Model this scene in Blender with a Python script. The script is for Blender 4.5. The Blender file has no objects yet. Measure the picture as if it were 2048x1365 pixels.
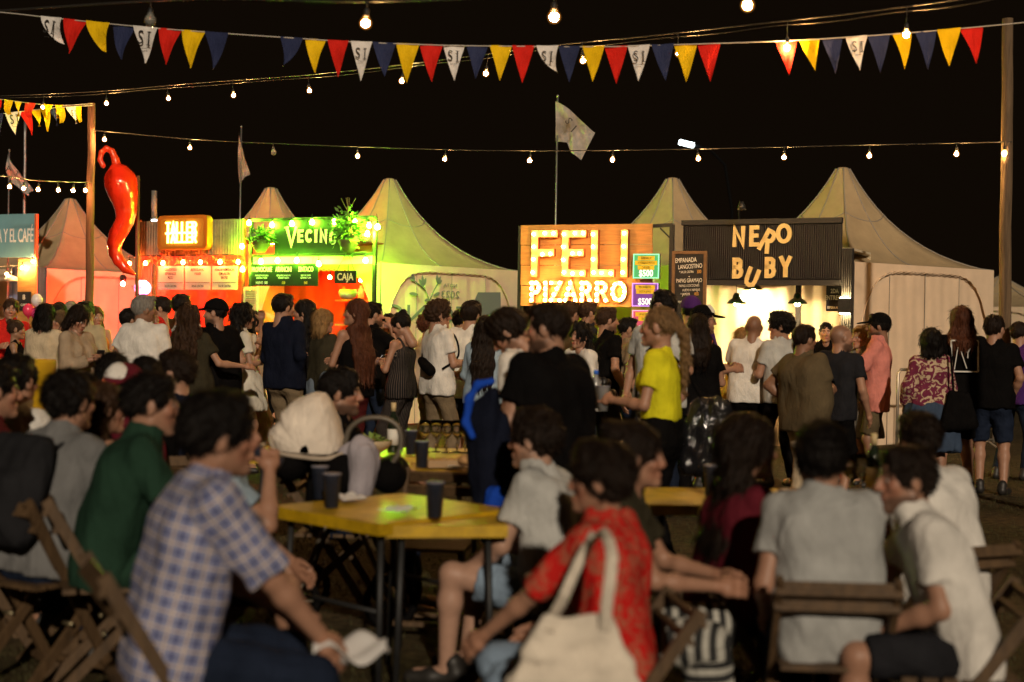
import bpy, math, random
import numpy as np
from mathutils import Vector, Matrix, Euler

sc = bpy.context.scene
col = sc.collection
RND = random.Random(7)
R = math.radians

# ------------------------------------------------------------------ camera
FPX = 2844.0                                   # focal length in photo pixels (photo is 2048 wide)
CAM_Z = 1.54
cam_d = bpy.data.cameras.new('camera')
cam = bpy.data.objects.new('camera', cam_d)
col.objects.link(cam)
cam_d.sensor_width = 36.0
cam_d.lens = FPX / 2048 * 36.0
cam_d.clip_start = 0.1
cam_d.clip_end = 2000
CAM_M = (Matrix.Rotation(R(90 - 0.514), 3, 'X') @ Matrix.Rotation(R(0.96), 3, 'Z'))
cam.matrix_world = Matrix.Translation((0, 0, CAM_Z)) @ CAM_M.to_4x4()
sc.camera = cam
cam_d.dof.use_dof = True
cam_d.dof.focus_distance = 16.5
cam_d.dof.aperture_fstop = 1.7

# ------------------------------------------------------------------ world, key light, exposure
w = bpy.data.worlds.new('World'); sc.world = w; w.use_nodes = True
bg = w.node_tree.nodes['Background']
bg.inputs[0].default_value = (0.0044, 0.0026, 0.0012, 1)
bg.inputs[1].default_value = 1.0
sun_d = bpy.data.lights.new('sun', 'SUN'); sun = bpy.data.objects.new('sun', sun_d); col.objects.link(sun)
sun_d.energy = 2.3; sun_d.angle = R(1.2); sun_d.color = (1.0, 0.83, 0.63)
SUN_AZ, SUN_EL = R(8), R(22)                  # the ground's flood light, behind the camera to the right
sdir = Vector((math.sin(SUN_AZ) * math.cos(SUN_EL), -math.cos(SUN_AZ) * math.cos(SUN_EL), math.sin(SUN_EL)))
sun.rotation_euler = sdir.to_track_quat('Z', 'Y').to_euler()
sc.view_settings.view_transform = 'Standard'
sc.view_settings.look = 'None'
sc.view_settings.exposure = 0.0
sc.view_settings.gamma = 1.0
sc.view_settings.use_curve_mapping = False
sc.cycles.use_denoising = True
sc.cycles.max_bounces = 5
sc.cycles.diffuse_bounces = 3
sc.cycles.glossy_bounces = 2
sc.cycles.transmission_bounces = 4
sc.cycles.transparent_max_bounces = 6
sc.cycles.sample_clamp_indirect = 4.0
sc.cycles.caustics_reflective = False
sc.cycles.caustics_refractive = False

def ray(px, py):
    return CAM_M @ Vector(((px - 1024) / FPX, -(py - 682.5) / FPX, -1))
def P(px, py, Y):                              # the place at depth Y that a line of sight meets
    d = ray(px, py)
    t = Y / d.y
    return Vector((d.x * t, Y, CAM_Z + d.z * t))

# ------------------------------------------------------------------ materials
MATS = {}
def nodes_of(name):
    m = bpy.data.materials.new(name); m.use_nodes = True
    nt = m.node_tree
    return m, nt, nt.nodes['Principled BSDF']
def L(nt, a, b): nt.links.new(a, b)
def mat(name, c, rough=.7, metal=0, noise=None, bump=None, emis=None, es=0, alpha=None, trans=0, coat=0, spec=.4, stretch=(1, 1, 1), sheen=0):
    if name in MATS: return MATS[name]
    m, nt, b = nodes_of(name)
    b.inputs['Base Color'].default_value = (*c, 1)
    b.inputs['Roughness'].default_value = rough
    b.inputs['Metallic'].default_value = metal
    b.inputs['Specular IOR Level'].default_value = spec
    b.inputs['Coat Weight'].default_value = coat
    b.inputs['Transmission Weight'].default_value = trans
    b.inputs['Sheen Weight'].default_value = sheen
    if noise or bump:
        tc = nt.nodes.new('ShaderNodeTexCoord'); mp = nt.nodes.new('ShaderNodeMapping')
        mp.inputs['Scale'].default_value = stretch
        L(nt, tc.outputs['Object'], mp.inputs['Vector'])
    if noise:
        sca, amt = noise
        n = nt.nodes.new('ShaderNodeTexNoise'); n.inputs['Scale'].default_value = sca; n.inputs['Detail'].default_value = 6
        n.inputs['Roughness'].default_value = .65
        r = nt.nodes.new('ShaderNodeMapRange'); r.inputs[1].default_value = .3; r.inputs[2].default_value = .7
        r.inputs[3].default_value = 1 - amt; r.inputs[4].default_value = 1 + amt * .6
        mx = nt.nodes.new('ShaderNodeMix'); mx.data_type = 'RGBA'; mx.blend_type = 'MULTIPLY'; mx.inputs[0].default_value = 1
        L(nt, mp.outputs[0], n.inputs['Vector']); L(nt, n.outputs[0], r.inputs[0])
        mx.inputs[6].default_value = (*c, 1); L(nt, r.outputs[0], mx.inputs[7]); L(nt, mx.outputs[2], b.inputs['Base Color'])
    if bump:
        sca, st = bump
        n2 = nt.nodes.new('ShaderNodeTexNoise'); n2.inputs['Scale'].default_value = sca; n2.inputs['Detail'].default_value = 5
        bp = nt.nodes.new('ShaderNodeBump'); bp.inputs['Strength'].default_value = st; bp.inputs['Distance'].default_value = .02
        L(nt, mp.outputs[0], n2.inputs['Vector']); L(nt, n2.outputs[0], bp.inputs['Height']); L(nt, bp.outputs[0], b.inputs['Normal'])
    if emis:
        b.inputs['Emission Color'].default_value = (*emis, 1)
        b.inputs['Emission Strength'].default_value = es
    MATS[name] = m
    return m
def cloth(name, c, pattern=None, c2=(.8, .8, .8), c3=None, scale=30, rough=.85):
    """woven fabric: thread noise, creases, and an optional printed or woven pattern"""
    if name in MATS: return MATS[name]
    m, nt, b = nodes_of(name)
    b.inputs['Roughness'].default_value = rough
    b.inputs['Specular IOR Level'].default_value = .03
    tc = nt.nodes.new('ShaderNodeTexCoord')
    co = tc.outputs['Object']
    n = nt.nodes.new('ShaderNodeTexNoise'); n.inputs['Scale'].default_value = 9; n.inputs['Detail'].default_value = 8
    L(nt, co, n.inputs['Vector'])
    r = nt.nodes.new('ShaderNodeMapRange'); r.inputs[1].default_value = .3; r.inputs[2].default_value = .7; r.inputs[3].default_value = .8; r.inputs[4].default_value = 1.1
    L(nt, n.outputs[0], r.inputs[0])
    mx = nt.nodes.new('ShaderNodeMix'); mx.data_type = 'RGBA'; mx.blend_type = 'MULTIPLY'; mx.inputs[0].default_value = 1
    L(nt, r.outputs[0], mx.inputs[7])
    mx.inputs[6].default_value = (*c, 1)
    base = None
    if pattern in ('plaid', 'stripes', 'pin'):
        mr = nt.nodes.new('ShaderNodeAttribute'); mr.attribute_name = 'wrap'; co = mr.outputs['Vector']
    def wave(direction, sca, lo, hi, dist=1.2):
        wv = nt.nodes.new('ShaderNodeTexWave'); wv.bands_direction = direction; wv.inputs['Scale'].default_value = sca
        wv.inputs['Distortion'].default_value = dist; wv.inputs['Detail'].default_value = 1; wv.inputs['Detail Scale'].default_value = .6
        L(nt, co, wv.inputs['Vector'])
        rr = nt.nodes.new('ShaderNodeMapRange'); rr.inputs[1].default_value = lo; rr.inputs[2].default_value = hi
        L(nt, wv.outputs['Fac'], rr.inputs[0]); return rr.outputs[0]
    def mix(a, bcol, f, ff=None):
        q = nt.nodes.new('ShaderNodeMix'); q.data_type = 'RGBA'
        if isinstance(a, tuple): q.inputs[6].default_value = (*a, 1)
        else: L(nt, a, q.inputs[6])
        q.inputs[7].default_value = (*bcol, 1)
        L(nt, f, q.inputs[0]); return q.outputs[2]
    if pattern == 'plaid':
        v1 = wave('X', scale, .4, .65, .25); v2 = wave('Z', scale, .4, .65, .25)
        s1 = mix(c, c2, v1)
        q = nt.nodes.new('ShaderNodeMix'); q.data_type = 'RGBA'; q.inputs[0].default_value = .5
        s2 = mix(c, c2, v2); L(nt, s1, q.inputs[6]); L(nt, s2, q.inputs[7])
        t1 = wave('X', scale * .5, .94, .99, .2); t2 = wave('Z', scale * .5, .94, .99, .2)
        u = mix(q.outputs[2], c3, t1); base = mix(u, c3, t2)
    elif pattern == 'stripes':
        base = mix(c, c2, wave('Z', scale, .5, .58, 1.5))
    elif pattern == 'pin':
        base = mix(c, c2, wave('X', scale, .88, .97, .6))
    elif pattern in ('floral', 'print'):
        vo = nt.nodes.new('ShaderNodeTexNoise'); vo.inputs['Scale'].default_value = scale; vo.inputs['Detail'].default_value = 3; vo.inputs['Distortion'].default_value = 1.5
        L(nt, co, vo.inputs['Vector'])
        rr = nt.nodes.new('ShaderNodeMapRange'); rr.inputs[1].default_value = .50 if pattern == 'floral' else .6; rr.inputs[2].default_value = .56 if pattern == 'floral' else .66
        L(nt, vo.outputs[0], rr.inputs[0]); base = mix(c, c2, rr.outputs[0])
    elif pattern == 'sequin':
        vo = nt.nodes.new('ShaderNodeTexVoronoi'); vo.inputs['Scale'].default_value = scale; L(nt, co, vo.inputs['Vector'])
        nm = nt.nodes.new('ShaderNodeNormalMap')
        b.inputs['Roughness'].default_value = .12; b.inputs['Specular IOR Level'].default_value = .9
        bp0 = nt.nodes.new('ShaderNodeBump'); bp0.inputs['Strength'].default_value = 1; bp0.inputs['Distance'].default_value = .03
        L(nt, vo.outputs['Color'], bp0.inputs['Height'])
    if base is not None: L(nt, base, mx.inputs[6])
    L(nt, mx.outputs[2], b.inputs['Base Color'])
    n2 = nt.nodes.new('ShaderNodeTexNoise'); n2.inputs['Scale'].default_value = 11; n2.inputs['Detail'].default_value = 3; n2.inputs['Distortion'].default_value = .5
    mp = nt.nodes.new('ShaderNodeMapping'); mp.inputs['Scale'].default_value = (1.3, 1.3, .55); L(nt, co, mp.inputs['Vector']); L(nt, mp.outputs[0], n2.inputs['Vector'])
    bp = nt.nodes.new('ShaderNodeBump'); bp.inputs['Strength'].default_value = .6; bp.inputs['Distance'].default_value = .03
    n3 = nt.nodes.new('ShaderNodeTexNoise'); n3.inputs['Scale'].default_value = 34; n3.inputs['Detail'].default_value = 3; n3.inputs['Distortion'].default_value = 1.2; L(nt, mp.outputs[0], n3.inputs['Vector'])
    ma = nt.nodes.new('ShaderNodeMath'); ma.operation = 'MULTIPLY_ADD'; ma.inputs[1].default_value = .35; L(nt, n3.outputs[0], ma.inputs[0]); L(nt, n2.outputs[0], ma.inputs[2])
    L(nt, ma.outputs[0], bp.inputs['Height'])
    if pattern == 'sequin': L(nt, bp0.outputs[0], bp.inputs['Normal'])
    L(nt, bp.outputs[0], b.inputs['Normal'])
    MATS[name] = m
    return m
def tinted(name, rough=.5, spec=.4):
    """base colour read from the mesh's own colour attribute (skin, lips, brows, stubble)"""
    if name in MATS: return MATS[name]
    m, nt, b = nodes_of(name)
    a = nt.nodes.new('ShaderNodeAttribute'); a.attribute_name = 'tint'
    n = nt.nodes.new('ShaderNodeTexNoise'); n.inputs['Scale'].default_value = 40; n.inputs['Detail'].default_value = 4
    tc = nt.nodes.new('ShaderNodeTexCoord'); L(nt, tc.outputs['Object'], n.inputs['Vector'])
    r = nt.nodes.new('ShaderNodeMapRange'); r.inputs[3].default_value = .82; r.inputs[4].default_value = 1.15; L(nt, n.outputs[0], r.inputs[0])
    mx = nt.nodes.new('ShaderNodeMix'); mx.data_type = 'RGBA'; mx.blend_type = 'MULTIPLY'; mx.inputs[0].default_value = 1
    L(nt, a.outputs['Color'], mx.inputs[6]); L(nt, r.outputs[0], mx.inputs[7]); L(nt, mx.outputs[2], b.inputs['Base Color'])
    b.inputs['Roughness'].default_value = rough; b.inputs['Specular IOR Level'].default_value = spec
    MATS[name] = m
    return m

# ------------------------------------------------------------------ objects
def mesh_np(name, V, F4=None, F3=None, smooth=True):
    me = bpy.data.meshes.new(name)
    V = np.asarray(V, np.float32)
    loops = []; starts = []; tot = []; pos = 0
    for F, n in ((F4, 4), (F3, 3)):
        if F is None or len(F) == 0: continue
        F = np.asarray(F, np.int32)
        loops.append(F.ravel()); starts.append(pos + np.arange(len(F)) * n); tot.append(np.full(len(F), n)); pos += F.size
    loops = np.concatenate(loops); starts = np.concatenate(starts).astype(np.int32); tot = np.concatenate(tot).astype(np.int32)
    me.vertices.add(len(V)); me.vertices.foreach_set('co', V.ravel())
    me.loops.add(len(loops)); me.loops.foreach_set('vertex_index', loops)
    me.polygons.add(len(starts)); me.polygons.foreach_set('loop_start', starts); me.polygons.foreach_set('loop_total', tot)
    me.polygons.foreach_set('use_smooth', np.full(len(starts), smooth))
    me.update(calc_edges=True)
    return me
def obj(name, me, m=None, parent=None, loc=None, rot=None):
    o = bpy.data.objects.new(name, me); col.objects.link(o)
    if m is not None and me is not None and not me.materials: me.materials.append(m)
    if parent: o.parent = parent
    if loc is not None: o.location = loc
    if rot is not None: o.rotation_euler = rot
    return o
def tag(o, label, cat, group=None):
    o['label'] = label; o['category'] = cat
    if group: o['group'] = group
    return o
def thing(name, label, cat, loc=(0, 0, 0), rz=0, group=None):
    o = bpy.data.objects.new(name, None); col.objects.link(o)
    o.empty_display_size = .1
    o.location = loc; o.rotation_euler = (0, 0, rz)
    return tag(o, label, cat, group)
def copy_tree(o, parent=None):
    c = o.copy(); col.objects.link(c)
    if parent: c.parent = parent
    for ch in o.children: copy_tree(ch, c)
    return c

class MB:
    """collects boxes, tubes and sheets for one mesh"""
    def __init__(s): s.v = []; s.f = []; s.sm = []
    def add(s, vs, fs, smooth=False):
        b = len(s.v); s.v += [tuple(x) for x in vs]; s.f += [tuple(i + b for i in f) for f in fs]; s.sm += [smooth] * len(fs); return s
    def box(s, c, d, rot=None):
        x, y, z = d[0] / 2, d[1] / 2, d[2] / 2
        vs = [Vector((i * x, j * y, k * z)) for i in (-1, 1) for j in (-1, 1) for k in (-1, 1)]
        if rot is not None:
            M = rot if isinstance(rot, Matrix) else Euler(rot).to_matrix(); vs = [M @ q for q in vs]
        c = Vector(c); vs = [q + c for q in vs]
        return s.add(vs, [(0, 1, 3, 2), (4, 6, 7, 5), (0, 4, 5, 1), (2, 3, 7, 6), (0, 2, 6, 4), (1, 5, 7, 3)])
    def bar(s, a, b, wx, wy, up=(0, 0, 1)):
        a = Vector(a); b = Vector(b); d = (b - a); ln = d.length; d.normalize()
        u = Vector(up)
        if abs(u.dot(d)) > .98: u = Vector((0, 1, 0))
        x = d.cross(u).normalized(); y = x.cross(d).normalized()
        M = Matrix((x, y, d)).transposed()
        return s.box((a + b) / 2, (wx, wy, ln), M)
    def tube(s, pts, r, n=8, cap=True):
        pts = [Vector(p) for p in pts]; N = len(pts)
        rs = r if isinstance(r, (list, tuple)) else [r] * N
        vs = []; prev = None
        for i, p in enumerate(pts):
            t = (pts[min(i + 1, N - 1)] - pts[max(i - 1, 0)]).normalized()
            if prev is None:
                u = Vector((0, 0, 1)) if abs(t.z) < .9 else Vector((1, 0, 0))
                x = t.cross(u).normalized()
            else:
                x = (prev - t * prev.dot(t)).normalized()
            prev = x; y = t.cross(x)
            for k in range(n):
                a = 2 * math.pi * k / n
                vs.append(p + (x * math.cos(a) + y * math.sin(a)) * rs[i])
        fs = [(i * n + k, i * n + (k + 1) % n, (i + 1) * n + (k + 1) % n, (i + 1) * n + k) for i in range(N - 1) for k in range(n)]
        if cap: fs += [tuple(range(n - 1, -1, -1)), tuple((N - 1) * n + k for k in range(n))]
        return s.add(vs, fs, True)
    def lathe(s, prof, n=16, c=(0, 0, 0)):
        c = Vector(c); vs = []
        for (r, z) in prof:
            for k in range(n):
                a = 2 * math.pi * k / n; vs.append(c + Vector((r * math.cos(a), r * math.sin(a), z)))
        fs = [(i * n + k, i * n + (k + 1) % n, (i + 1) * n + (k + 1) % n, (i + 1) * n + k) for i in range(len(prof) - 1) for k in range(n)]
        if prof[0][0] > 1e-6: fs.append(tuple(range(n - 1, -1, -1)))
        if prof[-1][0] > 1e-6: fs.append(tuple((len(prof) - 1) * n + k for k in range(n)))
        return s.add(vs, fs, True)
    def sheet(s, fn, nu, nv, smooth=True, closed=False):
        vs = [fn(i / nu, j / nv) for j in range(nv + 1) for i in range(nu + (0 if closed else 1))]
        W = nu if closed else nu + 1
        fs = [(j * W + i, j * W + (i + 1) % W, (j + 1) * W + (i + 1) % W, (j + 1) * W + i) for j in range(nv) for i in range(nu)]
        return s.add(vs, fs, smooth)
    def prism(s, pts, y0, y1):
        """polygon in x,z pushed from y0 to y1"""
        n = len(pts)
        vs = [(x, y0, z) for x, z in pts] + [(x, y1, z) for x, z in pts]
        fs = [tuple(range(n)), tuple(range(2 * n - 1, n - 1, -1))] + [(i, i + n, (i + 1) % n + n, (i + 1) % n) for i in range(n)]
        return s.add(vs, fs)
    def mesh(s, name):
        me = bpy.data.meshes.new(name); me.from_pydata(s.v, [], s.f)
        me.polygons.foreach_set('use_smooth', s.sm); me.update()
        return me
    def build(s, name, m=None, parent=None, loc=None, rot=None):
        return obj(name, s.mesh(name), m, parent, loc, rot)

TXT = {}
def text_mesh(body, size, extrude=.004, offset=0, xs=1.0, align='CENTER', shear=0):
    key = (body, size, extrude, offset, xs, align, shear)
    if key in TXT: return TXT[key]
    cu = bpy.data.curves.new('t', 'FONT'); cu.body = body; cu.size = size; cu.extrude = extrude; cu.offset = offset
    cu.align_x = align; cu.align_y = 'CENTER'; cu.shear = shear; cu.resolution_u = 4
    o = bpy.data.objects.new('t', cu); col.objects.link(o)
    dg = bpy.context.evaluated_depsgraph_get()
    me = bpy.data.meshes.new_from_object(o.evaluated_get(dg))
    bpy.data.objects.remove(o); bpy.data.curves.remove(cu)
    if xs != 1: me.transform(Matrix.Diagonal((xs, 1, 1, 1)))
    TXT[key] = me
    return me
def text(name, body, size, m, parent, x, z, y=-.01, rot=0, **kw):
    """writing that faces the -y side of its parent"""
    me = text_mesh(body, size, **kw).copy()
    o = obj(name, me, m, parent, (x, y, z)); o.rotation_euler = Euler((R(90), 0, 0)).to_matrix().to_4x4().to_euler() if not rot else (Matrix.Rotation(R(90), 3, 'X') @ Matrix.Rotation(R(rot), 3, 'Z')).to_euler()
    return o

# ------------------------------------------------------------------ organic surfaces: blended round cones -> one smooth skin
def A3(v): return np.array((v[0], v[1], v[2]), np.float64)
class Skin:
    def __init__(s, vox): s.vox = vox; s.ops = []
    def cone(s, a, b, ra, rb, k=.03, flat=False, flat0=False, sub=False):
        a = A3(a); b = A3(b); m = max(ra, rb)
        s.ops.append(('c', a, b, ra, rb, k, flat, flat0, sub, np.minimum(a, b) - m, np.maximum(a, b) + m)); return s
    def ball(s, c, r, k=.03, M=None, sub=False):
        c = A3(c); r = np.array(r, float) if hasattr(r, '__len__') else np.array((r, r, r), float)
        Mx = np.array(M) if M is not None else np.eye(3)
        e = np.sqrt(((Mx * r[None, :]) ** 2).sum(1))
        s.ops.append(('e', c, r, Mx, k, sub, c - e, c + e)); return s
    def plane(s, c, n):                     # removes the side that n points to
        s.ops.append(('p', A3(c), A3(n))); return s
    def fold(s, amp, wl, seed=0, stretch=(1, 1, 1)):
        s.ops.append(('n', amp, wl, seed, stretch)); return s
    def grid(s, pad=.03):
        lo = np.min([o[-2] for o in s.ops if o[0] in 'ce' and not o[-3 if o[0] == 'c' else 5]], 0) - pad
        hi = np.max([o[-1] for o in s.ops if o[0] in 'ce' and not o[-3 if o[0] == 'c' else 5]], 0) + pad
        n = np.ceil((hi - lo) / s.vox).astype(int) + 2
        ax = [lo[i] + np.arange(n[i]) * s.vox for i in range(3)]
        D = np.full(n, .5)
        def region(l, h, k):
            i0 = np.maximum(0, np.floor((l - k - lo) / s.vox).astype(int) - 1); i1 = np.minimum(n, np.ceil((h + k - lo) / s.vox).astype(int) + 2)
            return tuple(slice(i0[i], max(i0[i], i1[i])) for i in range(3))
        for o in s.ops:
            t = o[0]
            if t in 'ce':
                k = o[5] if t == 'c' else o[4]; sub = o[8] if t == 'c' else o[5]
                sl = region(o[-2], o[-1], k + .01)
                X = ax[0][sl[0]][:, None, None]; Y = ax[1][sl[1]][None, :, None]; Z = ax[2][sl[2]][None, None, :]
                if X.size * Y.size * Z.size == 0: continue
                if t == 'c':
                    _, a, b, ra, rb, k, flat, flat0, sub, _, _ = o
                    ba = b - a; q = max((ba ** 2).sum(), 1e-9); ln = math.sqrt(q)
                    px, py, pz = X - a[0], Y - a[1], Z - a[2]
                    dt = px * ba[0] + py * ba[1] + pz * ba[2]
                    h = np.clip(dt / q, 0, 1)
                    d = np.sqrt((px - ba[0] * h) ** 2 + (py - ba[1] * h) ** 2 + (pz - ba[2] * h) ** 2) - (ra + (rb - ra) * h)
                    if flat: d = np.maximum(d, dt / ln - ln)
                    if flat0: d = np.maximum(d, -dt / ln)
                else:
                    _, c, r, Mx, k, sub, _, _ = o
                    px, py, pz = X - c[0], Y - c[1], Z - c[2]
                    qx = (px * Mx[0, 0] + py * Mx[1, 0] + pz * Mx[2, 0]) / r[0]
                    qy = (px * Mx[0, 1] + py * Mx[1, 1] + pz * Mx[2, 1]) / r[1]
                    qz = (px * Mx[0, 2] + py * Mx[1, 2] + pz * Mx[2, 2]) / r[2]
                    k0 = np.sqrt(qx ** 2 + qy ** 2 + qz ** 2)
                    k1 = np.sqrt((qx / r[0]) ** 2 + (qy / r[1]) ** 2 + (qz / r[2]) ** 2) + 1e-9
                    d = k0 * (k0 - 1) / k1
                E = D[sl]
                if sub:
                    d = -d; h = np.clip(.5 - .5 * (E - d) / k, 0, 1); D[sl] = E + (d - E) * h + k * h * (1 - h)
                else:
                    h = np.clip(.5 + .5 * (E - d) / k, 0, 1); D[sl] = E + (d - E) * h - k * h * (1 - h)
            elif t == 'p':
                _, c, nn = o; nn = nn / np.linalg.norm(nn)
                d = (ax[0][:, None, None] - c[0]) * nn[0] + (ax[1][None, :, None] - c[1]) * nn[1] + (ax[2][None, None, :] - c[2]) * nn[2]
                D = np.maximum(D, d)
            else:
                _, amp, wl, seed, st = o
                r = np.random.RandomState(seed)
                X = ax[0][:, None, None] * st[0]; Y = ax[1][None, :, None] * st[1]; Z = ax[2][None, None, :] * st[2]
                f = 0
                for i in range(4):
                    v = r.normal(size=3); v /= np.linalg.norm(v); v *= 2 * math.pi / (wl * (.7 + .35 * i)); u = r.normal(size=3) * 5 / (wl * 10 + .5)
                    f = f + np.sin(X * v[0] + Y * v[1] + Z * v[2] + r.rand() * 6 + 1.6 * np.sin(X * u[0] * 3 + Y * u[1] * 3 + Z * u[2] * 3 + r.rand() * 6))
                D = D + amp * .5 * f
        return D, lo
    def surf(s):
        D, lo = s.grid(); vox = s.vox
        I = D < 0
        C = [(i, j, k) for i in (0, 1) for j in (0, 1) for k in (0, 1)]
        nx, ny, nz = D.shape
        cs = lambda A, c: A[c[0]:nx - 1 + c[0], c[1]:ny - 1 + c[1], c[2]:nz - 1 + c[2]]
        cnt = sum(cs(I, c).astype(np.int8) for c in C)
        mk = (cnt > 0) & (cnt < 8)
        ii = np.argwhere(mk)
        if len(ii) == 0: return np.zeros((0, 3)), np.zeros((0, 4), int)
        vals = [D[ii[:, 0] + c[0], ii[:, 1] + c[1], ii[:, 2] + c[2]] for c in C]
        acc = np.zeros((len(ii), 3)); num = np.zeros(len(ii))
        for a in range(8):
            for ax_ in range(3):
                if C[a][ax_]: continue
                cb = list(C[a]); cb[ax_] = 1; b = C.index(tuple(cb))
                da, db = vals[a], vals[b]; cr = (da < 0) != (db < 0)
                t = np.where(cr, da / np.where(cr, da - db, 1), 0)
                p = np.tile(np.array(C[a], float), (len(ii), 1)); p[:, ax_] += t
                acc += p * cr[:, None]; num += cr
        V = lo + (ii + acc / num[:, None]) * vox
        vid = np.full(mk.shape, -1, np.int64); vid[mk] = np.arange(len(ii))
        Q = []
        for a in range(3):
            b, c = (a + 1) % 3, (a + 2) % 3
            s0 = [slice(None)] * 3; s1 = [slice(None)] * 3; s0[a] = slice(0, -1); s1[a] = slice(1, None)
            e = np.argwhere(I[tuple(s0)] != I[tuple(s1)])
            e = e[(e[:, b] > 0) & (e[:, c] > 0) & (e[:, b] < D.shape[b] - 1) & (e[:, c] < D.shape[c] - 1)]
            if len(e) == 0: continue
            ins = I[e[:, 0], e[:, 1], e[:, 2]]
            def cell(db, dc):
                q = e.copy(); q[:, b] += db; q[:, c] += dc; return vid[q[:, 0], q[:, 1], q[:, 2]]
            q = np.stack([cell(-1, -1), cell(0, -1), cell(0, 0), cell(-1, 0)], 1)
            q[~ins] = q[~ins][:, ::-1]
            Q.append(q)
        Q = np.concatenate(Q); Q = Q[(Q >= 0).all(1)]
        return V, Q
    def build(s, name, m, parent, loc=None, rot=None):
        V, Q = s.surf()
        return obj(name, mesh_np(name, V, Q), m, parent, loc, rot)
# ------------------------------------------------------------------ people
SKINS = {'light': (.34, .18, .115), 'tan': (.23, .115, .068), 'olive': (.28, .15, .09), 'pale': (.40, .235, .165)}
HAIRS = {'black': (.007, .005, .004), 'dark': (.014, .008, .005), 'brown': (.038, .019, .010), 'auburn': (.075, .025, .012),
         'blond': (.27, .155, .06), 'grey': (.22, .20, .175), 'dblond': (.085, .05, .026), 'mblond': (.17, .10, .045)}
SKIN_M = tinted('skin')
def hair_mat(c):
    n = 'hair ' + c
    if n in MATS: return MATS[n]
    return mat(n, HAIRS[c], rough=.5, noise=(60, .5), bump=(120, .6), spec=.12, stretch=(1, 1, .12))

def head_mesh(sex, vox):
    s = Skin(vox); f = sex == 'f'
    s.ball((0, -.012, .030), (.076, .098, .090), .02)
    s.ball((0, .020, -.040), (.058 if not f else .055, .066, .076 if not f else .070), .03)
    for x in (-1, 1):
        s.cone((x * .050, -.005, -.058), (x * .008, .060, -.096 if not f else -.090), .022 if not f else .019, .020 if not f else .016, .02)
        s.ball((x * .044, .058, -.020), .021, .02)
        s.cone((x * .012, .081, .019), (x * .045, .066, .020), .011 if not f else .008, .010, .012)
    s.ball((0, .076, -.099 if not f else -.093), (.022, .018, .018), .015)
    for x in (-1, 1): s.ball((x * .033, .094, -.001), (.018, .016, .012), .010, sub=True)
    s.cone((0, .086, .016), (0, .106 if not f else .102, -.026), .009, .0135 if not f else .011, .010)
    for x in (-1, 1): s.ball((x * .012, .093, -.031), .010, .006)
    s.cone((-.017, .084, -.060), (.017, .084, -.060), .0085, .0085, .008)
    s.cone((-.014, .083, -.070), (.014, .083, -.070), .009, .009, .006)
    for x in (-1, 1):
        s.ball((x * .031, .073, .001), .0130, .003)
        M = Matrix.Rotation(R(x * -18), 3, 'Z') @ Matrix.Rotation(R(-12), 3, 'X')
        s.ball((x * .078, -.010, -.005), (.010, .021, .032), .008, M=M)
    rn = .057 if not f else .047
    s.cone((0, -.022, -.05), (0, -.040, -.215), rn, rn * 1.08, .03)
    return s.surf()
HEADS = {}
def head_cols(V, skin, beard, hairc, brow=True, buzz=0):
    n = len(V); x, y, z = np.abs(V[:, 0]), V[:, 1], V[:, 2]
    C = np.tile(np.array(skin), (n, 1))
    sm = lambda a, b, t: np.clip((t - a) / (b - a), 0, 1)
    def put(c, f):
        nonlocal C
        C = C * (1 - f[:, None]) + np.array(c)[None] * f[:, None]
    sk = np.array(skin); hc = np.array(HAIRS[hairc])
    put(sk * (1.12, .78, .72), (sm(.06, .03, np.hypot(x - .045, z + .03)) * sm(.03, .06, y)) * .5)
    if beard:
        f = sm(-.046, -.064, z - .12 * np.clip(.05 - y, -.02, .07)) * sm(-.125, -.112, z) * sm(-.035, -.01, y)
        f = f * (1 - sm(.02, .015, x) * sm(.012, .006, np.abs(z + .064)) * (y > .07)) * (1 - sm(.022, .014, x) * (z > -.044) * (y > .05))
        put(sk * .35 + hc * .65 if beard < .7 else hc * .75 + sk * .25, f * min(1, beard + .1))
    if buzz:
        f = np.maximum(sm(.055, .07, z + .35 * (.02 - y)), sm(.0, -.03, y)) * sm(-.06, -.04, z)
        put(sk * .45 + hc * .55, f * buzz)
    put(sk * (.85, .42, .40), sm(.024, .016, x) * sm(.012, .007, np.abs(z + .065)) * (y > .074))
    if brow: put(hc * 1.4 + sk * .12, sm(.052, .046, x) * sm(.008, .013, x) * sm(.0075, .004, np.abs(z - .024 + .1 * np.clip(x - .03, 0, 1))) * (y > .05))
    e = np.hypot(x - .031, z - .001)
    fe = sm(.0125, .0095, e) * sm(.0085, .006, np.abs(z - .001)) * (y > .074)
    put((.55, .50, .46), fe); put((.02, .012, .008), sm(.0075, .005, e) * (y > .076))
    return C
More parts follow.
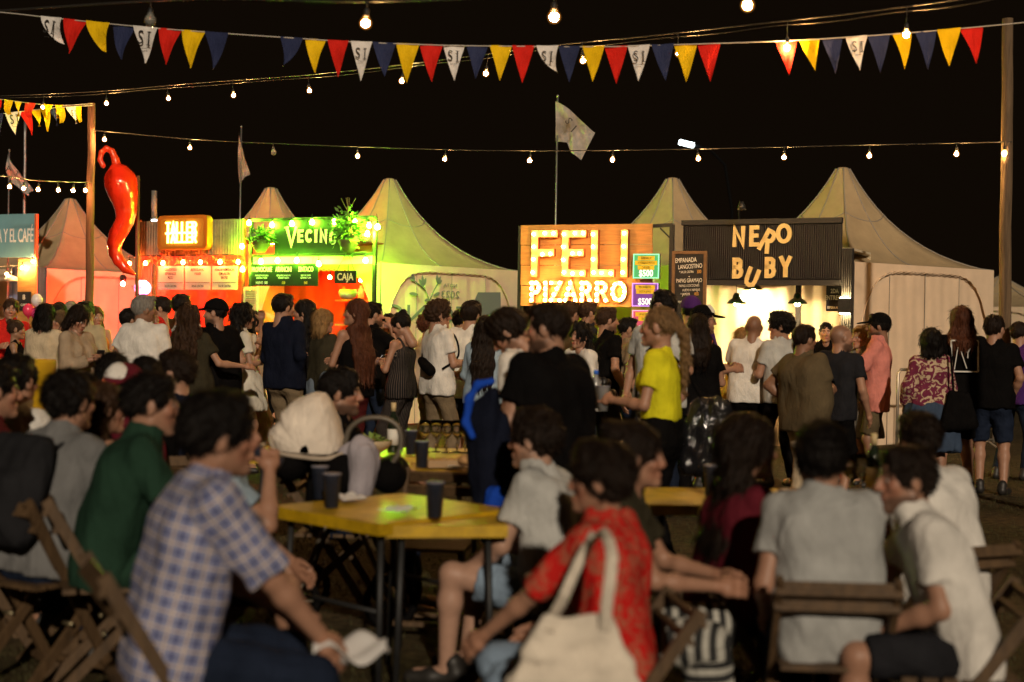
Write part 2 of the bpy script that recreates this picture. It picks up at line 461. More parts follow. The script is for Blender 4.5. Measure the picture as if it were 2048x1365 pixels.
def hand_mesh(kind, vox):
    s = Skin(vox); c = {'relax': (18, 26, 18), 'grip': (48, 62, 40), 'flat': (6, 8, 6)}[kind]
    s.cone((0, -.03, 0), (0, .03, 0), .026, .029, .02)
    s.cone((-.022, .03, 0), (.022, .03, 0), .018, .018, .02); s.cone((-.026, .078, -.002), (.026, .082, -.002), .014, .015, .02)
    s.cone((-.02, .03, 0), (-.024, .078, 0), .016, .013, .02); s.cone((.02, .03, 0), (.024, .08, 0), .018, .014, .02)
    for x, ln in ((.030, .074), (.010, .082), (-.010, .076), (-.029, .060)):
        p = Vector((x, .083, -.002)); a = 0
        for i, fr in enumerate((.45, .30, .25)):
            a += c[i]
            q = p + Vector((x * .15, math.cos(R(a)), -math.sin(R(a)))).normalized() * ln * fr
            s.cone(p, q, .0098 - i * .001, .0090 - i * .001, .004); p = q
    p0 = Vector((.026, .018, -.004)); p1 = p0 + Vector((.026, .032, -.014)); p2 = p1 + Vector((.012, .030, -.012 if kind != 'grip' else -.024))
    s.cone(p0, p1, .016, .012, .012); s.cone(p1, p2, .0115, .009, .005)
    return s.surf()
HANDS = {}
def ik(a, t, l1, l2, pole):
    a = Vector(a); t = Vector(t); d = t - a; D = d.length
    if D > (l1 + l2) * .998: D = (l1 + l2) * .998; t = a + d.normalized() * D
    d.normalize(); p = Vector(pole); p = p - d * p.dot(d)
    p = p.normalized() if p.length > 1e-5 else Vector((0, 0, -1))
    ca = max(-1, min(1, (l1 * l1 + D * D - l2 * l2) / (2 * l1 * D)))
    return a + d * l1 * ca + p * l1 * math.sqrt(max(0, 1 - ca * ca)), t

ARMS = {  # wrist from the shoulder (outward, forward, up), elbow pole
    'down': ((.05, .03, -.50), (.3, -1, 0)), 'hang': ((.09, .08, -.48), (.5, -1, 0)),
    'hold': ((-.07, .27, -.25), (.5, -.3, -1)), 'phone': ((-.11, .24, -.20), (.6, -.2, -1)),
    'low': ((-.08, .22, -.36), (.7, -.6, -.6)), 'hip': ((.0, .02, -.37), (1, -.7, 0)),
    'mouth': ((-.12, .20, .06), (.5, .2, -1)), 'out': ((.06, .38, -.16), (.5, -.3, -1)),
    'pocket': ((.0, .04, -.46), (.7, -1, 0)), 'cross': ((-.26, .22, -.23), (.8, .2, -.8)),
    'up': ((.02, .22, .16), (.6, .3, -1)), 'lap': ((-.05, .30, -.40), (.6, -.6, -.4)), 'knee': ((.03, .40, -.38), (.6, -.3, -.5)),
    'table': ((-.04, .36, -.27), (.6, -.2, -.8)), 'back': ((-.10, -.14, -.36), (1, -.4, 0)), 'around': ((.34, .18, -.26), (.3, -.4, -1)),
}
def skeleton(H, sex, seat, lean, side, twist, yaw, pitch, roll, armL, armR, legs, slump, shw=1.0):
    k = H / 1.75; J = {'k': k}
    f = sex == 'f'
    def dirv(l, sd): return Vector((math.sin(R(sd)), math.sin(R(l)) * math.cos(R(sd)), math.cos(R(l)) * math.cos(R(sd))))
    pel = Vector((0, 0, .93 * k if seat is None else seat + .105 * k))
    J['pel'] = pel
    J['waist'] = pel + dirv(lean * .6 - slump * .5, side * .6) * .16 * k
    J['chest'] = J['waist'] + dirv(lean * 1.0, side) * .20 * k
    J['neck'] = J['chest'] + dirv(lean * 1.1 + slump, side) * .17 * k
    J['updir'] = (J['neck'] - J['waist']).normalized()
    Mt = Matrix.Rotation(R(twist), 3, 'Z')
    rt = Mt @ Vector((1, 0, 0)); rt = (rt - J['updir'] * rt.dot(J['updir'])).normalized()
    J['right'] = rt; J['fwd'] = J['updir'].cross(rt).normalized()
    sw = (.168 if not f else .150) * k * shw
    J['hc'] = J['neck'] + dirv(lean * .55 + pitch * .35 + slump * .8, side * .6 + roll * .3) * .129 * k
    J['HM'] = Matrix.Rotation(R(yaw), 3, 'Z') @ Matrix.Rotation(R(-pitch), 3, 'X') @ Matrix.Rotation(R(roll), 3, 'Y')
    for n, sg, arm in (('L', -1, armL), ('R', 1, armR)):
        sh = J['neck'] + rt * sg * sw - J['updir'] * .066 * k
        off, pole = ARMS[arm] if isinstance(arm, str) else arm
        tw = Mt
        t = sh + tw @ Vector((off[0] * sg, off[1], off[2])) * k
        if abs(lean) > 8 and arm in ('hold', 'phone', 'low', 'cross', 'mouth'): t = sh + tw @ (Matrix.Rotation(R(-lean * .5), 3, 'X') @ Vector((off[0] * sg, off[1], off[2]))) * k
        el, wr = ik(sh, t, .285 * k, .255 * k, tw @ Vector((pole[0] * sg, pole[1], pole[2])))
        J['sh' + n], J['el' + n], J['wr' + n] = sh, el, wr
        hd = (wr - el).normalized(); J['hd' + n] = hd
    for n, sg in (('L', -1), ('R', 1)):
        hip = pel + Vector((sg * (.088 if not f else .092) * k, 0, -.03 * k))
        lg = legs[n] if legs else ((sg * .10, 0, 0) if seat is None else (sg * .13, .44, 0))
        an = Vector((lg[0] * k, lg[1] * k, .085 * k + lg[2]))
        kn, an = ik(hip, an, .43 * k, .415 * k, (sg * .12 if seat is None else sg * .25, 1, .15 if seat is None else 1))
        J['hip' + n], J['kn' + n], J['an' + n] = hip, kn, an
    return J
def torso(s, J, sex, fat, ease, lo=0.0, hi=1.0, boxy=0.0, top_ease=None, kk=.032, chest_only=False):
    """stack of rounded slabs along the spine; lo..hi in 0 crotch - 1 neck"""
    k = J['k']; f = sex == 'f'
    if f: prof = [(-.07, .070, .090), (0, .098, .110), (.07, .092, .107), (.13, .066, .096), (.19, .056, .090), (.27, .066, .093), (.35, .072, .092), (.41, .085, .076), (.445, .095, .054)]
    else: prof = [(-.07, .075, .095), (0, .086, .110), (.07, .082, .109), (.13, .074, .106), (.19, .073, .107), (.27, .084, .110), (.35, .090, .104), (.41, .103, .088), (.450, .118, .058)]
    pts = [J['pel'], J['waist'], J['chest'], J['neck']]; cum = [0, .16, .36, .53]
    for t, hw, r in prof:
        fr = (t + .07) / .55
        if fr < lo - .01 or fr > hi + .01: continue
        t2 = t
        if t <= 0: c = J['pel'] + (J['pel'] - J['waist']).normalized() * (-t * k); rt = Vector((1, 0, 0))
        else:
            i = max(j for j in range(3) if cum[j] <= t2 + 1e-6); a = (t2 - cum[i]) / (cum[i + 1] - cum[i]); c = pts[i].lerp(pts[i + 1], a)
            rt = Vector((1, 0, 0)).lerp(J['right'], min(1, t2 / .35)).normalized()
        fw = J['fwd']
        bel = math.exp(-((t - .12) / .12) ** 2)
        r2 = r * k + ease + (fat - 1) * .10 * bel; hw2 = hw * k + (fat - 1) * .07 * (bel + .5)
        if boxy and t < .36: 
            w = boxy; r2 = r2 * (1 - w) + max(r2, .106 * k + ease + (fat - 1) * .09) * w; hw2 = hw2 * (1 - w) + max(hw2, (.088 if not f else .080) * k) * w
        cc = c + fw * ((fat - 1) * .07 * bel - (.012 * k if t > .3 else 0))
        s.cone(cc - rt * hw2, cc + rt * hw2, r2, r2, kk)
    if hi > .9:
        for sg in (-1, 1):
            s.cone(J['neck'] - J['updir'] * .022 * k - J['fwd'] * .012 * k, J['neck'] + J['right'] * sg * (.125 if f else .15) * k - J['updir'] * .066 * k, .044 * k + ease * .8, .046 * k + ease * .8, .03)
    if f and hi > .7:
        for sg in (-1, 1):
            s.ball(J['chest'] + J['right'] * sg * .068 * k + J['fwd'] * .070 * k - J['updir'] * .02 * k, .058 * k + ease, .04)
def wrap_attr(o, segs):
    """cloth-following coordinates: round each limb or the trunk, and along it"""
    me = o.data; n = len(me.vertices); V = np.empty(n * 3, np.float32); me.vertices.foreach_get('co', V); V = V.reshape(-1, 3).astype(float)
    best = np.full(n, 1e9); W = np.zeros((n, 3), np.float32)
    for a, b, rad, off, ref in segs:
        a, b, ref = A3(a), A3(b), A3(ref); ax_ = b - a; ln = np.linalg.norm(ax_); ax_ /= ln
        u = ref - ax_ * ref.dot(ax_); u /= np.linalg.norm(u) + 1e-9; v = np.cross(ax_, u)
        d = V - a; t = d @ ax_; tc = np.clip(t, 0, ln); r_ = np.linalg.norm(d - tc[:, None] * ax_, axis=1) / rad
        ang = np.arctan2(d @ v, d @ u); m_ = r_ < best; best[m_] = r_[m_]
        W[m_, 0] = (ang * rad)[m_]; W[m_, 2] = (t + off)[m_]; W[m_, 1] = 0
    at_ = me.attributes.new('wrap', 'FLOAT_VECTOR', 'POINT'); at_.data.foreach_set('vector', W.ravel())
PERSON_ID = [0]
SHOES = {}
def shoe_mesh():
    if 'm' not in SHOES:
        s = Skin(.010)
        s.cone((0, -.05, .045), (0, .07, .035), .040, .040, .02); s.cone((0, .07, .032), (.004, .165, .026), .042, .034, .02)
        s.cone((0, -.045, .06), (0, -.03, .105), .042, .044, .02)
        s.plane((0, 0, 0.002), (0, 0, -1))
        V, Q = s.surf(); SHOES['m'] = mesh_np('shoe', V, Q)
    return SHOES['m']
def person(label, px, ytop, s, face, sex='m', fat=1.0, skin='light', top=('tee', None), low=('long', None), hair=('short', 'dark'),
           beard=0, armL=None, armR=None, lean=0, side=0, twist=0, yaw=0, pitch=0, roll=0, seat=None, legs=None, slump=0, H=None,
           vox=.017, shoes='shoe black', glasses=False, cap=None, handL='relax', handR='relax', palmL=None, palmR=None, group=None, at=None, shw=1.0, z0=0, hs=1.0, smin=.385):
    PERSON_ID[0] += 1; pid = PERSON_ID[0]
    Y = FPX / s
    rq = random.Random(pid * 31)
    if seat is None:
        armL = armL or rq.choice(('down', 'hang', 'pocket', 'hold', 'low', 'hip')); armR = armR or rq.choice(('down', 'hang', 'pocket', 'hold', 'low', 'hang'))
        side += rq.uniform(-4, 4); twist += rq.uniform(-9, 9); lean += rq.uniform(-1, 5); roll += rq.uniform(-5, 5)
        if legs is None: yy = rq.uniform(-.09, .09); legs = {'L': (-.09 - rq.uniform(0, .06), yy, 0), 'R': (.09 + rq.uniform(0, .06), -yy * .6, 0)}
    else:
        armL = armL or rq.choice(('lap', 'table', 'knee')); armR = armR or rq.choice(('lap', 'table', 'knee')); side += rq.uniform(-3, 3); roll += rq.uniform(-5, 5)
    tgt = P(px, ytop, Y) if at is None else Vector(at)
    h = H or (1.72 if seat is None else (1.71 if sex == 'm' else 1.62))
    for _ in range(6):
        J = skeleton(h, sex, seat, lean, side, twist, yaw, pitch, roll, armL, armR, legs, slump, shw)
        k = J['k']; topz = J['hc'].z + .136 * k
        if seat is not None:
            ds = tgt.z - z0 - topz; ns = min(.50, max(smin, seat + ds)); rest = ds - (ns - seat); seat = ns
            h = min(1.95, max(1.48, h + rest * 1.3))
        elif H is None: h = min(1.98, max(1.45, h + tgt.z - z0 - topz))
    k = J['k']
    hx = J['hc']; off = Matrix.Rotation(R(face), 3, 'Z') @ Vector((hx.x, hx.y, 0))
    root = thing('person', label, 'person', (tgt.x - off.x, Y - off.y, z0), R(face), group)
    root['height_m'] = round(h, 2)
    MW = Matrix.Translation(root.location) @ Matrix.Rotation(R(face), 4, 'Z')
    sk = SKINS[skin]
    # ---- body
    b = Skin(vox)
    torso(b, J, sex, fat, -.022)
    b.cone(J['neck'] - J['updir'] * .02, J['hc'] - J['HM'] @ Vector((0, .03, .03)) * k, (.057 if sex == 'm' else .047) * k, (.055 if sex == 'm' else .045) * k, .03)
    af = 1.0 if sex == 'm' else .84
    ft = 1 + (fat - 1) * .5
    for n in 'LR':
        b.ball(J['sh' + n], .050 * k * af * ft, .04)
        b.cone(J['sh' + n], J['el' + n], .047 * k * af * ft, .038 * k * af * ft, .03)
        m1 = J['el' + n].lerp(J['wr' + n], .3)
        b.cone(J['el' + n], m1, .038 * k * af * ft, .040 * k * af * ft, .02); b.cone(m1, J['wr' + n], .039 * k * af * ft, .026 * k * af, .02)
        b.cone(J['hip' + n], J['kn' + n], .076 * k * ft, .052 * k * ft, .04)
        c1 = J['kn' + n].lerp(J['an' + n], .3) + (J['kn' + n] - J['hip' + n]).cross(Vector((1, 0, 0))).normalized() * 0
        b.cone(J['kn' + n], c1, .051 * k, .053 * k * ft, .03); b.cone(c1, J['an' + n], .052 * k * ft, .035 * k, .03)
        tf = Vector((.02 if n == 'R' else -.02, .14, -.045)) * k
        b.cone(J['an' + n] - Vector((0, .02, .03)), J['an' + n] + tf, .034 * k, .026 * k, .02)
    V, Q = b.surf(); C = np.tile(np.array(sk), (len(V), 1))
    hv = .0085 if vox > .012 else .0055
    if (sex, hv) not in HEADS: HEADS[(sex, hv)] = head_mesh(sex, hv)
    hV, hQ = HEADS[(sex, hv)]
    rr = np.random.RandomState(pid); scl = np.array((1 + rr.uniform(-.04, .04), 1 + rr.uniform(-.03, .03), 1 + rr.uniform(-.03, .03))) * k * hs * 1.05
    C2 = head_cols(hV, sk, beard, hair[1], buzz=(hair[2] if len(hair) > 2 else .8) if hair[0] in ('buzz', 'bald') else 0)
    HM = np.array(J['HM'])
    V2 = (hV * scl) @ HM.T + A3(J['hc'])
    VS, QS, CS = [V, V2], [Q, hQ + len(V)], [C, C2]; nv = len(V) + len(V2)
    for n, kind, palm in (('L', handL, palmL), ('R', handR, palmR)):
        key = (kind, hv)
        if key not in HANDS: HANDS[key] = hand_mesh(kind, .0075 if vox > .012 else .005)
        gV, gQ = HANDS[key]
        sg = -1 if n == 'L' else 1
        y = J['hd' + n]; z = Vector(palm) * -1 if palm else J['right'] * sg + Vector((0, .2, .5))
        z = (z - y * z.dot(y)); z = z.normalized() if z.length > 1e-4 else Vector((0, 0, 1)); x = y.cross(z)
        Mh = np.array(Matrix((x, y, z)).transposed())
        g = gV * (af * .5 + .5) * k
        if n == 'R': g = g * np.array((-1, 1, 1)); gq = gQ[:, ::-1]
        else: gq = gQ
        VS.append(g @ Mh.T + A3(J['wr' + n] + y * .012)); QS.append(gq + nv); nv += len(g); CS.append(np.tile(np.array(sk) * (1.0, .95, .93), (len(g), 1)))
        J['grip' + n] = J['wr' + n] + y * .085 * k - z * .035 * k
    me = mesh_np('body', np.concatenate(VS), np.concatenate(QS))
    at_ = me.attributes.new('tint', 'FLOAT_COLOR', 'POINT')
    CC = np.ones((nv, 4), np.float32); CC[:, :3] = np.concatenate(CS); at_.data.foreach_set('color', CC.ravel())
    obj('body', me, SKIN_M, root)
    # ---- upper clothing
    tk, tm = top[0], top[1]; hem = top[2] if len(top) > 2 else 0
    cv = vox * .92
    if tk:
        t = Skin(cv)
        e = .008 if tk in ('tank',) else .011
        lo = 0.0 if hem <= 0 else hem
        torso(t, J, sex, fat, e, lo=lo, hi=1.0 if tk != 'tank' else .80, boxy=0 if tk in ('tank',) else (.85 if sex == 'm' else (.6 if hem <= 0 else .25)))
        if hem <= 0 and seat is None:     # longer shirt tail
            c = J['pel'] + Vector((0, 0, -.10 * k))
            for q in range(3):
                dz = Vector((0, 0, .10 + (hem - .14) * q / 2)); hx_ = Vector(((.090 if sex == 'm' else .103) * k, 0, 0)); rx_ = .117 * k + e * .6 + (fat - 1) * .06; t.cone(c - hx_ + dz, c + hx_ + dz, rx_, rx_, .03)
        dn_ = (J['pel'] - J['waist']).normalized() if seat is not None else Vector((0, 0, -1))
        if hem <= 0: t.plane(J['pel'] + dn_ * ((.10 if seat is None else .08) * k - min(hem, 0)), dn_)
        else: t.plane(J['pel'].lerp(J['neck'], max(0, (hem * .55 - .07) / .53)), dn_)
        if tk in ('tee', 'polo', 'long', 'blouse', 'half'):
            for n in 'LR':
                sl = {'tee': .62, 'polo': .66, 'long': 1, 'blouse': 1, 'half': .95}[tk]
                e2 = J['sh' + n].lerp(J['el' + n], sl)
                ra, rb = (.057, .064) if tk in ('tee', 'polo') else ((.062, .066) if tk in ('blouse', 'half') else (.057, .053))
                ra *= k * (af + .1) * ft; rb *= k * (af + .1) * ft
                t.ball(J['sh' + n], ra * .94, .03)
                t.cone(J['sh' + n], e2, ra, rb, .03, flat=tk not in ('long', 'blouse'))
                if tk in ('long', 'blouse'):
                    w2 = J['el' + n].lerp(J['wr' + n], .93 if tk == 'long' else .80)
                    t.cone(J['el' + n], w2, rb, (.042 if tk == 'long' else .055) * k, .02, flat=True)
        if tk == 'tank':
            for sg in (-1, 1):
                q = J['neck'] + J['right'] * sg * .075 * k
                t.cone(J['chest'] + J['right'] * sg * .07 * k + J['fwd'] * .09 * k + J['updir'] * .05 * k, q + J['fwd'] * .01 * k, .016, .013, .02)
                t.cone(J['chest'] + J['right'] * sg * .06 * k - J['fwd'] * .09 * k + J['updir'] * .05 * k, q - J['fwd'] * .01 * k, .016, .013, .02)
        else:
            if tk != 'blouse': t.cone(J['neck'] - J['updir'] * .075 * k, J['neck'] + J['updir'] * .010 * k, .100 * k, (.079 if sex == 'm' else .068) * k, .02)
            nr = .062 if tk != 'blouse' else .075
            t.cone(J['neck'] + J['updir'] * .035 * k, J['neck'] + J['updir'] * .25 * k, nr * k * (1 if sex == 'm' else .92), nr * k, .012, sub=True)
            t.ball(J['neck'] + J['fwd'] * .06 * k, (.05 * k,) * 3, .015, sub=True)
        t.fold((.0045 if vox > .0096 else .006) if tk != 'tank' else .002, .14, pid * 7 + 1, (1, 1, .6)); t.fold(.0018, .06, pid * 7 + 2, (1, 1, .5))
        sob = t.build({'tee': 't_shirt', 'polo': 'polo_shirt', 'long': 'shirt', 'half': 'shirt', 'blouse': 'blouse', 'tank': 'tank_top'}[tk], tm, root)
        wrap_attr(sob, [(J['pel'], J['neck'], .17, 0, J['fwd'])] + [(J['sh' + n], J['el' + n], .075, .1, J['fwd']) for n in 'LR'] + [(J['el' + n], J['wr' + n], .06, .385, J['fwd']) for n in 'LR'])
        if tk in ('polo',) or 'collar' in top:
            cm = MB(); n = 18
            def cf(u, v):
                a = u * 2 * math.pi; r = (.066 + .014 * v) * k; gap = .012 if math.cos(a) > .9 else 0
                return J['neck'] + J['right'] * math.sin(a) * r + J['fwd'] * (math.cos(a) * r + .008) + J['updir'] * ((.045 - v * .045 - .02 * math.cos(a) - gap) * k)
            cm.sheet(cf, n, 2, closed=True)
            cm.build('collar', tm, sob)
    # ---- lower clothing
    lk, lm = low[0], low[1]
    if lk:
        p = Skin(cv)
        if lk in ('long', 'shorts', 'wide', 'slim'):
            torso(p, J, sex, fat, .001 if seat is None else -.012, lo=0, hi=.33)
            for n in 'LR':
                ra, rb, rc = {'long': (.090, .070, .058), 'shorts': (.094, .082, .08), 'wide': (.095, .088, .095), 'slim': (.082, .060, .042)}[lk]
                ra *= ft; rb *= ft
                if lk == 'shorts':
                    fr = low[2] if len(low) > 2 else .92
                    p.cone(J['hip' + n], J['hip' + n].lerp(J['kn' + n], fr), ra * k, (ra + (rb - ra) * fr) * k, .05, flat=True)
                else:
                    p.cone(J['hip' + n], J['kn' + n], ra * k, rb * k, .05)
                    p.cone(J['kn' + n], J['kn' + n].lerp(J['an' + n], .97), rb * k, rc * k, .02, flat=True)
            p.fold(.0045, .12, pid * 7 + 3, (1, 1, .9)); p.fold(.002, .055, pid * 7 + 4, (.8, .8, 1.3))
            name = 'shorts' if lk == 'shorts' else 'trousers'
        else:   # skirt / dress: length as a share of the leg, flare
            ln, fl = low[2], low[3]
            if seat is None:
                for q in range(8):
                    t_ = q / 7; z = J['pel'].z + .13 * k - t_ * (ln * .93 * k + .13 * k)
                    hw = (.075 + .04 * min(1, t_ * 3)) * k + fl * t_ * .6; r_ = (.098 + .03 * min(1, t_ * 3)) * k + fl * t_
                    p.cone((-hw, 0, z), (hw, 0, z), r_, r_, .05)
                p.plane((0, 0, J['pel'].z - ln * .93 * k), (0, 0, -1))
            else:
                torso(p, J, sex, fat, -.002, lo=0, hi=.36)
                for n in 'LR':
                    p.cone(J['hip' + n], J['kn' + n], .105 * k, .085 * k, .09)
                    p.cone(J['kn' + n], J['kn' + n].lerp(J['an' + n], ln), .088 * k, .10 * k, .08, flat=True)
            p.fold(.012 if fl > .03 else .005, .09, pid * 7 + 5, (1, 1, .12))
            name = 'skirt'
        wrap_attr(p.build(name, lm, root), [(J['hip' + n], J['kn' + n], .10, 0, Vector((0, 1, .3))) for n in 'LR'] + [(J['kn' + n], J['an' + n], .09, .43, Vector((0, 1, .3))) for n in 'LR'])
    # ---- hair
    hk, hc_ = hair[0], hair[1]
    T = lambda x, y, z: Vector(J['hc']) + J['HM'] @ Vector((x * scl[0], y * scl[1], z * scl[2]))
    if hk not in ('bald', 'buzz'):
        q = Skin(.011 if vox > .012 else .008)
        vol = {'short': .0, 'curly': .016, 'wavy': .008, 'long': .006, 'bun': .0, 'pony': .0, 'bob': .012, 'curlylong': .018, 'crop': -.003}[hk] + (hair[2] if len(hair) > 2 else 0)
        HMn = np.array(J['HM']); kk = scl[0]
        q.ball(T(0, -.016, .034), ((.083 + vol) * kk, (.104 + vol) * kk, (.097 + vol) * kk), .02, M=HMn)
        if hk in ('curly', 'wavy', 'curlylong', 'short', 'crop'): q.ball(T(0, .045, .098 + vol * .6), (.055 * kk, .045 * kk, (.022 + vol * .7) * kk), .02, M=HMn)
        lng = hk in ('long', 'bob', 'curlylong')
        q.ball(T(0, .135 + vol * .5, -.025), (.074 * kk, .085 * kk, .098 * kk), .012, M=HMn, sub=True)
        if not lng:
            q.plane(T(0, -.06, -.062), J['HM'] @ Vector((0, .15, -1)))
            q.ball(T(0, .06, -.085), (.2, .085 * kk, .075 * kk), .012, M=HMn, sub=True)
            for sg in (-1, 1): q.ball(T(sg * .088, -.004, -.012), (.022 * kk, .024 * kk, .032 * kk), .006, M=HMn, sub=True)
        else: q.ball(T(0, .06, -.13), (.2, .09 * kk, .09 * kk), .012, M=HMn, sub=True)
        bk = -J['fwd']; dn = Vector((0, 0, -1))
        if lng:
            ll = hair[3] if len(hair) > 3 else (.33 if hk != 'bob' else .0)
            rr_ = (.052 if hk == 'curlylong' else .042) * k
            for sg in (-1, -.33, .33, 1):
                a0 = T(sg * .062, -.045 - .03 * (1 - abs(sg)), -.005); a1 = T(sg * .070, -.055 - .02 * (1 - abs(sg)), -.10)
                q.cone(a0, a1, .040 * kk, .042 * kk, .03)
                if ll:
                    a2 = J['neck'] + bk * (.070 - .02 * abs(sg)) * k + J['right'] * sg * .085 * k + dn * .02
                    a3 = a2 + dn * ll * k * .55 + bk * .075 * k; a4 = a3 + dn * ll * k * .6 + bk * .015 * k
                    q.cone(a1, a2, .042 * kk, rr_, .03); q.cone(a2, a3, rr_, rr_ * .95, .03); q.cone(a3, a4, rr_ * .95, rr_ * .45, .03)
        if hk == 'bun': q.ball(T(0, -.085, .105), .036 * kk, .012)
        if hk == 'pony':
            q.cone(T(0, -.105, .035), T(0, -.145, -.02), .026 * kk, .034 * kk, .01)
            e1 = T(0, -.15, -.02); q.cone(e1, e1 + dn * .17 * k + bk * .01, .034 * kk, .032 * kk, .02); q.cone(e1 + dn * .17 * k + bk * .01, e1 + dn * .36 * k, .032 * kk, .012, .02)
        am, wl = {'curly': (.010, .035), 'curlylong': (.012, .045), 'wavy': (.006, .05)}.get(hk, (.0045, .035))
        q.fold(am, wl, pid * 7 + 6, (1, 1, .5 if lng else 1))
        hV_, hQ_ = q.surf()
        # loose locks along the surface break up the outline
        ns = (420 if vox > .0125 else 1300 if vox > .0096 else 2600) * (2 if lng else 1)
        if len(hV_):
            e1 = hV_[hQ_[:, 1]] - hV_[hQ_[:, 0]]; e2 = hV_[hQ_[:, 3]] - hV_[hQ_[:, 0]]; nf = np.cross(e1, e2); nf /= np.linalg.norm(nf, axis=1)[:, None] + 1e-9
            ctr = hV_[hQ_].mean(1); pick = rr.randint(0, len(hQ_), ns); c0 = ctr[pick]; nn = nf[pick]
            flow = np.tile(np.array((0, 0, -1.0)), (ns, 1)) + .5 * A3(bk)[None] if hk not in ('curly',) else rr.normal(size=(ns, 3))
            flow = flow + rr.normal(size=(ns, 3)) * (.35 if hk in ('curly', 'wavy', 'curlylong') else .18)
            flow -= nn * (flow * nn).sum(1)[:, None]; flow /= np.linalg.norm(flow, axis=1)[:, None] + 1e-9
            sdv = np.cross(flow, nn)
            ln_ = rr.uniform(.02, .04, ns) if not lng else rr.uniform(.04, .09, ns)
            wd = rr.uniform(.0010, .0026, ns) * (1.4 if vox > .0125 else 1)
            lift = rr.uniform(-.1, .35, ns) + (.35 if 'curly' in hk else 0)
            p0 = c0 - nn * .004; p1 = c0 + flow * (ln_ * .55)[:, None] + nn * (lift * ln_ * .35 + .003)[:, None]; p2 = c0 + flow * ln_[:, None] + nn * (lift * ln_ * .45)[:, None]
            SV = np.stack([p0 - sdv * wd[:, None], p0 + sdv * wd[:, None], p1 + sdv * wd[:, None], p1 - sdv * wd[:, None], p2], 1).reshape(-1, 3)
            bi = len(hV_) + np.arange(ns) * 5
            S4 = np.stack([bi, bi + 1, bi + 2, bi + 3], 1); S3 = np.stack([bi + 3, bi + 2, bi + 4], 1)
            me = mesh_np('hair', np.concatenate([hV_, SV]), np.concatenate([hQ_, S4]), S3)
            obj('hair', me, hair_mat(hc_), root)
    # ---- cap, glasses, shoes
    if cap:
        c_ = Skin(.009); HMn = np.array(J['HM']); kk = scl[0]
        c_.ball(T(0, -.014, .045), (.092 * kk, .112 * kk, .100 * kk), .01, M=HMn)
        c_.plane(T(0, 0, .040), J['HM'] @ Vector((0, .12, -1)))
        back = cap[1] if len(cap) > 1 else 1
        c_.ball(T(0, back * .125, .040), (.072 * kk, .078 * kk, .010 * kk), .008, M=np.array(J['HM'] @ Matrix.Rotation(R(-8 * back), 3, 'X')))
        co = c_.build('cap', cap[0], root)
        if len(cap) > 2:
            q = Skin(.009); q.ball(T(0, .030 * back, .050), (.074 * kk, .076 * kk, .097 * kk), .01, M=HMn); q.plane(T(0, 0, .058), J['HM'] @ Vector((0, .12, -1))); q.plane(T(0, .022 * back, 0), J['HM'] @ Vector((0, -back, 0)))
            q.build('front_panel', cap[2], co)
    if glasses:
        g = MB()
        for sg in (-1, 1):
            g.tube([T(sg * .032 + .021 * math.cos(a * math.pi / 6), .098 - .006 * abs(math.cos(a * math.pi / 6)), .002 + .017 * math.sin(a * math.pi / 6)) for a in range(13)], .0022, 5)
            g.tube([T(sg * .053, .092, .006), T(sg * .078, .04, .008), T(sg * .083, -.02, .002)], .002, 5)
        g.tube([T(-.011, .101, .004), T(.011, .101, .004)], .002, 5)
        g.build('glasses', mat('spectacle frame', (.02, .015, .012), .3), root)
    if shoes:
        for n in 'LR':
            o = obj('shoe', shoe_mesh(), None, root)
            if not o.data.materials: o.data.materials.append(mat('shoe black', (.02, .018, .016), .5))
            d = 12 if n == 'L' else -12
            o.matrix_local = Matrix.Translation(J['an' + n] - Vector((0, 0, .088 * k))) @ Matrix.Rotation(R(d), 4, 'Z') @ Matrix.Scale(k * (1 if sex == 'm' else .9), 4)
            o.material_slots[0].link = 'OBJECT'
            o.material_slots[0].material = MATS.get(shoes, MATS['shoe black'])
    W = {kx: MW @ v for kx, v in J.items() if isinstance(v, Vector) and kx not in ('right', 'fwd', 'updir', 'hdL', 'hdR')}
    M3 = Matrix.Rotation(R(face), 3, 'Z')
    for kx in ('right', 'fwd', 'updir', 'hdL', 'hdR'): W[kx] = M3 @ J[kx]
    W['k'] = k; W['root'] = root; W['seat'] = seat; W['HM'] = M3 @ J['HM']
    return W
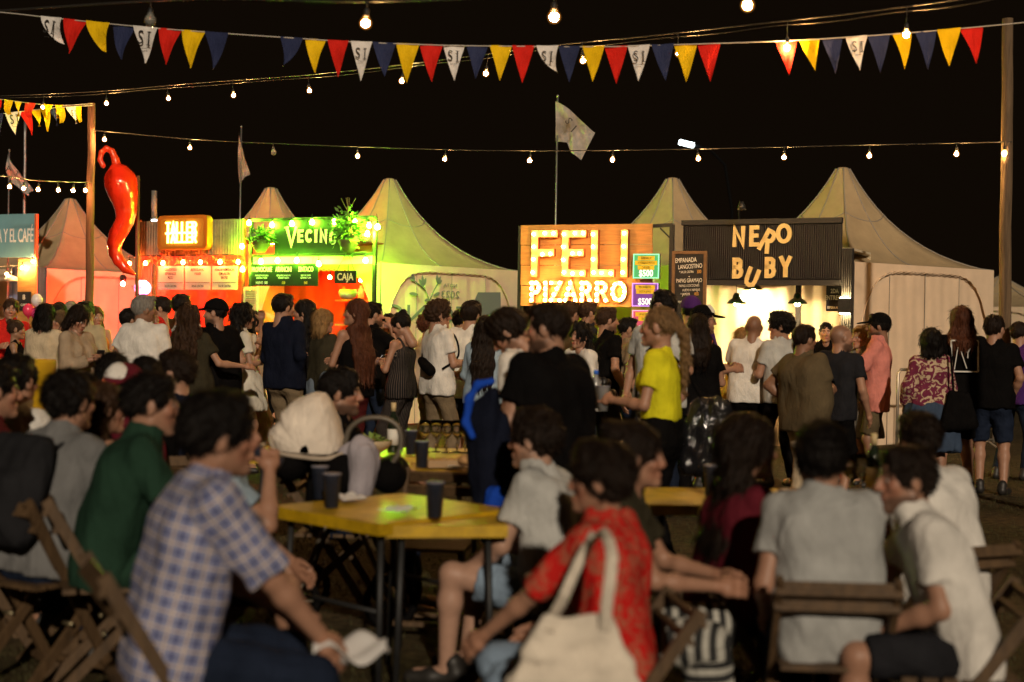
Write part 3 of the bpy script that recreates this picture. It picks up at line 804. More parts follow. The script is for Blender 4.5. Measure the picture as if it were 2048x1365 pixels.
# ------------------------------------------------------------------ ground
def ground_material():
    m, nt, b = nodes_of('trodden grass')
    tc = nt.nodes.new('ShaderNodeTexCoord')
    def noise(sca, det=6):
        n = nt.nodes.new('ShaderNodeTexNoise'); n.inputs['Scale'].default_value = sca; n.inputs['Detail'].default_value = det; L(nt, tc.outputs['Object'], n.inputs['Vector']); return n
    a = noise(.9); c = noise(14); d = noise(70)
    r = nt.nodes.new('ShaderNodeValToRGB'); r.color_ramp.elements[0].position = .36; r.color_ramp.elements[0].color = (.050, .040, .016, 1)
    r.color_ramp.elements[1].position = .62; r.color_ramp.elements[1].color = (.085, .062, .032, 1)
    L(nt, a.outputs[0], r.inputs[0])
    r2 = nt.nodes.new('ShaderNodeMapRange'); r2.inputs[1].default_value = .3; r2.inputs[2].default_value = .7; r2.inputs[3].default_value = .45; r2.inputs[4].default_value = 1.35; L(nt, c.outputs[0], r2.inputs[0])
    mx = nt.nodes.new('ShaderNodeMix'); mx.data_type = 'RGBA'; mx.blend_type = 'MULTIPLY'; mx.inputs[0].default_value = 1
    L(nt, r.outputs[0], mx.inputs[6]); L(nt, r2.outputs[0], mx.inputs[7]); L(nt, mx.outputs[2], b.inputs['Base Color'])
    b.inputs['Roughness'].default_value = .95; b.inputs['Specular IOR Level'].default_value = .1
    ad = nt.nodes.new('ShaderNodeMath'); L(nt, c.outputs[0], ad.inputs[0]); L(nt, d.outputs[0], ad.inputs[1])
    bp = nt.nodes.new('ShaderNodeBump'); bp.inputs['Strength'].default_value = .9; bp.inputs['Distance'].default_value = .04; L(nt, ad.outputs[0], bp.inputs['Height']); L(nt, bp.outputs[0], b.inputs['Normal'])
    return m
g = MB(); g.sheet(lambda u, v: (-400 + 800 * u, -60 + 800 * v, 0), 8, 8)
go = g.build('ground', ground_material()); go['kind'] = 'structure'
def grass():
    rs = np.random.RandomState(3); n = 60000
    Y = 3.6 + 15 * rs.rand(n) ** 1.3; X = (rs.rand(n) - .5) * (Y * .80 + 1.5)
    keep = (np.sin(X * 2.1 + np.sin(Y * 1.7) * 2) + np.sin(Y * 2.7 + X) + rs.normal(size=n) * .8) > -.6
    X, Y = X[keep], Y[keep]; n = len(X)
    a = rs.rand(n) * 6.28; h = rs.uniform(.012, .045, n); wd = rs.uniform(.002, .004, n); ln = rs.uniform(-.02, .02, (n, 2))
    c, s_ = np.cos(a) * wd, np.sin(a) * wd
    V = np.stack([np.stack([X - c, Y - s_, np.zeros(n)], 1), np.stack([X + c, Y + s_, np.zeros(n)], 1), np.stack([X + ln[:, 0], Y + ln[:, 1], h], 1)], 1).reshape(-1, 3)
    me = mesh_np('grass', V, None, np.arange(3 * n).reshape(-1, 3), smooth=False)
    o = obj('grass', me, mat('grass blade', (.06, .056, .018), .8, noise=(3, .4))); o['kind'] = 'stuff'
    o['label'] = 'short trampled grass between the tables and stalls'
grass()

# ------------------------------------------------------------------ lamps
def bulb_mesh(r, n=10):
    m = MB(); prof = [(0.0001, -r)] + [(r * math.cos(a), r * math.sin(a)) for a in (-.95, -.45, 0, .45)] + [(r * .55, r * .95), (r * .42, r * 1.35)]
    m.lathe(prof, n); return m.mesh('bulb')
def halo_glass_material():  # amber emission on the glass imitates the halo round a lit bulb
    m = bpy.data.materials.new('bulb glass with painted halo'); m.use_nodes = True; nt = m.node_tree; nt.nodes.remove(nt.nodes['Principled BSDF'])
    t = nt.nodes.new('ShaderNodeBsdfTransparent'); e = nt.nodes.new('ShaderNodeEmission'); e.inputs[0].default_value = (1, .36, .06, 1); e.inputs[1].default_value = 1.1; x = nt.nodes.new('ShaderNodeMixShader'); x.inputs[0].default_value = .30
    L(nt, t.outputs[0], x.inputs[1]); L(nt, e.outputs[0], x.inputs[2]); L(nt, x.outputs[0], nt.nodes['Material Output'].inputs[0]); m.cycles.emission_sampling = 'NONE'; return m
def core_mesh(r, glow_m):
    m = MB(); m.lathe([(.0001, -r)] + [(r * math.cos(a), r * math.sin(a)) for a in (-.95, -.45, 0, .45, .95)] + [(.0001, r)], 10); me = m.mesh('filament'); me.materials.append(glow_m); return me
def socket_mesh(r):
    m = MB(); m.lathe([(r * .48, r * 1.25), (r * .55, r * 1.5), (r * .55, r * 2.6), (r * .3, r * 3.0)], 8); m.tube([(0, 0, r * 3), (0, 0, r * 4.2)], r * .16, 5); return m.mesh('socket')
WARM = (1.0, .52, .17)
GLOW = {}
def glow(name, c, e):
    if name not in GLOW: GLOW[name] = mat(name, (.9, .85, .75), .3, emis=c, es=e)
    return GLOW[name]
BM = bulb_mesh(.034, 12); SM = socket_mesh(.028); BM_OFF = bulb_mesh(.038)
BM.materials.append(halo_glass_material()); CORE1 = core_mesh(.021, glow('warm filament', WARM, 2500)); CORE2 = core_mesh(.021, glow('bright warm filament', WARM, 3900)); CORE4 = core_mesh(.021, glow('near warm filament', WARM, 1000)); SM.materials.append(mat('socket rubber', (.012, .012, .012), .5))
BM_OFF.materials.append(mat('dead bulb glass', (.5, .5, .45), .08, trans=.7, spec=.6))
CABLE = mat('black cable', (.03, .028, .025), .45)
def curve3(p, q, sag, n=40):
    p, q = Vector(p), Vector(q)
    return [p.lerp(q, i / n) - Vector((0, 0, sag * 4 * (i / n) * (1 - i / n))) for i in range(n + 1)]
def poly_at_px(pts, px):
    """point of a cable in line with photo column px"""
    best = None
    for a, b in zip(pts[:-1], pts[1:]):
        for t in (0, .25, .5, .75):
            q = a.lerp(b, t); v = CAM_M.transposed() @ (q - Vector((0, 0, CAM_Z))); c = 1024 - v.x / v.z * FPX
            if best is None or abs(c - px) < best[0]: best = (abs(c - px), q)
    return best[1]
def string_light(label, pts, pxs, drop=.09, off=(), r=.006, twin=False, bm=None, group=None, core=None):
    drop += .02
    root = thing('string_light', label, 'string light', (pts[0].x, pts[0].y, 0)); o0 = Vector(root.location)
    loc = [p - o0 for p in pts]
    m = MB(); m.tube(loc, r, 6)
    if twin: m.tube([p + Vector((0, .01, -.035 + .006 * math.sin(i * .9))) for i, p in enumerate(loc)], r * .7, 5)
    m.build('cable', CABLE, root)
    for px in pxs:
        q = poly_at_px(pts, px) - o0 if not isinstance(px, Vector) else px - o0
        dr = drop * RND.uniform(.75, 1.3)
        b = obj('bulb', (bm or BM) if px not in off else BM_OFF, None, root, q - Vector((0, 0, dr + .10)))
        b.rotation_euler = (RND.uniform(-.12, .12), RND.uniform(-.12, .12), 0)
        obj('socket', SM, None, b)
        if bm is None and px not in off: obj('filament', core or CORE1, None, b)
        mm = MB(); mm.tube([(0, 0, .12), (0, 0, .12 + dr - .01)], .003, 5); mm.build('drop_wire', CABLE, b)
    return root

# strings over the field, from the left pole to the right pole and to poles outside the frame
P_L, P_R = P(184, 600, 20.0), P(2013, 600, 15.5)
S1 = [P(-90, 196, 20.5).lerp(P(-90, 196, 20.5), 0)] + [P(x, y, Y) for x, y, Y in ((184, 184, 19.6), (400, 166, 18.2), (640, 148, 16.6), (900, 118, 14.8), (1100, 92, 13.5), (1300, 72, 12.3), (1500, 50, 11.3), (1700, 28, 10.5), (1900, 2, 9.8), (2150, -34, 9.0), (2600, -90, 8.0))]
def dense(pts, n=6):
    out = []
    for i in range(len(pts) - 1):
        a = pts[max(i - 1, 0)]; b = pts[i]; c = pts[i + 1]; d = pts[min(i + 2, len(pts) - 1)]
        for j in range(n):
            t = j / n
            out.append(.5 * ((2 * b) + (c - a) * t + (2 * a - 5 * b + 4 * c - d) * t * t + (3 * b - a - 3 * c + d) * t ** 3))
    return out + [pts[-1]]
string_light('string of warm bulbs rising across the bunting over the tables', dense(S1), [92, 209, 335, 470, 620, 807, 976, 1163, 1362, 1579, 1814], drop=.07, twin=True)
S2 = [Vector((P_L.x, 19.95, P(184, 262, 20).z))] + [P(x, y, Y) for x, y, Y in ((400, 280, 19.4), (640, 291, 18.8), (900, 300, 18.1), (1100, 302, 17.6), (1300, 300, 17.2), (1500, 296, 16.7), (1750, 290, 16.1))] + [Vector((P_R.x, 15.42, P(2013, 286, 15.5).z))]
string_light('string of warm bulbs between the two wooden poles', dense(S2), [212, 381, 546, 712, 888, 1063, 1228, 1401, 1567, 1744, 1910, 2008], drop=.0, off=(546,), core=CORE2)
S3 = [P(-140, 338, 16.5), P(0, 352, 17.5), P(80, 362, 18.6), Vector((P_L.x - .02, 19.94, P(178, 366, 20).z))]
string_light('short string of warm bulbs ending at the left wooden pole', dense(S3), [20, 48, 78, 117, 145, 172], drop=.0, core=CORE4)
S4 = [P(-300, 44, 10.5), P(0, 22, 9.6), P(400, -2, 8.8), P(732, 4, 8.0), P(1109, -12, 7.6), P(1496, -36, 7.2), P(2300, -100, 6.6)]
string_light('highest string of large warm bulbs above the bunting', dense(S4), [303, 732, 1109, 1496], drop=.0, off=(303,), core=CORE4)

def pole(label, px, pyt, Y, r, c, lean=0, cat='pole', name='wooden_pole'):
    p = P(px, 640, Y); top = P(px + lean, pyt, Y)
    m = MB(); n = 14
    pts = [Vector((p.x - (top.x - p.x) * .5 * 0, Y, -.3)).lerp(top, i / n) for i in range(n + 1)]
    pts = [q + Vector((RND.uniform(-.006, .006), RND.uniform(-.006, .006), 0)) for q in pts]
    o0 = Vector((p.x, Y, 0))
    m.tube([q - o0 for q in pts], [r * (1.12 - .18 * i / n) for i in range(n + 1)], 14)
    return tag(m.build(name, c, None, o0), label, cat)
WOODP = mat('weathered wood tinted by red light', (.13, .05, .022), .85, noise=(7, .55), bump=(16, .8), stretch=(3.5, 3.5, .25))  # glow of the red and orange lamps is put into this wood colour
WOODQ = mat('sunbleached pole wood', (.15, .095, .05), .85, noise=(7, .55), bump=(16, .8), stretch=(3.5, 3.5, .25))
pole('tall round wooden pole beside the rightmost white tent', 2013, 38, 15.5, .062, WOODQ, lean=3)
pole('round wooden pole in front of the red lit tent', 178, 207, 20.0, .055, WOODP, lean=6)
STEEL = mat('galvanised steel', (.30, .31, .31), .45, metal=.8, noise=(20, .3))
pole('thin grey steel mast behind the blue cafe sign', 50, 236, 26.5, .028, STEEL, cat='mast', name='steel_mast')
pole('stout grey post behind the chili pepper stall', 309, 382, 24.6, .05, mat('grey post paint', (.16, .16, .15), .7, noise=(10, .4)), cat='post', name='lamp_post')

# ------------------------------------------------------------------ bunting
PENN = {'W': cloth('pennant white', (.74, .70, .66), rough=.6), 'R': cloth('pennant red', (.62, .02, .012), rough=.55), 'Y': cloth('pennant yellow', (.80, .50, .008), rough=.55), 'B': cloth('pennant navy', (.028, .035, .085), rough=.5)}
INK = mat('black print', (.02, .018, .016), .7)
def si_print(parent, w, h, y=-.004):
    text('print', 'S', .125 * w / .18, INK, parent, -.026 * w / .18, -.30 * h, y, extrude=.0005, xs=.8, offset=-.0006)
    m = MB(); q = w / .18
    x = .034 * q; z = -.30 * h
    m.box((x, y, z), (.009 * q, .001, .088 * q)); m.box((x, y, z + .042 * q), (.028 * q, .001, .005 * q)); m.box((x, y, z - .042 * q), (.028 * q, .001, .005 * q)); m.box((0, y, z - .064 * q), (.05 * q, .001, .003 * q))
    m.build('print', INK, parent)
def pennant(root, a, b, h, c, curl=0.0, tw=0.0):
    d = b - a; w_ = d.length; mid = (a + b) / 2
    ang = math.atan2(d.y, d.x); tilt = -math.asin(max(-1, min(1, d.z / w_)))
    ph = RND.uniform(0, 6)
    def fn(u, v):
        hw = w_ / 2 * (1 - v * .985); x = (u * 2 - 1) * hw + curl * v * v * .06
        z = -h * v * (1 - .25 * abs(curl) * v) + (.006 if v == 0 else 0)
        return (x, .012 * math.sin(v * 4 + ph) + (u - .5) * .05 * curl * v + .05 * curl * v * v + .006 * math.sin(u * 6 + v * 5 + ph), z)
    m = MB(); m.sheet(fn, 6, 10)
    o = m.build('pennant', PENN[c], root, mid - Vector(root.location)); o.rotation_euler = Euler((0, tilt, ang + tw)); o.rotation_euler.rotate_axis('X', RND.uniform(-.12, .12))
    if c == 'W': si_print(o, w_, h, -.022)
    return o
def bunting(label, line, pens, h, Yf):
    """line: the cord; pens: (x0, x1, colour, curl)"""
    root = thing('bunting', label, 'bunting', (line[0].x, line[0].y, 0))
    m = MB(); m.tube([p - Vector(root.location) for p in line], .0045, 6); m.build('cord', mat('cotton cord', (.5, .45, .38), .9), root)
    for x0, x1, c, cu in pens:
        pennant(root, poly_at_px(line, x0), poly_at_px(line, x1), h * RND.uniform(.95, 1.05), c, cu, RND.uniform(-.1, .1))
def pens(x0, pitch, w_, seq, curls={}):
    return [(x0 + i * pitch, x0 + i * pitch + w_, c, curls.get(i, RND.uniform(-.25, .25))) for i, c in enumerate(seq)]
B1 = dense([P(x, y, Y) for x, y, Y in ((-200, 8, 12.2), (0, 25, 11.8), (120, 38, 11.6), (300, 56, 11.3), (458, 68, 11.1), (561, 75, 11.0), (702, 84, 11.0), (882, 91, 11.0), (1024, 93, 11.0), (1209, 94, 11.0), (1348, 90, 11.0), (1552, 83, 11.0), (1740, 72, 11.0), (1960, 54, 11.0), (2300, 20, 11.0))], 10)
bunting('long row of white, red, yellow and navy pennants above the tables', B1,
        pens(82, 47.1, 45, 'WRYBWRYB', {0: 1.3, 2: 1.0}) + pens(562, 46.25, 44.5, 'BYRWBYRWBYRWBYRWBYR', {0: -.8, 11: 1.3}) + pens(1552, 46.2, 44, 'RYBWBYBYR', {1: .6}), .285, 11)
B2 = dense([P(-60, 236, 18.2), P(20, 226, 18.6), P(110, 216, 19.3), Vector((P_L.x, 19.93, P(183, 213, 20).z))], 12)
bunting('tangled red, yellow and white pennants tied to the left wooden pole', B2, [(-30, 6, 'B', .5), (8, 40, 'W', .2), (41, 66, 'R', 0), (62, 80, 'Y', 1.2), (78, 100, 'Y', -.4), (98, 112, 'B', 1.2), (112, 128, 'Y', -1.3), (134, 152, 'W', 1.1), (150, 162, 'Y', -1.2)], .32, 19)
B3 = dense([P(-60, 190, 17.2), P(30, 203, 18.0), P(110, 211, 19.3), Vector((P_L.x, 19.9, P(183, 210, 20).z))], 12)
bunting('second tangled pennant row of yellow and red by the left pole', B3, [(-20, 4, 'R', -.6), (6, 24, 'Y', -1.2), (30, 48, 'Y', 1.1), (50, 66, 'R', -1.2), (84, 104, 'Y', 1.2), (108, 124, 'Y', 1.3)], .26, 19)

q_ = B1[-1]
m = MB(); m.tube([(0, 0, -.2), (0, 0, 2.5), (0, 0, q_.z + .15)], [.068, .062, .056], 14); tag(m.build('wooden_pole', WOODQ, None, (q_.x, q_.y, 0)), 'wooden pole that carries the right end of the long bunting', 'pole')
# ------------------------------------------------------------------ flags
def flag(label, px, pyt, pyb, Y, outline, c, prt=None):
    base = P(px, 640, Y); top = P(px, pyt, Y)
    root = thing('flag', label, 'flag', (base.x, Y, 0))
    m = MB(); m.tube([(0, 0, 0), (0, 0, top.z)], .014, 8); m.lathe([(.02, top.z), (.02, top.z + .03), (.0, top.z + .045)], 8); m.build('flagpole', STEEL, root)
    A_, B_ = [P(x, y, Y) - Vector((base.x, Y, 0)) for x, y in outline[0]], [P(x, y, Y) - Vector((base.x, Y, 0)) for x, y in outline[1]]
    def fn(u, v):
        i = min(len(A_) - 2, int(u * (len(A_) - 1))); t = u * (len(A_) - 1) - i
        a = A_[i].lerp(A_[i + 1], t); b = B_[i].lerp(B_[i + 1], t); q = a.lerp(b, v)
        return q + Vector((0, -.10 * math.sin(u * 5 + v * 3.5) - .03 * math.sin(u * 11 - v * 7), 0))
    m = MB(); m.sheet(fn, 22, 16); fo = m.build('flag_cloth', c, root)
    if prt:
        for body, x, y, size, rot in prt:
            q = P(x, y, Y); text('print', body, size, INK, fo, q.x - base.x, q.z, -.17, rot=rot, extrude=.001)
FLAGC = cloth('flag white', (.30, .29, .275), rough=.7)
flag('limp white flag with black letters on a mast above the marquee letter stall', 1108, 195, 450, 21.5,
     ([(1111, 203), (1140, 222), (1165, 244), (1191, 264)], [(1111, 282), (1135, 284), (1143, 308), (1162, 322)]), FLAGC, [('S', 1136, 246, .16, -52), ('I', 1146, 262, .18, -40)])
flag('narrow drooping white and red flag on a mast behind the green stall', 477, 256, 430, 27,
     ([(478, 262), (484, 290), (490, 318), (498, 348)], [(478, 368), (481, 366), (484, 368), (486, 362)]), cloth('flag faded', (.36, .30, .27), rough=.7))
flag('white flag hanging from a mast behind the blue cafe sign', 14, 303, 420, 26,
     ([(16, 308), (30, 332), (48, 356), (63, 380)], [(16, 360), (30, 372), (46, 384), (60, 393)]), FLAGC, [('A', 24, 340, .15, 0), ('T', 40, 350, .12, -25)])

# ------------------------------------------------------------------ pagoda tents
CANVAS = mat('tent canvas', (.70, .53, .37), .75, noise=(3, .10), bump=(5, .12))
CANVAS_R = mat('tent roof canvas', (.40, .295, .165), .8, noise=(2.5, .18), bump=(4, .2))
SEAM = mat('tent seam', (.26, .23, .19), .85)
def tent(label, pxN, pxpk, pypk, YN, size=3.1, theta=50, eave=2.5, peak=4.0, walls='RL', print_=None):
    N = P(pxN, 640, YN); th = R(theta)
    u = Vector((math.cos(th), math.sin(th), 0)); v = Vector((-math.sin(th), math.cos(th), 0))
    root = thing('pagoda_tent', label, 'tent', (N.x, N.y, 0), th)
    # local: x along the right face, y along the left face, near corner at 0,0
    a = size; c = a / 2
    def roof(p, q):
        ang = p * 2 * math.pi; t = q
        dx, dy = math.cos(ang), math.sin(ang); sq = 1 / max(abs(dx), abs(dy))
        r0 = .10; rad = r0 + (c * (1 + (sq - 1) * min(1, t * 1.25)) - r0) * t
        corner = (sq - 1) / .414
        z = eave + (peak - eave) * ((1 - t) ** (1.75 + .25 * (1 - corner)))
        sag = -.06 * (1 - corner) * math.sin(math.pi * t)
        return (c + dx * rad, c + dy * rad, z + sag)
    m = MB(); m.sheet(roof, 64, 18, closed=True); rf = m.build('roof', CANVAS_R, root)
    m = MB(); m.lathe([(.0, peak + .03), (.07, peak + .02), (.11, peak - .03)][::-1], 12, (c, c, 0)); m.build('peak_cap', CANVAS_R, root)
    for i in range(8):
        pts = [Vector(roof(i / 8, q / 12)) + Vector((0, 0, .006)) for q in range(13)]
        m = MB(); m.tube(pts, .011, 5); m.build('seam', SEAM, rf)
    m = MB()
    pts = [Vector(roof(p / 32, .30)) + Vector((0, 0, .005)) for p in range(33)]; m.tube(pts, .008, 5); m.build('seam', SEAM, rf)
    for (x, y) in ((0, 0), (a, 0), (0, a), (a, a)):
        m = MB(); m.box((x + (.03 if x == 0 else -.03), y + (.03 if y == 0 else -.03), eave / 2), (.06, .06, eave - .01)); m.build('leg', STEEL, root)
    arch_z = lambda p: eave - .09 - 1.3 * abs(2 * p - 1) ** 6
    def face(fx, wall=True, arch=True):
        # fx(s, z, d): point on a face, s along, d outward
        m = MB(); n = 36
        def val(p, q):
            s_ = p * a; e_ = min(p, 1 - p) * 2; low = arch_z(p)
            z = eave + .01 - (eave - low) * q
            return fx(s_, z, .012 + .006 * math.sin(p * 40) * q)
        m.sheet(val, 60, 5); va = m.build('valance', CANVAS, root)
        m = MB(); pts = []
        for i in range(61):
            p = .03 + .94 * i / 60; e_ = min(p, 1 - p) * 2; low = arch_z(p)
            pts.append(Vector(fx(p * a, low + .012 * math.sin(i * 2.4), .022)))
        m.tube(pts, .009, 6); m.build('rope_edge', CANVAS, va)
        if wall:
            rs = RND.uniform(0, 6)
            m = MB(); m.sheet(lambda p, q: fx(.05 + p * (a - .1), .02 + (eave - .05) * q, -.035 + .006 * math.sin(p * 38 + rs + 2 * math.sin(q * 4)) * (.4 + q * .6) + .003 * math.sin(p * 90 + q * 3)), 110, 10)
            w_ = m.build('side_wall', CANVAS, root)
            for f in (.25, .5, .75):
                m = MB(); m.tube([Vector(fx(a * f, .02 + (eave - .1) * i / 8, -.022)) for i in range(9)], .006, 4); m.build('seam', SEAM, w_)
    if 'R' in walls: face(lambda s_, z, d: (s_, -d, z))
    if 'L' in walls: face(lambda s_, z, d: (-d, s_, z), wall='l' not in walls)
    m = MB(); m.sheet(lambda p, q: (a - .03, .05 + p * (a - .1), .02 + (eave - .05) * q), 20, 4); m.build('side_wall', CANVAS, root)
    m = MB(); m.sheet(lambda p, q: (.05 + p * (a - .1), a - .03, .02 + (eave - .05) * q), 20, 4); m.build('side_wall', CANVAS, root)
    return root
T5 = tent('big cream pagoda tent right of the black ribbed stall', 1706, 1680, 335, 19.1, walls='RLl', theta=36.5)
T4 = tent('cream pagoda tent behind the black ribbed stall', 1352, 1345, 352, 20.9, walls='RLl', theta=41)
T3 = tent('pagoda tent with the mirrored plant print, right of the green stall', 760, 773, 373, 21.75, walls='RLl', theta=47)
T2 = tent('orange and green lit pagoda tent behind the green stall', 530, 537, 382, 24.2, walls='RLl', peak=4.05, theta=53)
T1 = tent('red lit pagoda tent behind the left wooden pole', 84, 135, 405, 26.5, walls='RL', peak=4.0, theta=51, size=3.4)
T6 = tent('far dim tent past the right wooden pole', 2120, 2200, 590, 36, walls='RL', size=5, peak=3.2, eave=2.3)
# printed plant and mirrored lettering on the tent wall
PR = mat('grey print', (.16, .17, .165), .85)
pr = MB()
def leaf(m, x, z, ang, ln, w_):
    ca, sa = math.cos(ang), math.sin(ang); pts = []
    for t in range(0, 9):
        f = t / 8; pts.append((f * ln, w_ * math.sin(math.pi * f) ** .8))
    for t in range(7, 0, -1):
        f = t / 8; pts.append((f * ln, -w_ * math.sin(math.pi * f) ** .8))
    q = [(x + a_ * ca - b_ * sa, z + a_ * sa + b_ * ca) for a_, b_ in pts]
    m.prism(q, -.012, -.010)
def t3(px, py):     # place on the right face of that tent
    o = T3.matrix_basis; n = (o.to_3x3() @ Vector((0, -1, 0))); d = ray(px, py); c0 = Vector((0, 0, CAM_Z)); t = (Vector(o.translation) - c0).dot(n) / d.dot(n); q = o.inverted() @ (c0 + d * t); return q.x, q.z
x0, z0 = t3(862, 620); x1, z1 = t3(845, 560); sc3 = abs(t3(900, 560)[0] - t3(800, 560)[0]) / 100
def stem(m, pts):
    m.tube([(x, -.008, z) for x, z in pts], .010, 4)
stem(pr, [t3(862, 625), t3(856, 595), t3(846, 570)]); stem(pr, [t3(858, 602), t3(868, 580), t3(876, 566)]); stem(pr, [t3(850, 580), t3(838, 570), t3(828, 562)])
for (px, py, a_, l_) in ((846, 572, 100, 22), (846, 574, 70, 20), (846, 574, 130, 20), (874, 568, 60, 18), (874, 568, 95, 20), (874, 568, 30, 15), (829, 563, 120, 18), (829, 563, 150, 15), (836, 590, 175, 26), (866, 592, 20, 20), (858, 600, 190, 14)):
    x_, z_ = t3(px, py); leaf(pr, x_, z_, R(a_), l_ * .0078, .028)
po = pr.build('print', PR, T3)
for body, px, py, sz in (('VECINO', 868, 632, .42), ('2023', 900, 590, .16), ('NOTA', 900, 572, .08)):
    x_, z_ = t3(px, py); o = text('print', body, sz, PR, T3, x_, z_, -.011, extrude=.0008, xs=-1.35 if body != 'VECINO' else -1.5)
m = MB(); m.prism([t3(955, 585), t3(1000, 585), t3(1002, 655), t3(925, 655)], -.012, -.0105); m.build('print', PR, T3)
# ------------------------------------------------------------------ stall fronts
class Front:
    def __init__(s, px, Y, yaw):
        q = P(px, 640, Y); s.o = Vector((q.x, q.y, 0)); s.yaw = R(yaw)
        s.M = Matrix.Translation(s.o) @ Matrix.Rotation(-s.yaw, 4, 'Z'); s.I = s.M.inverted(); s.n = s.M.to_3x3() @ Vector((0, -1, 0))
    def hit(s, px, py, back=0.0):
        """local x, z of the front plane (or of a plane set back behind it)"""
        d = ray(px, py); c = Vector((0, 0, CAM_Z)); o = s.o - s.n * back
        t = (o - c).dot(s.n) / d.dot(s.n); q = s.I @ (c + d * t); return q.x, q.z
    def rect(s, a, b, c, d, back=0.0):
        p = [s.hit(x, y, back) for x, y in ((a, b), (c, b), (a, d), (c, d))]
        x0 = (p[0][0] + p[2][0]) / 2; x1 = (p[1][0] + p[3][0]) / 2; z1 = (p[0][1] + p[1][1]) / 2; z0 = (p[2][1] + p[3][1]) / 2
        return x0, z0, x1, z1
    def root(s, name, label, cat, px=None, py=None, y=0, z=None):
        x = 0 if px is None else s.hit(px, py)[0]
        zz = 0 if z is None else z
        q = s.M @ Vector((x, y, zz)); o = thing(name, label, cat, q, -s.yaw); o['ox'] = x; return o
def panel(name, r, m, parent, y=0, t=.02, dx=0, dz=0):
    x0, z0, x1, z1 = r
    b = MB(); b.box(((x0 + x1) / 2 - dx, y, (z0 + z1) / 2 - dz), (x1 - x0, t, z1 - z0)); return b.build(name, m, parent)
STK = {'N': [[(0, 0), (0, 1), (.72, 0), (.72, 1)]], 'E': [[(.55, 1), (0, 1), (0, 0), (.55, 0)], [(0, .52), (.48, .52)]],
       'R': [[(0, 0), (0, 1), (.36, 1), (.54, .9), (.58, .74), (.52, .58), (.36, .5), (0, .5)], [(.3, .5), (.62, 0)]],
       'O': [[(.42 + .42 * math.cos(a * math.pi / 10), .5 + .5 * math.sin(a * math.pi / 10)) for a in range(21)]],
       'B': [[(0, 0), (0, 1), (.34, 1), (.5, .9), (.5, .64), (.34, .54), (0, .54)], [(.3, .54), (.48, .48), (.58, .3), (.5, .08), (.34, 0), (0, 0)]],
       'U': [[(0, 1), (0, .34), (.08, .1), (.3, 0), (.52, .1), (.6, .34), (.6, 1)]], 'Y': [[(0, 1), (.32, .46), (.64, 1)], [(.32, .48), (.32, 0)]],
       'F': [[(.6, 1), (0, 1), (0, 0)], [(.12, .52), (.5, .52)]], 'L': [[(0, 1), (0, 0), (.56, 0)]], 'I': [[(0, 0), (0, 1)]],
       'P': [[(0, 0), (0, 1), (.4, 1), (.58, .88), (.62, .72), (.56, .56), (.4, .46), (0, .46)]], 'Z': [[(0, 1), (.66, 1), (0, 0), (.66, 0)]],
       'A': [[(0, 0), (.36, 1), (.72, 0)], [(.14, .34), (.58, .34)]], 'V': [[(0, 1), (.34, 0), (.68, 1)]], 'C': [[(.36 + .36 * math.cos(a * math.pi / 10), .5 + .5 * math.sin(a * math.pi / 10)) for a in range(3, 18)]],
       'T': [[(0, 1), (.7, 1)], [(.35, 1), (.35, 0)]]}
def stroke_mesh(ch, w_, h, t, depth, out=False):
    """letter of given box built from mitred strokes of width t; faces -y"""
    m = MB(); st = STK[ch]; mx = max(p[0] for l in st for p in l) or 1
    for j, l in enumerate(st):
        pts = [Vector(((p[0] / mx - .5) * (w_ - t) if mx > .01 and ch != 'I' else 0, (p[1] - .5) * (h - t))) for p in l]; n = len(pts)
        closed = (pts[0] - pts[-1]).length < 1e-5
        if closed: pts = pts[:-1]; n -= 1
        Lf, Rt = [], []
        for i in range(n):
            a = pts[i - 1] if (i or closed) else None; b = pts[(i + 1) % n] if (i < n - 1 or closed) else None
            d1 = (pts[i] - a).normalized() if a is not None else None; d2 = (b - pts[i]).normalized() if b is not None else None
            if d1 is None: d1 = d2
            if d2 is None: d2 = d1
            nn = Vector((-d1.y - d2.y, d1.x + d2.x)); nn = nn.normalized() if nn.length > .2 else Vector((-d1.y, d1.x))
            sc_ = t / 2 / max(.45, nn.dot(Vector((-d1.y, d1.x))))
            q = pts[i].copy()
            if a is None and not closed: q -= d2 * t / 2
            if b is None and not closed: q += d1 * t / 2
            Lf.append(q + nn * sc_); Rt.append(q - nn * sc_)
        y0 = -depth - j * .0015; vs = [(p.x, y0, p.y) for p in Lf] + [(p.x, y0, p.y) for p in Rt] + [(p.x, 0, p.y) for p in Lf] + [(p.x, 0, p.y) for p in Rt]
        fs = []
        for i in range(n if closed else n - 1):
            k = (i + 1) % n; fs += [(i, n + i, n + k, k), (2 * n + i, 2 * n + k, 3 * n + k, 3 * n + i), (i, k, 2 * n + k, 2 * n + i), (n + i, 3 * n + i, 3 * n + k, n + k)]
        if not closed: fs += [(0, 2 * n, 3 * n, n), (n - 1, 2 * n - 1, 4 * n - 1, 3 * n - 1)]
        m.add(vs, fs)
    return m.mesh('letter')
BLACKP = mat('black painted steel', (.018, .018, .018), .5, noise=(20, .3))
def frame_post(root, F, px, pyt, y=0, w_=.05, name='post', m=BLACKP):
    x, z = F.hit(px, pyt); b = MB(); b.box((x, y, z / 2), (w_, w_, z)); return b.build(name, m, root)
def frame_bar(root, F, a, b, y=0, w_=.05, m=BLACKP, name='beam'):
    p, q = F.hit(*a), F.hit(*b); k = MB(); k.bar((p[0], y, p[1]), (q[0], y, q[1]), w_, w_); return k.build(name, m, root)

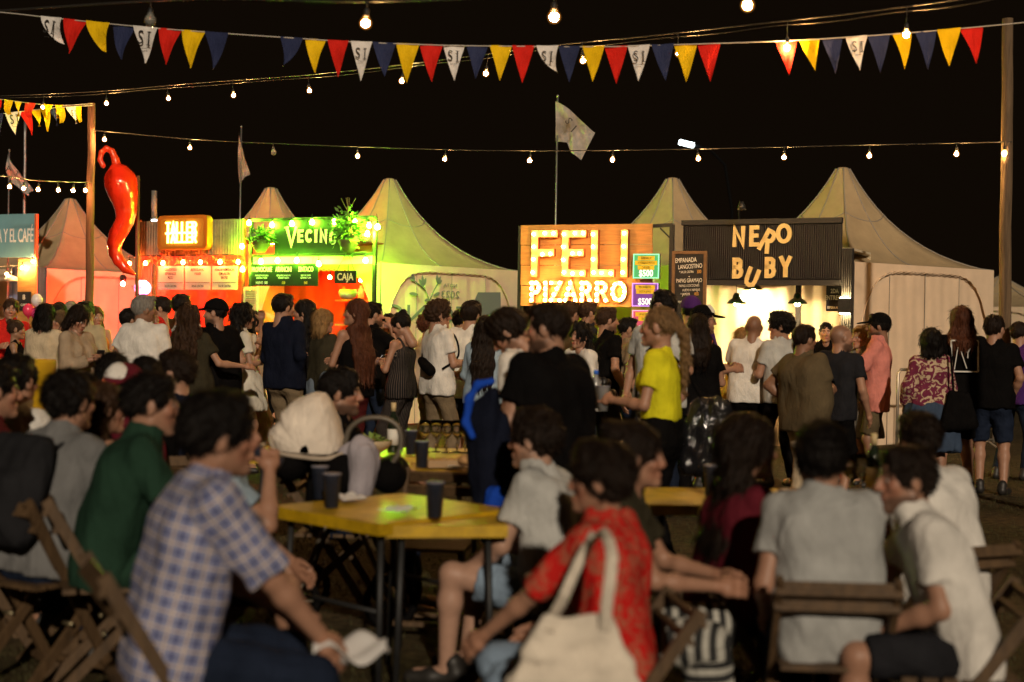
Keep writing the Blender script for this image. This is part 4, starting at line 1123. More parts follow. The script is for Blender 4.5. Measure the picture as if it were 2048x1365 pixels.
# ---- green stall: VECINO
GREEN = (.30, 1.0, .02)
F = Front(752, 21.2, 28)
st = F.root('food_stall', 'black framed food stall with green bulbs, hanging plants and a green name sign', 'food stall')
for px, t in ((503, 440), (751, 434)): frame_post(st, F, px, t)
for px in (503, 751):
    x, z = F.hit(px, 440); b = MB(); b.box((x, 1.9, 1.1), (.05, .05, 2.2)); b.build('post', BLACKP, st)
frame_bar(st, F, (503, 441), (751, 435), .001); frame_bar(st, F, (503, 512), (751, 508), .001, .04)
DKG = mat('bottle green board', (.005, .014, .008), .55, noise=(8, .3))
CREAMP = mat('cream sign paint', (.62, .58, .44), .6)
sg = panel('sign_panel', F.rect(554, 440, 698, 508), DKG, st, -.045, .03)
hx = F.hit
for ch, px, py, w_, h in (('V', 588, 474, .22, .30), ('E', 606, 473, .105, .20), ('C', 622, 473, .115, .20), ('I', 637, 473, .05, .20), ('N', 652, 473, .13, .20), ('O', 671, 477, .13, .20)):
    x, z = hx(px, py); o = obj('letter', stroke_mesh(ch, w_, h, .042 if ch != 'I' else .045, .012), CREAMP, sg, (x, -.061, z))
    if ch in 'V':
        b = MB(); b.box((x - (w_ / 2 - .02 if ch != 'I' else 0), -.0755, z + h / 2 - .012), (.085, .004, .022)); b.build('serif', CREAMP, sg)
panel('fascia', F.rect(503, 513, 751, 529), mat('white fascia cloth', (.6, .58, .52), .8), st, .03, .012)
REDW = mat('red stall lining', (.55, .06, .03), .8, noise=(3, .2), bump=(5, .3))
x0, z0, x1, z1 = F.rect(490, 520, 760, 640, 1.8)
b = MB(); b.sheet(lambda u, v: (x0 + (x1 - x0) * u, 1.8 + .02 * math.sin(u * 50), .02 + 2.9 * v), 60, 4); b.build('back_wall', REDW, st)
b = MB(); b.box((x0 * .5, .95, 2.86), (2.3, 1.8, .02)); b.build('ceiling', mat('stall ceiling board', (.3, .1, .05), .8), st)
WOODC = mat('counter plank', (.34, .20, .09), .6, noise=(6, .4), stretch=(1, 8, 8))
for i in range(6):
    b = MB(); b.box((-1.95 + i * .35 + .0, .30, .55), (.345, .03, 1.05)); b.build('plank', WOODC, st)
b = MB(); b.box((-1.06, .48, 1.09), (2.2, .45, .04)); b.build('counter_top', WOODC, st)
for k, zz in enumerate((1.55, 1.95)):
    b = MB(); b.box((-1.0, 1.62, zz), (1.6, .25, .03)); b.build('shelf', WOODC, st)
SHUT = mat('pale green shutter paint', (.36, .44, .33), .6, noise=(12, .2))
rt_ = F.rect(495, 575, 530, 655); sh = thing('louvred_shutter', 'pale green louvred wooden shutter hung on the stall post', 'shutter', F.M @ Vector((rt_[0], -.06, rt_[1])), -F.yaw - R(20))
W_, H_ = rt_[2] - rt_[0], rt_[3] - rt_[1]
for q, d in (((0, 0), 0), ((W_, 0), 0)):
    b = MB(); b.box((q[0], 0, H_ / 2), (.05, .035, H_)); b.build('stile', SHUT, sh)
for zz in (.02, H_ - .02, H_ * .5):
    b = MB(); b.box((W_ / 2, 0, zz), (W_, .03, .05)); b.build('rail', SHUT, sh)
sm_ = MB(); sm_.box((0, 0, 0), (W_ - .05, .012, .042), (R(35), 0, 0)); sme = sm_.mesh('slat')
for i in range(15): obj('slat', sme, SHUT, sh, (W_ / 2, 0, .06 + i * (H_ - .1) / 15))
# green bulbs
GB = bulb_mesh(.036); GB.materials.append(glow('green bulb', GREEN, 800))
gl = [F.M @ Vector((hx(px, py)[0], -.10, hx(px, py)[1])) for px, py in ((498, 440), (552, 440), (600, 438), (640, 436), (690, 436), (752, 436))]
up = [F.M @ Vector((hx(px, py)[0], -.10, hx(px, py)[1] + .12)) for px, py in ((506, 448), (552, 452), (592, 449), (632, 446), (676, 446), (718, 446), (746, 453))]
string_light('green bulb string along the top beam of the plant hung stall', gl, up, drop=.0, bm=GB)
lo_ = [F.M @ Vector((hx(px, py)[0], -.16 + .1 * (i % 2), hx(px, py)[1])) for i, (px, py) in enumerate(((497, 485), (497, 537), (535, 513), (570, 512), (605, 511), (650, 512), (743, 505), (746, 512)))]
lq = [F.M @ Vector((hx(px, py)[0], -.16, hx(px, py)[1] + .10)) for px, py in ((497, 492), (498, 538), (535, 522), (568, 521), (606, 520), (650, 528), (743, 520))]
string_light('green bulb string above the dark green menu board', lo_, lq, drop=.0, bm=GB)
def board(name, label, F, r, m, y, t=.02, cat='menu board', hang=None):
    x0, z0, x1, z1 = F.rect(*r); o = thing(name, label, cat, F.M @ Vector(((x0 + x1) / 2, y, z0)), -F.yaw)
    b = MB(); b.box((0, 0, (z1 - z0) / 2), (x1 - x0, t, z1 - z0)); p = b.build('board', m, o)
    if hang:
        for sg_ in (-1, 1):
            b = MB(); b.tube([(sg_ * (x1 - x0) * .42, 0, z1 - z0), (sg_ * (x1 - x0) * hang[1], .02, z1 - z0 + hang[0])], .003, 4); b.build('cord', CABLE, o)
    return o, x1 - x0, z1 - z0
CHALK = mat('chalk white', (.80, .78, .70), .9); CHALKY = mat('chalk orange', (.70, .36, .06), .9)
mb_, w_, h_ = board('menu_board', 'long dark green menu board with three dishes above the counter', F, (512, 529, 645, 573), DKG, -.12, hang=(.16, .42))
for i, (nm, l1, l2, pr_) in enumerate((('PROVOCAME', 'PROVOLETA DE CABRA', 'ALBAHACA Y NUEZ', '580'), ('ARANCINI', 'CROQUETA DE RISOTTO', 'HONGOS Y QUESO', '520'), ('SINTACO', 'TACO DE CERDO', 'CILANTRO Y LIMA', '560'))):
    x = (-.33 + i * .33) * w_
    text('line', nm, .105, CHALK, mb_, x, h_ * .74, -.013, extrude=.001, xs=.62, offset=.002)
    text('line', l1, .034, CHALK, mb_, x, h_ * .47, -.013, extrude=.001, xs=.7); text('line', l2, .034, CHALK, mb_, x, h_ * .36, -.013, extrude=.001, xs=.7)
    text('price', ('HUEVO  ' if i == 0 else '') + pr_, .06, CHALK if i == 0 else CHALKY, mb_, x, h_ * .14, -.013, extrude=.001, xs=.7)
cj, w_, h_ = board('hanging_sign', 'small dark green sign reading CAJA hung on cords', F, (681, 543, 723, 568), DKG, -.14, cat='sign', hang=(.26, .05))
text('line', 'CAJA', .15, CREAMP, cj, 0, h_ * .5, -.013, extrude=.001, xs=.85, offset=.003)
def leafy(m, c, rad, n, L_, rs, droop=.3):
    for i in range(n):
        d = Vector((rs.gauss(0, 1), rs.gauss(0, 1), rs.gauss(.35, .7))).normalized(); p = Vector(c) + Vector((d.x * rad[0], d.y * rad[1], d.z * rad[2])) * rs.uniform(.2, 1)
        t = (d + Vector((rs.gauss(0, .5), rs.gauss(0, .5), rs.gauss(-droop, .4)))).normalized(); s_ = t.cross(Vector((rs.gauss(0, 1), rs.gauss(0, 1), rs.gauss(0, 1)))).normalized(); l_ = L_ * rs.uniform(.6, 1.3)
        m.add([p, p + t * l_ * .5 + s_ * l_ * .22, p + t * l_, p + t * l_ * .5 - s_ * l_ * .22], [(0, 1, 2, 3)])
LEAF = mat('plant leaf', (.06, .12, .025), .55, noise=(6, .4)); TERRA = mat('hanging pot clay', (.05, .035, .02), .8, noise=(9, .3))
def hanging_plant(label, px, py, rad, n, L_, tall=0):
    x, z = hx(px, py); o = thing('hanging_plant', label, 'plant', F.M @ Vector((x, -.13, z)), -F.yaw); rs = random.Random(px)
    b = MB(); b.lathe([(.07, -.02), (.12, .05), (.155, .13), (.165, .17), (.15, .17)], 14); b.build('pot', TERRA, o)
    b = MB(); leafy(b, (0, 0, .14 + rad[2] * .45), (rad[0], rad[1], rad[2] * 1.15), int(n * 1.4), L_, rs); b.build('foliage', LEAF, o)
    b = MB()
    for k in range(5): b.tube([(0, 0, .12), (rs.uniform(-.1, .1), rs.uniform(-.05, .05), .3 + tall * .4), (rs.uniform(-.18, .18), rs.uniform(-.08, .08), .35 + tall)], .006, 4)
    b.build('stem', mat('plant stem', (.10, .09, .03), .8), o)
    for sg_ in (-1, 1):
        b = MB(); b.tube([(sg_ * .15, 0, .16), (0, .06, .42)], .004, 4); b.build('cord', CABLE, o)
hanging_plant('bushy plant in a hanging clay pot left of the green name sign', 532, 504, (.22, .14, .13), 170, .10)
hanging_plant('tall leafy plant in a hanging clay pot right of the green name sign', 707, 504, (.30, .16, .34), 330, .09, .45)
# things on the stall shelf
rs_ = random.Random(5)
SHELFC = [mat('jar amber', (.35, .16, .03), .2), mat('jar green', (.06, .14, .04), .2), mat('box cream', (.6, .52, .38), .7), mat('jar red', (.45, .04, .02), .3)]
for i in range(9):
    b = MB(); r_ = rs_.uniform(.035, .06); hh = rs_.uniform(.14, .24); b.lathe([(r_, 0), (r_, hh * .7), (r_ * .45, hh * .85), (r_ * .45, hh)], 10)
    tag(b.build('jar', SHELFC[i % 4], None, F.M @ Vector((-1.7 + i * .17, 1.6, 1.566 if i % 2 else 1.966)), (0, 0, 0)), ('amber', 'green', 'cream', 'red')[i % 4] + ' jar on a shelf inside the plant hung stall', 'jar', 'jars on the stall shelves')
x, z = hx(677, 585); pl = thing('pendant_lamp', 'ribbed cream lamp shade hanging over the counter of the plant hung stall', 'lamp', F.M @ Vector((x, .25, z)), -F.yaw)
b = MB(); b.lathe([(.13, .05), (.15, 0), (.12, -.07), (.04, -.1)][::-1], 14); b.build('lamp_shade', mat('shade cream', (.55, .45, .25), .7), pl); b = MB(); b.tube([(0, 0, .05), (0, 0, .75)], .005, 5); b.build('cord', CABLE, pl)
RB = bulb_mesh(.03); RB.materials.append(glow('red bulb', (1, .06, .02), 400))
OB = bulb_mesh(.03); OB.materials.append(glow('orange bulb', (1, .13, .02), 1200))
rp = [F.M @ Vector((x_, 1.2, z_)) for x_, z_ in ((-1.9, 2.5), (-1.2, 2.42), (-.6, 2.42), (-.1, 2.5))]
GB2 = bulb_mesh(.036); GB2.materials.append(glow('added roof tint bulb', (.36, 1.0, .02), 3600))  # extra bulbs added to throw green onto the neighbouring tent roof
ge = [F.M @ Vector((x_, -.12, z_)) for x_, z_ in ((.06, 3.2), (.08, 3.12), (-.10, 3.02), (-.3, 3.0))]
string_light('two added yellow green bulbs that tint the tent roof beside the plant hung stall', ge, [ge[1], ge[2]], drop=.0, bm=GB2)
string_light('red bulb string inside the plant hung stall', rp, [F.M @ Vector((x_, 1.2, z_)) for x_, z_ in ((-1.7, 2.45), (-1.1, 2.4), (-.55, 2.2), (-.2, 2.25))], drop=.02, bm=OB)

# ---- red stall: TALLER
xL, _ = F.hit(490, 640); q = F.M @ Vector((xL - .08, 0, 0))
class F2(Front):
    def __init__(s): s.o = Vector((q.x, q.y, 0)); s.yaw = R(28); s.M = Matrix.Translation(s.o) @ Matrix.Rotation(-s.yaw, 4, 'Z'); s.I = s.M.inverted(); s.n = s.M.to_3x3() @ Vector((0, -1, 0))
F = F2(); hx = F.hit
st = F.root('food_stall', 'red lit food stall with a corrugated metal top and glowing yellow letters', 'food stall')
for px, t in ((280, 441), (489, 438)): frame_post(st, F, px, t, m=mat('red oxide steel', (.16, .035, .02), .6))
frame_bar(st, F, (280, 512), (489, 508), -.001, .035)
CORR = mat('corrugated zinc', (.17, .14, .085), .5, metal=.5, noise=(7, .4))
x0, z0, x1, z1 = F.rect(280, 441, 489, 510)
b = MB(); b.sheet(lambda u, v: (x0 + (x1 - x0) * u, -.03 - .011 * math.cos(u * (x1 - x0) / .055 * 2 * math.pi), z0 + (z1 - z0) * v), 300, 1); b.build('corrugated_panel', CORR, st)
sx0, sz0, sx1, sz1 = F.rect(331, 433, 430, 501)
ob = MB(); w2, h2 = (sx1 - sx0) / 2, (sz1 - sz0) / 2; pts = []
for cx_, cz_, a0 in ((w2 - .08, h2 - .08, 0), (-w2 + .08, h2 - .08, 90), (-w2 + .08, -h2 + .08, 180), (w2 - .08, -h2 + .08, 270)):
    pts += [(cx_ + .08 * math.cos(R(a0 + k * 18)), cz_ + .08 * math.sin(R(a0 + k * 18))) for k in range(6)]
ob.prism([(p[0], p[1]) for p in pts], -.19, -.06); sgn = ob.build('sign_box', mat('orange sign box', (.40, .14, .012), .5), st, ((sx0 + sx1) / 2, 0, (sz0 + sz1) / 2))
ib = MB(); ib.prism([(p[0] * .86, p[1] * .82) for p in pts], -.196, -.192); ib.build('sign_face', mat('ochre sign face', (.45, .20, .02), .6), sgn)
NEON = glow('yellow neon', (1, .62, .10), 9)
for dz, hh in ((.075, .19), (-.085, .17)):
    for i, ch in enumerate('TALLER'):
        obj('letter', stroke_mesh(ch, .10, hh, .027, .02), NEON, sgn, (-.275 + i * .108, -.199, dz))
x0, z0, x1, z1 = F.rect(270, 520, 495, 660, 1.6)
b = MB(); b.sheet(lambda u, v: (x0 + (x1 - x0 + .3) * u, 1.6 + .03 * math.sin(u * 40) + .02 * math.sin(u * 17), .02 + 2.7 * v), 70, 4); b.build('back_wall', REDW, st)
for i in range(5):
    b = MB(); b.box((-1.75 + i * .38, .30, .53), (.375, .03, 1.02)); b.build('plank', WOODC, st)
b = MB(); b.box((-1.0, .45, 1.06), (2.0, .4, .04)); b.build('counter_top', WOODC, st)
tp = [F.M @ Vector((hx(px, py)[0], -.10, hx(px, py)[1])) for px, py in ((262, 516), (300, 514), (340, 515), (385, 513), (430, 514), (492, 510))]
string_light('orange bulb string along the chili garland of the red stall', tp, [F.M @ Vector((hx(px, py)[0], -.12, hx(px, py)[1] + .10)) for px, py in ((269, 526), (301, 525), (336, 525), (376, 524), (411, 524), (450, 523), (486, 523))], drop=.0, bm=OB)
gr = MB(); rs_ = random.Random(9)
for i in range(420):
    t = rs_.random(); px = 300 + 190 * t; x, z = hx(px, 520 + rs_.gauss(0, 4)); p = Vector((x, -.06 + rs_.gauss(0, .03), z)); d = Vector((rs_.gauss(0, .6), rs_.gauss(0, .5), rs_.gauss(-.4, .6))).normalized() * rs_.uniform(.04, .09); s_ = d.cross(Vector((rs_.gauss(0, 1), rs_.gauss(0, 1), 0))).normalized() * .015
    gr.add([p, p + d * .5 + s_, p + d, p + d * .5 - s_], [(0, 1, 2, 3)])
g_ = gr.build('garland', mat('dried chili garland', (.42, .06, .02), .6, noise=(9, .4)), None, F.M.translation, (0, 0, -F.yaw)); tag(g_, 'garland of dried red chilies over the hanging menu boards', 'garland')
PAPER = mat('grey menu card', (.42, .38, .34), .8)
for i, (a, l) in enumerate(((322, ('STRACCIATELLA', 'ESPARRAGOS', 'PESTO')), (376, ('ALETO CILANTRO', 'YOGUR', '')), (430, ('HONGOS Y REMOLACHA', 'SEMILLAS CHILI', 'BROTES')))):
    o, w_, h_ = board('menu_board', 'grey hanging menu card listing ' + ('asparagus and pesto', 'cilantro and yogurt', 'seeds, chili and sprouts')[i], F, (a, 533, a + 50, 580), PAPER, -.06, hang=(.12, .42))
    for j, t in enumerate(l):
        if t: text('line', t, .062, INK, o, 0, h_ * (.84 - j * .17), -.012, extrude=.001, xs=.55 if len(t) > 12 else .62, offset=.001)
    b = MB(); b.box((0, -.0125, h_ * .30), (w_ * .98, .003, .008)); b.build('rule', INK, o)
    text('line', 'TALLER CANTINA', .052, INK, o, 0, h_ * .15, -.012, extrude=.001, xs=.6)
x, z = hx(298, 577); ln = thing('paper_lantern', 'glowing pink round lantern at the corner of the red stall', 'lantern', F.M @ Vector((x, -.15, z)), -F.yaw)
b = MB(); b.lathe([(.04, -.125)] + [(.135 * math.cos(a), .125 * math.sin(a)) for a in (-1.1, -.8, -.5, -.2, .1, .4, .7, 1.0)] + [(.05, .125)], 20); b.build('lantern_globe', glow('pink paper', (1, .22, .62), 4), ln)
b = MB(); b.tube([(0, 0, .12), (0, 0, .40)], .005, 5); b.lathe([(.05, .12), (.04, .15)], 12); b.build('cord', CABLE, ln)
text('line', 'TALLER', .075, mat('lantern print', (.25, .02, .12), .7), ln, 0, 0, -.139, extrude=.001, xs=.9)
# red stage lamp on the left post, turned to the tent beside it
x, z = hx(272, 572); rl = thing('stage_lamp', 'small red stage lamp hanging between the red stall and its tent', 'lamp', P(246, 566, 25.0), -F.yaw)
b = MB(); b.lathe([(.05, .02), (.065, .10), (.03, .14)], 10); b.build('housing', BLACKP, rl); RB2 = bulb_mesh(.032); RB2.materials.append(glow('red stage bulb', (1, .04, .02), 20000)); obj('bulb', RB2, None, rl, (0, 0, -.02)); b = MB(); b.tube([(0, 0, .14), (0, 0, .4)], .005, 5); b.build('cord', CABLE, rl)
# the cold lamp on the grey post
q_ = P(308, 448, 24.4); cl = thing('flood_lamp', 'small cold white flood lamp on the grey post', 'lamp', q_); b = MB(); b.lathe([(.0, -.05), (.05, -.03), (.06, .02), (.03, .06)], 10); b.build('lamp_glass', glow('cold lamp', (.75, .85, 1.0), 90), cl); b = MB(); b.box((0, .07, .06), (.12, .12, .05)); b.build('bracket', STEEL, cl)
oi = [F.M @ Vector((x_, .9, 3.05)) for x_ in (-1.6, -1.0, -.5, .1)]
OB2 = bulb_mesh(.036); OB2.materials.append(glow('added hidden orange bulb', (1, .26, .03), 2500))  # unseen bulbs added behind the panel to light the tent roof orange
string_light('hidden orange bulb string added behind the corrugated top to light the tent roof', oi, [F.M @ Vector((x_, .9, 3.0)) for x_ in (-1.3, -.7, -.1)], drop=.0, bm=OB2)
# ---- chili pepper
Yc = 22.0; ch = thing('chili_pepper', 'giant glossy red chili pepper sculpture hung beside the red stall', 'sculpture', (P(240, 420, Yc).x, Yc, 0)); o0 = Vector(ch.location)
sk_ = Skin(.025); pp_ = [((232, 338), 12), ((239, 354), 26), ((242, 368), 32), ((246, 385), 29), ((250, 403), 24), ((252, 425), 20), ((250, 442), 17.5), ((243, 456), 17), ((235, 469), 16.5), ((229, 487), 14.5), ((230, 506), 12.5), ((238, 522), 11.5), ((251, 537), 10), ((268, 549), 4)]
c_ = [(P(x, y, Yc) - o0, r_ / (FPX / Yc)) for (x, y), r_ in pp_]
for (a, ra), (b_, rb) in zip(c_[:-1], c_[1:]): sk_.cone(a, b_, ra, rb, .03)
for sx in (-1, 1): sk_.ball(P(240 + sx * 14, 358, Yc) - o0, .13, .04)
sk_.build('pepper', mat('glossy red resin', (.62, .025, .008), .18, coat=.8, noise=(2, .15), spec=.6), ch)
s2 = Skin(.014); pp_ = [((206, 331), 5.5), ((200, 320), 5), ((203, 305), 5), ((213, 297), 5.5), ((224, 303), 6), ((231, 320), 7.5), ((236, 345), 13)]
c_ = [(P(x, y, Yc) - o0, r_ / (FPX / Yc)) for (x, y), r_ in pp_]
for (a, ra), (b_, rb) in zip(c_[:-1], c_[1:]): s2.cone(a, b_, ra, rb, .02)
s2.build('stalk', mat('orange red resin', (.55, .04, .012), .25, coat=.6), ch)
b = MB(); b.tube([P(276, 352, Yc + .25) - o0, P(274, 560, Yc + .25) - o0, (P(273, 600, Yc).x - o0.x, .25, 0)], .03, 8); b.tube([P(276, 420, Yc + .25) - o0, P(248, 418, Yc) - o0], .015, 6); b.build('support', mat('rusty support', (.10, .035, .02), .7), ch)

# ---- plywood stall: FELI PIZARRO
F = Front(1172, 20.1, 22); hx = F.hit
st = F.root('food_stall', 'food stall with a plywood front and big bulb lit marquee letters', 'food stall')
PLY = mat('plywood', (.46, .22, .06), .6, noise=(4, .28), bump=(30, .1), stretch=(1, 1, 9))
for i, (a, b_) in enumerate(((449, 490), (490, 531), (531, 572), (572, 614))):
    r = F.rect(1042, a, 1305, b_); r = (r[0], r[1] + .004, r[2], r[3] - .004); panel('plywood_sheet', r, PLY, st, .003 * (i % 2), .02)
frame_post(st, F, 1040, 452, .06, .07); frame_post(st, F, 1342, 449, .06, .06)
frame_bar(st, F, (1300, 452), (1342, 450), .06, .05); frame_bar(st, F, (1318, 456), (1340, 478), .06, .02)
b = MB(); b.box((.05, .6, .53), (1.9, .5, 1.05)); b.build('counter', WOODC, st)
YW = mat('mustard stall lining', (.42, .24, .06), .85, bump=(6, .3)); b = MB(); b.box((0, 1.5, 1.25), (2.5, .03, 2.5)); b.build('back_wall', YW, st)
RUST = mat('rust letter side', (.20, .05, .015), .7); TRAY = mat('orange cream letter face', (.60, .34, .13), .5)
MBULB = bulb_mesh(.021, 8); MBULB.materials.append(glow('marquee bulb', (1.0, .46, .13), 170))
def marquee(ch, px0, px1, py0, py1, t, bulbs, depth=.07):
    x0, z0, x1, z1 = F.rect(px0, py0, px1, py1); w_, h_ = x1 - x0, z1 - z0
    o = obj('letter', stroke_mesh(ch, w_, h_, t, depth), RUST, st, ((x0 + x1) / 2, -.011, (z0 + z1) / 2))
    f = obj('letter_face', stroke_mesh(ch, w_ - .012, h_ - .012, t - .014, .004), TRAY, o, (0, -depth - .0045, 0))
    mx = max(p[0] for l in STK[ch] for p in l) or 1
    if bulbs is None:
        pts = []
        for l in STK[ch]:
            P_ = [Vector(((p[0] / mx - .5) * (w_ - t) if ch != 'I' else 0, 0, (p[1] - .5) * (h_ - t))) for p in l]; acc = 0; last = None
            for a, c in zip(P_[:-1], P_[1:]):
                n = max(1, round((c - a).length / .095))
                for k in range(n + 1):
                    q = a.lerp(c, k / n)
                    if all((q - u_).length > .062 for u_ in pts): pts.append(q)
    else: pts = [Vector((hx(*b_)[0] - (x0 + x1) / 2, 0, hx(*b_)[1] - (z0 + z1) / 2)) for b_ in bulbs]
    for p in pts:
        q = obj('bulb', MBULB, None, o, (p.x, -depth - .036, p.z)); q.rotation_euler = (R(-90), 0, 0)
marquee('F', 1066, 1119, 461, 555, .112, [(1073, 470), (1095, 468), (1112, 468), (1073, 495), (1072, 520), (1071, 546), (1090, 510), (1106, 509)])
marquee('E', 1127, 1176, 461, 555, .112, [(1133, 470), (1155, 468), (1171, 468), (1132, 495), (1132, 521), (1133, 546), (1150, 548), (1168, 548), (1150, 508), (1164, 508)])
marquee('L', 1185, 1233, 461, 555, .112, [(1191, 470), (1191, 495), (1191, 520), (1192, 546), (1208, 547), (1226, 548)])
marquee('I', 1245, 1259, 460, 556, .112, [(1253, 468), (1252, 494), (1251, 520), (1250, 546)])
for c, a, b_ in (('P', 1063, 1086), ('I', 1090, 1099), ('Z', 1102, 1128), ('A', 1130, 1159), ('R', 1163, 1188), ('R', 1193, 1220), ('O', 1224, 1257)): marquee(c, a, b_, 562, 606, .066, None, .05)
YSTRIP = mat('yellow label strip', (.75, .50, .02), .7, emis=(.9, .55, .02), es=.15); WTXT = mat('white price', (.8, .8, .8), .7, emis=(1, 1, 1), es=.8)
for lab, r, c, rows, pr_ in (('green', (1271, 509, 1323, 558), (.10, .62, .22), ('SANDWICH', 'X HONGOS FRITOS', '(VEGGIE)'), '$500'), ('purple', (1269, 567, 1321, 614), (.26, .07, .42), ('MATAMBRITO', 'GOCHUJANG'), '$500'), ('pink', (1269, 621, 1321, 668), (.85, .12, .22), ('LANGOSTINO', 'EN PAN'), '$600')):
    x0, z0, x1, z1 = F.rect(*r); o = thing('light_box', lab + ' lit menu box with yellow strips and a white price', 'light box', F.M @ Vector(((x0 + x1) / 2, -.08, z0)), -F.yaw); w_, h_ = x1 - x0, z1 - z0
    b = MB(); b.box((0, 0, h_ / 2), (w_, .06, h_)); b.build('case', mat('light box case', (.05, .05, .05), .5), o)
    b = MB(); b.box((0, -.032, h_ / 2), (w_ - .03, .004, h_ - .03)); b.build('lit_face', mat(lab + ' lit face', tuple(v * .35 for v in c), .6, emis=c, es=.5), o)
    ec = tuple(min(1, v * 1.7 + .25) for v in c)
    for dx, dz, sx_, sz_ in ((-w_ / 2 + .008, 0, .014, h_), (w_ / 2 - .008, 0, .014, h_), (0, h_ / 2 - .008, w_ - .034, .014), (0, -h_ / 2 + .008, w_ - .034, .014)):
        b = MB(); b.box((dx, -.036, h_ / 2 + dz), (sx_, .014, sz_)); b.build('light_tube', mat(lab + ' edge tube', c, .4, emis=ec, es=1.1), o)
    for j, t in enumerate(rows):
        zz = h_ * (.82 - j * .19); b = MB(); b.box((0, -.036, zz), (min(w_ - .06, .022 * len(t) + .06), .004, .058)); b.build('label_strip', YSTRIP, o)
        text('line', t, .045, INK, o, 0, zz, -.039, extrude=.0006, xs=.62)
    text('price', pr_, .125, WTXT, o, 0, h_ * .2, -.0365, extrude=.002, xs=.8, offset=.003)
# pink light tubes under the plywood
for a, b_ in (((1004, 634), (1042, 632)),):
    p, q2 = hx(*a), hx(*b_); bb = MB(); bb.tube([(p[0], -.02, p[1]), (q2[0], -.02, q2[1])], .012, 6); o = bb.build('light_tube', glow('pink tube', (1, .15, .5), 6), st)
# ---- chalk board
F = Front(1382, 18.7, 22); hx = F.hit
ck, w_, h_ = board('chalk_board', 'tall wood framed chalkboard menu left of the black ribbed stall', F, (1349, 506, 1412, 662), mat('blackboard slate', (.022, .02, .018), .85, noise=(5, .5)), -.05, cat='chalkboard')
WF = mat('board frame wood', (.16, .085, .035), .7, noise=(8, .4))
for dx, dz, sx_, sz_ in ((-w_ / 2, h_ / 2, .04, h_ + .04), (w_ / 2, h_ / 2, .04, h_ + .04), (0, h_, w_ - .04, .04), (0, 0, w_ - .04, .04)):
    b = MB(); b.box((dx, -.01, dz), (sx_, .04, sz_)); b.build('frame', WF, ck)
for body, dx, zf, sz, c, rot in (('EMPANADA', -.05, .90, .088, CHALK, 3), ('LANGOSTINO', .01, .82, .082, CHALK, 4), ('* SALSA OSTRA', -.04, .75, .046, CHALK, 2), ('300', .13, .755, .065, CHALKY, 2), ('-', 0, .70, .1, CHALK, 0), ('PAPAS GRAMAJO', 0, .64, .074, CHALK, 2), ('PAPAS 2 COCCIONES', 0, .575, .046, CHALK, 2), ('HUEVO Y ARVEJAS', .03, .52, .046, CHALK, 2), ('* JAMON', -.05, .465, .05, CHALK, 3), ('400', .1, .47, .065, CHALKY, 3), ('-', 0, .42, .1, CHALK, 0), ('PINCHO MORRONES', 0, .37, .05, CHALK, 2), ('AJI Y LIMON', 0, .31, .05, CHALK, 2), ('450', .08, .25, .06, CHALKY, 0)):
    text('line', body, sz, c, ck, dx, h_ * zf, -.013, rot=rot, extrude=.0008, xs=.62, offset=-.0005)
for sg_ in (-1, 1):
    b = MB(); b.box((sg_ * w_ * .4, .03, -(h_ * .35)), (.035, .03, 1.0)); b.build('leg', WF, ck)
# ---- black ribbed stall: NERO BUBY
F = Front(1684, 18.75, 26); hx = F.hit
st = F.root('food_stall', 'black ribbed food stall with gold letters and green pendant lamps', 'food stall')
MBLK = mat('matt black timber', (.020, .019, .020), .55, noise=(14, .3))
x0, z0, x1, z1 = F.rect(1366, 444, 1683, 566)
panel('sign_backing', (x0, z0, x1, z1), MBLK, st, .02, .03)
b = MB(); n = 74
for i in range(n): b.box((x0 + (i + .5) * (x1 - x0) / n, -.016, (z0 + z1) / 2), ((x1 - x0) / n * .55, .036, z1 - z0 - .10))
o = b.build('rib', MBLK, st); o['kind'] = 'stuff'
for zz in (z0, z1): b = MB(); b.box(((x0 + x1) / 2, -.02, zz), (x1 - x0 + .02, .09, .07)); b.build('trim', MBLK, st)
GOLD = mat('gold letter', (.74, .55, .22), .5, noise=(9, .15))
for ch_, px, py, w_, h_, rot in (('N', 1480, 474, .175, .285, 0), ('E', 1511, 473, .135, .285, 0), ('R', 1538, 483, .17, .32, -28), ('O', 1570, 468, .215, .27, 0), ('B', 1478, 537, .155, .285, 0), ('U', 1506, 556, .18, .27, -20), ('B', 1543, 536, .155, .285, 0), ('Y', 1573, 534, .17, .285, 0)):
    x, z = hx(px, py); o = obj('letter', stroke_mesh(ch_, w_, h_, .056, .03), GOLD, st, (x, -.036, z)); o.rotation_euler = (0, R(-rot), 0)
cx0, cz0, cx1, cz1 = F.rect(1683, 497, 1704, 690)
b = MB(); b.box(((cx0 + cx1) / 2, .04, cz1 / 2), (cx1 - cx0, .08, cz1)); b.build('column', MBLK, st)
b = MB()
for i in range(5): b.box((cx0 + (i + .5) * (cx1 - cx0) / 5, -.016, cz1 / 2), ((cx1 - cx0) / 5 * .55, .03, cz1 - .02))
b.build('rib', MBLK, st)['kind'] = 'stuff'
x, z = hx(1368, 560); b = MB(); b.box((x + .03, .04, z / 2), (.06, .08, z)); b.build('post', MBLK, st)
CREAMW = mat('cream stall lining', (.70, .60, .42), .8, noise=(2, .08), bump=(4, .2))
xa = hx(1360, 600)[0]; xb = hx(1700, 600)[0]
b = MB(); b.sheet(lambda u, v: (xa + (xb - xa) * u, 1.25 + .015 * math.sin(u * 60) + .012 * math.sin(u * 23), .02 + 2.62 * v), 90, 4); b.build('back_wall', CREAMW, st)
b = MB(); b.sheet(lambda u, v: (xa + .05, .1 + 1.1 * u, .02 + 2.6 * v), 10, 4); b.build('side_wall', CREAMW, st)
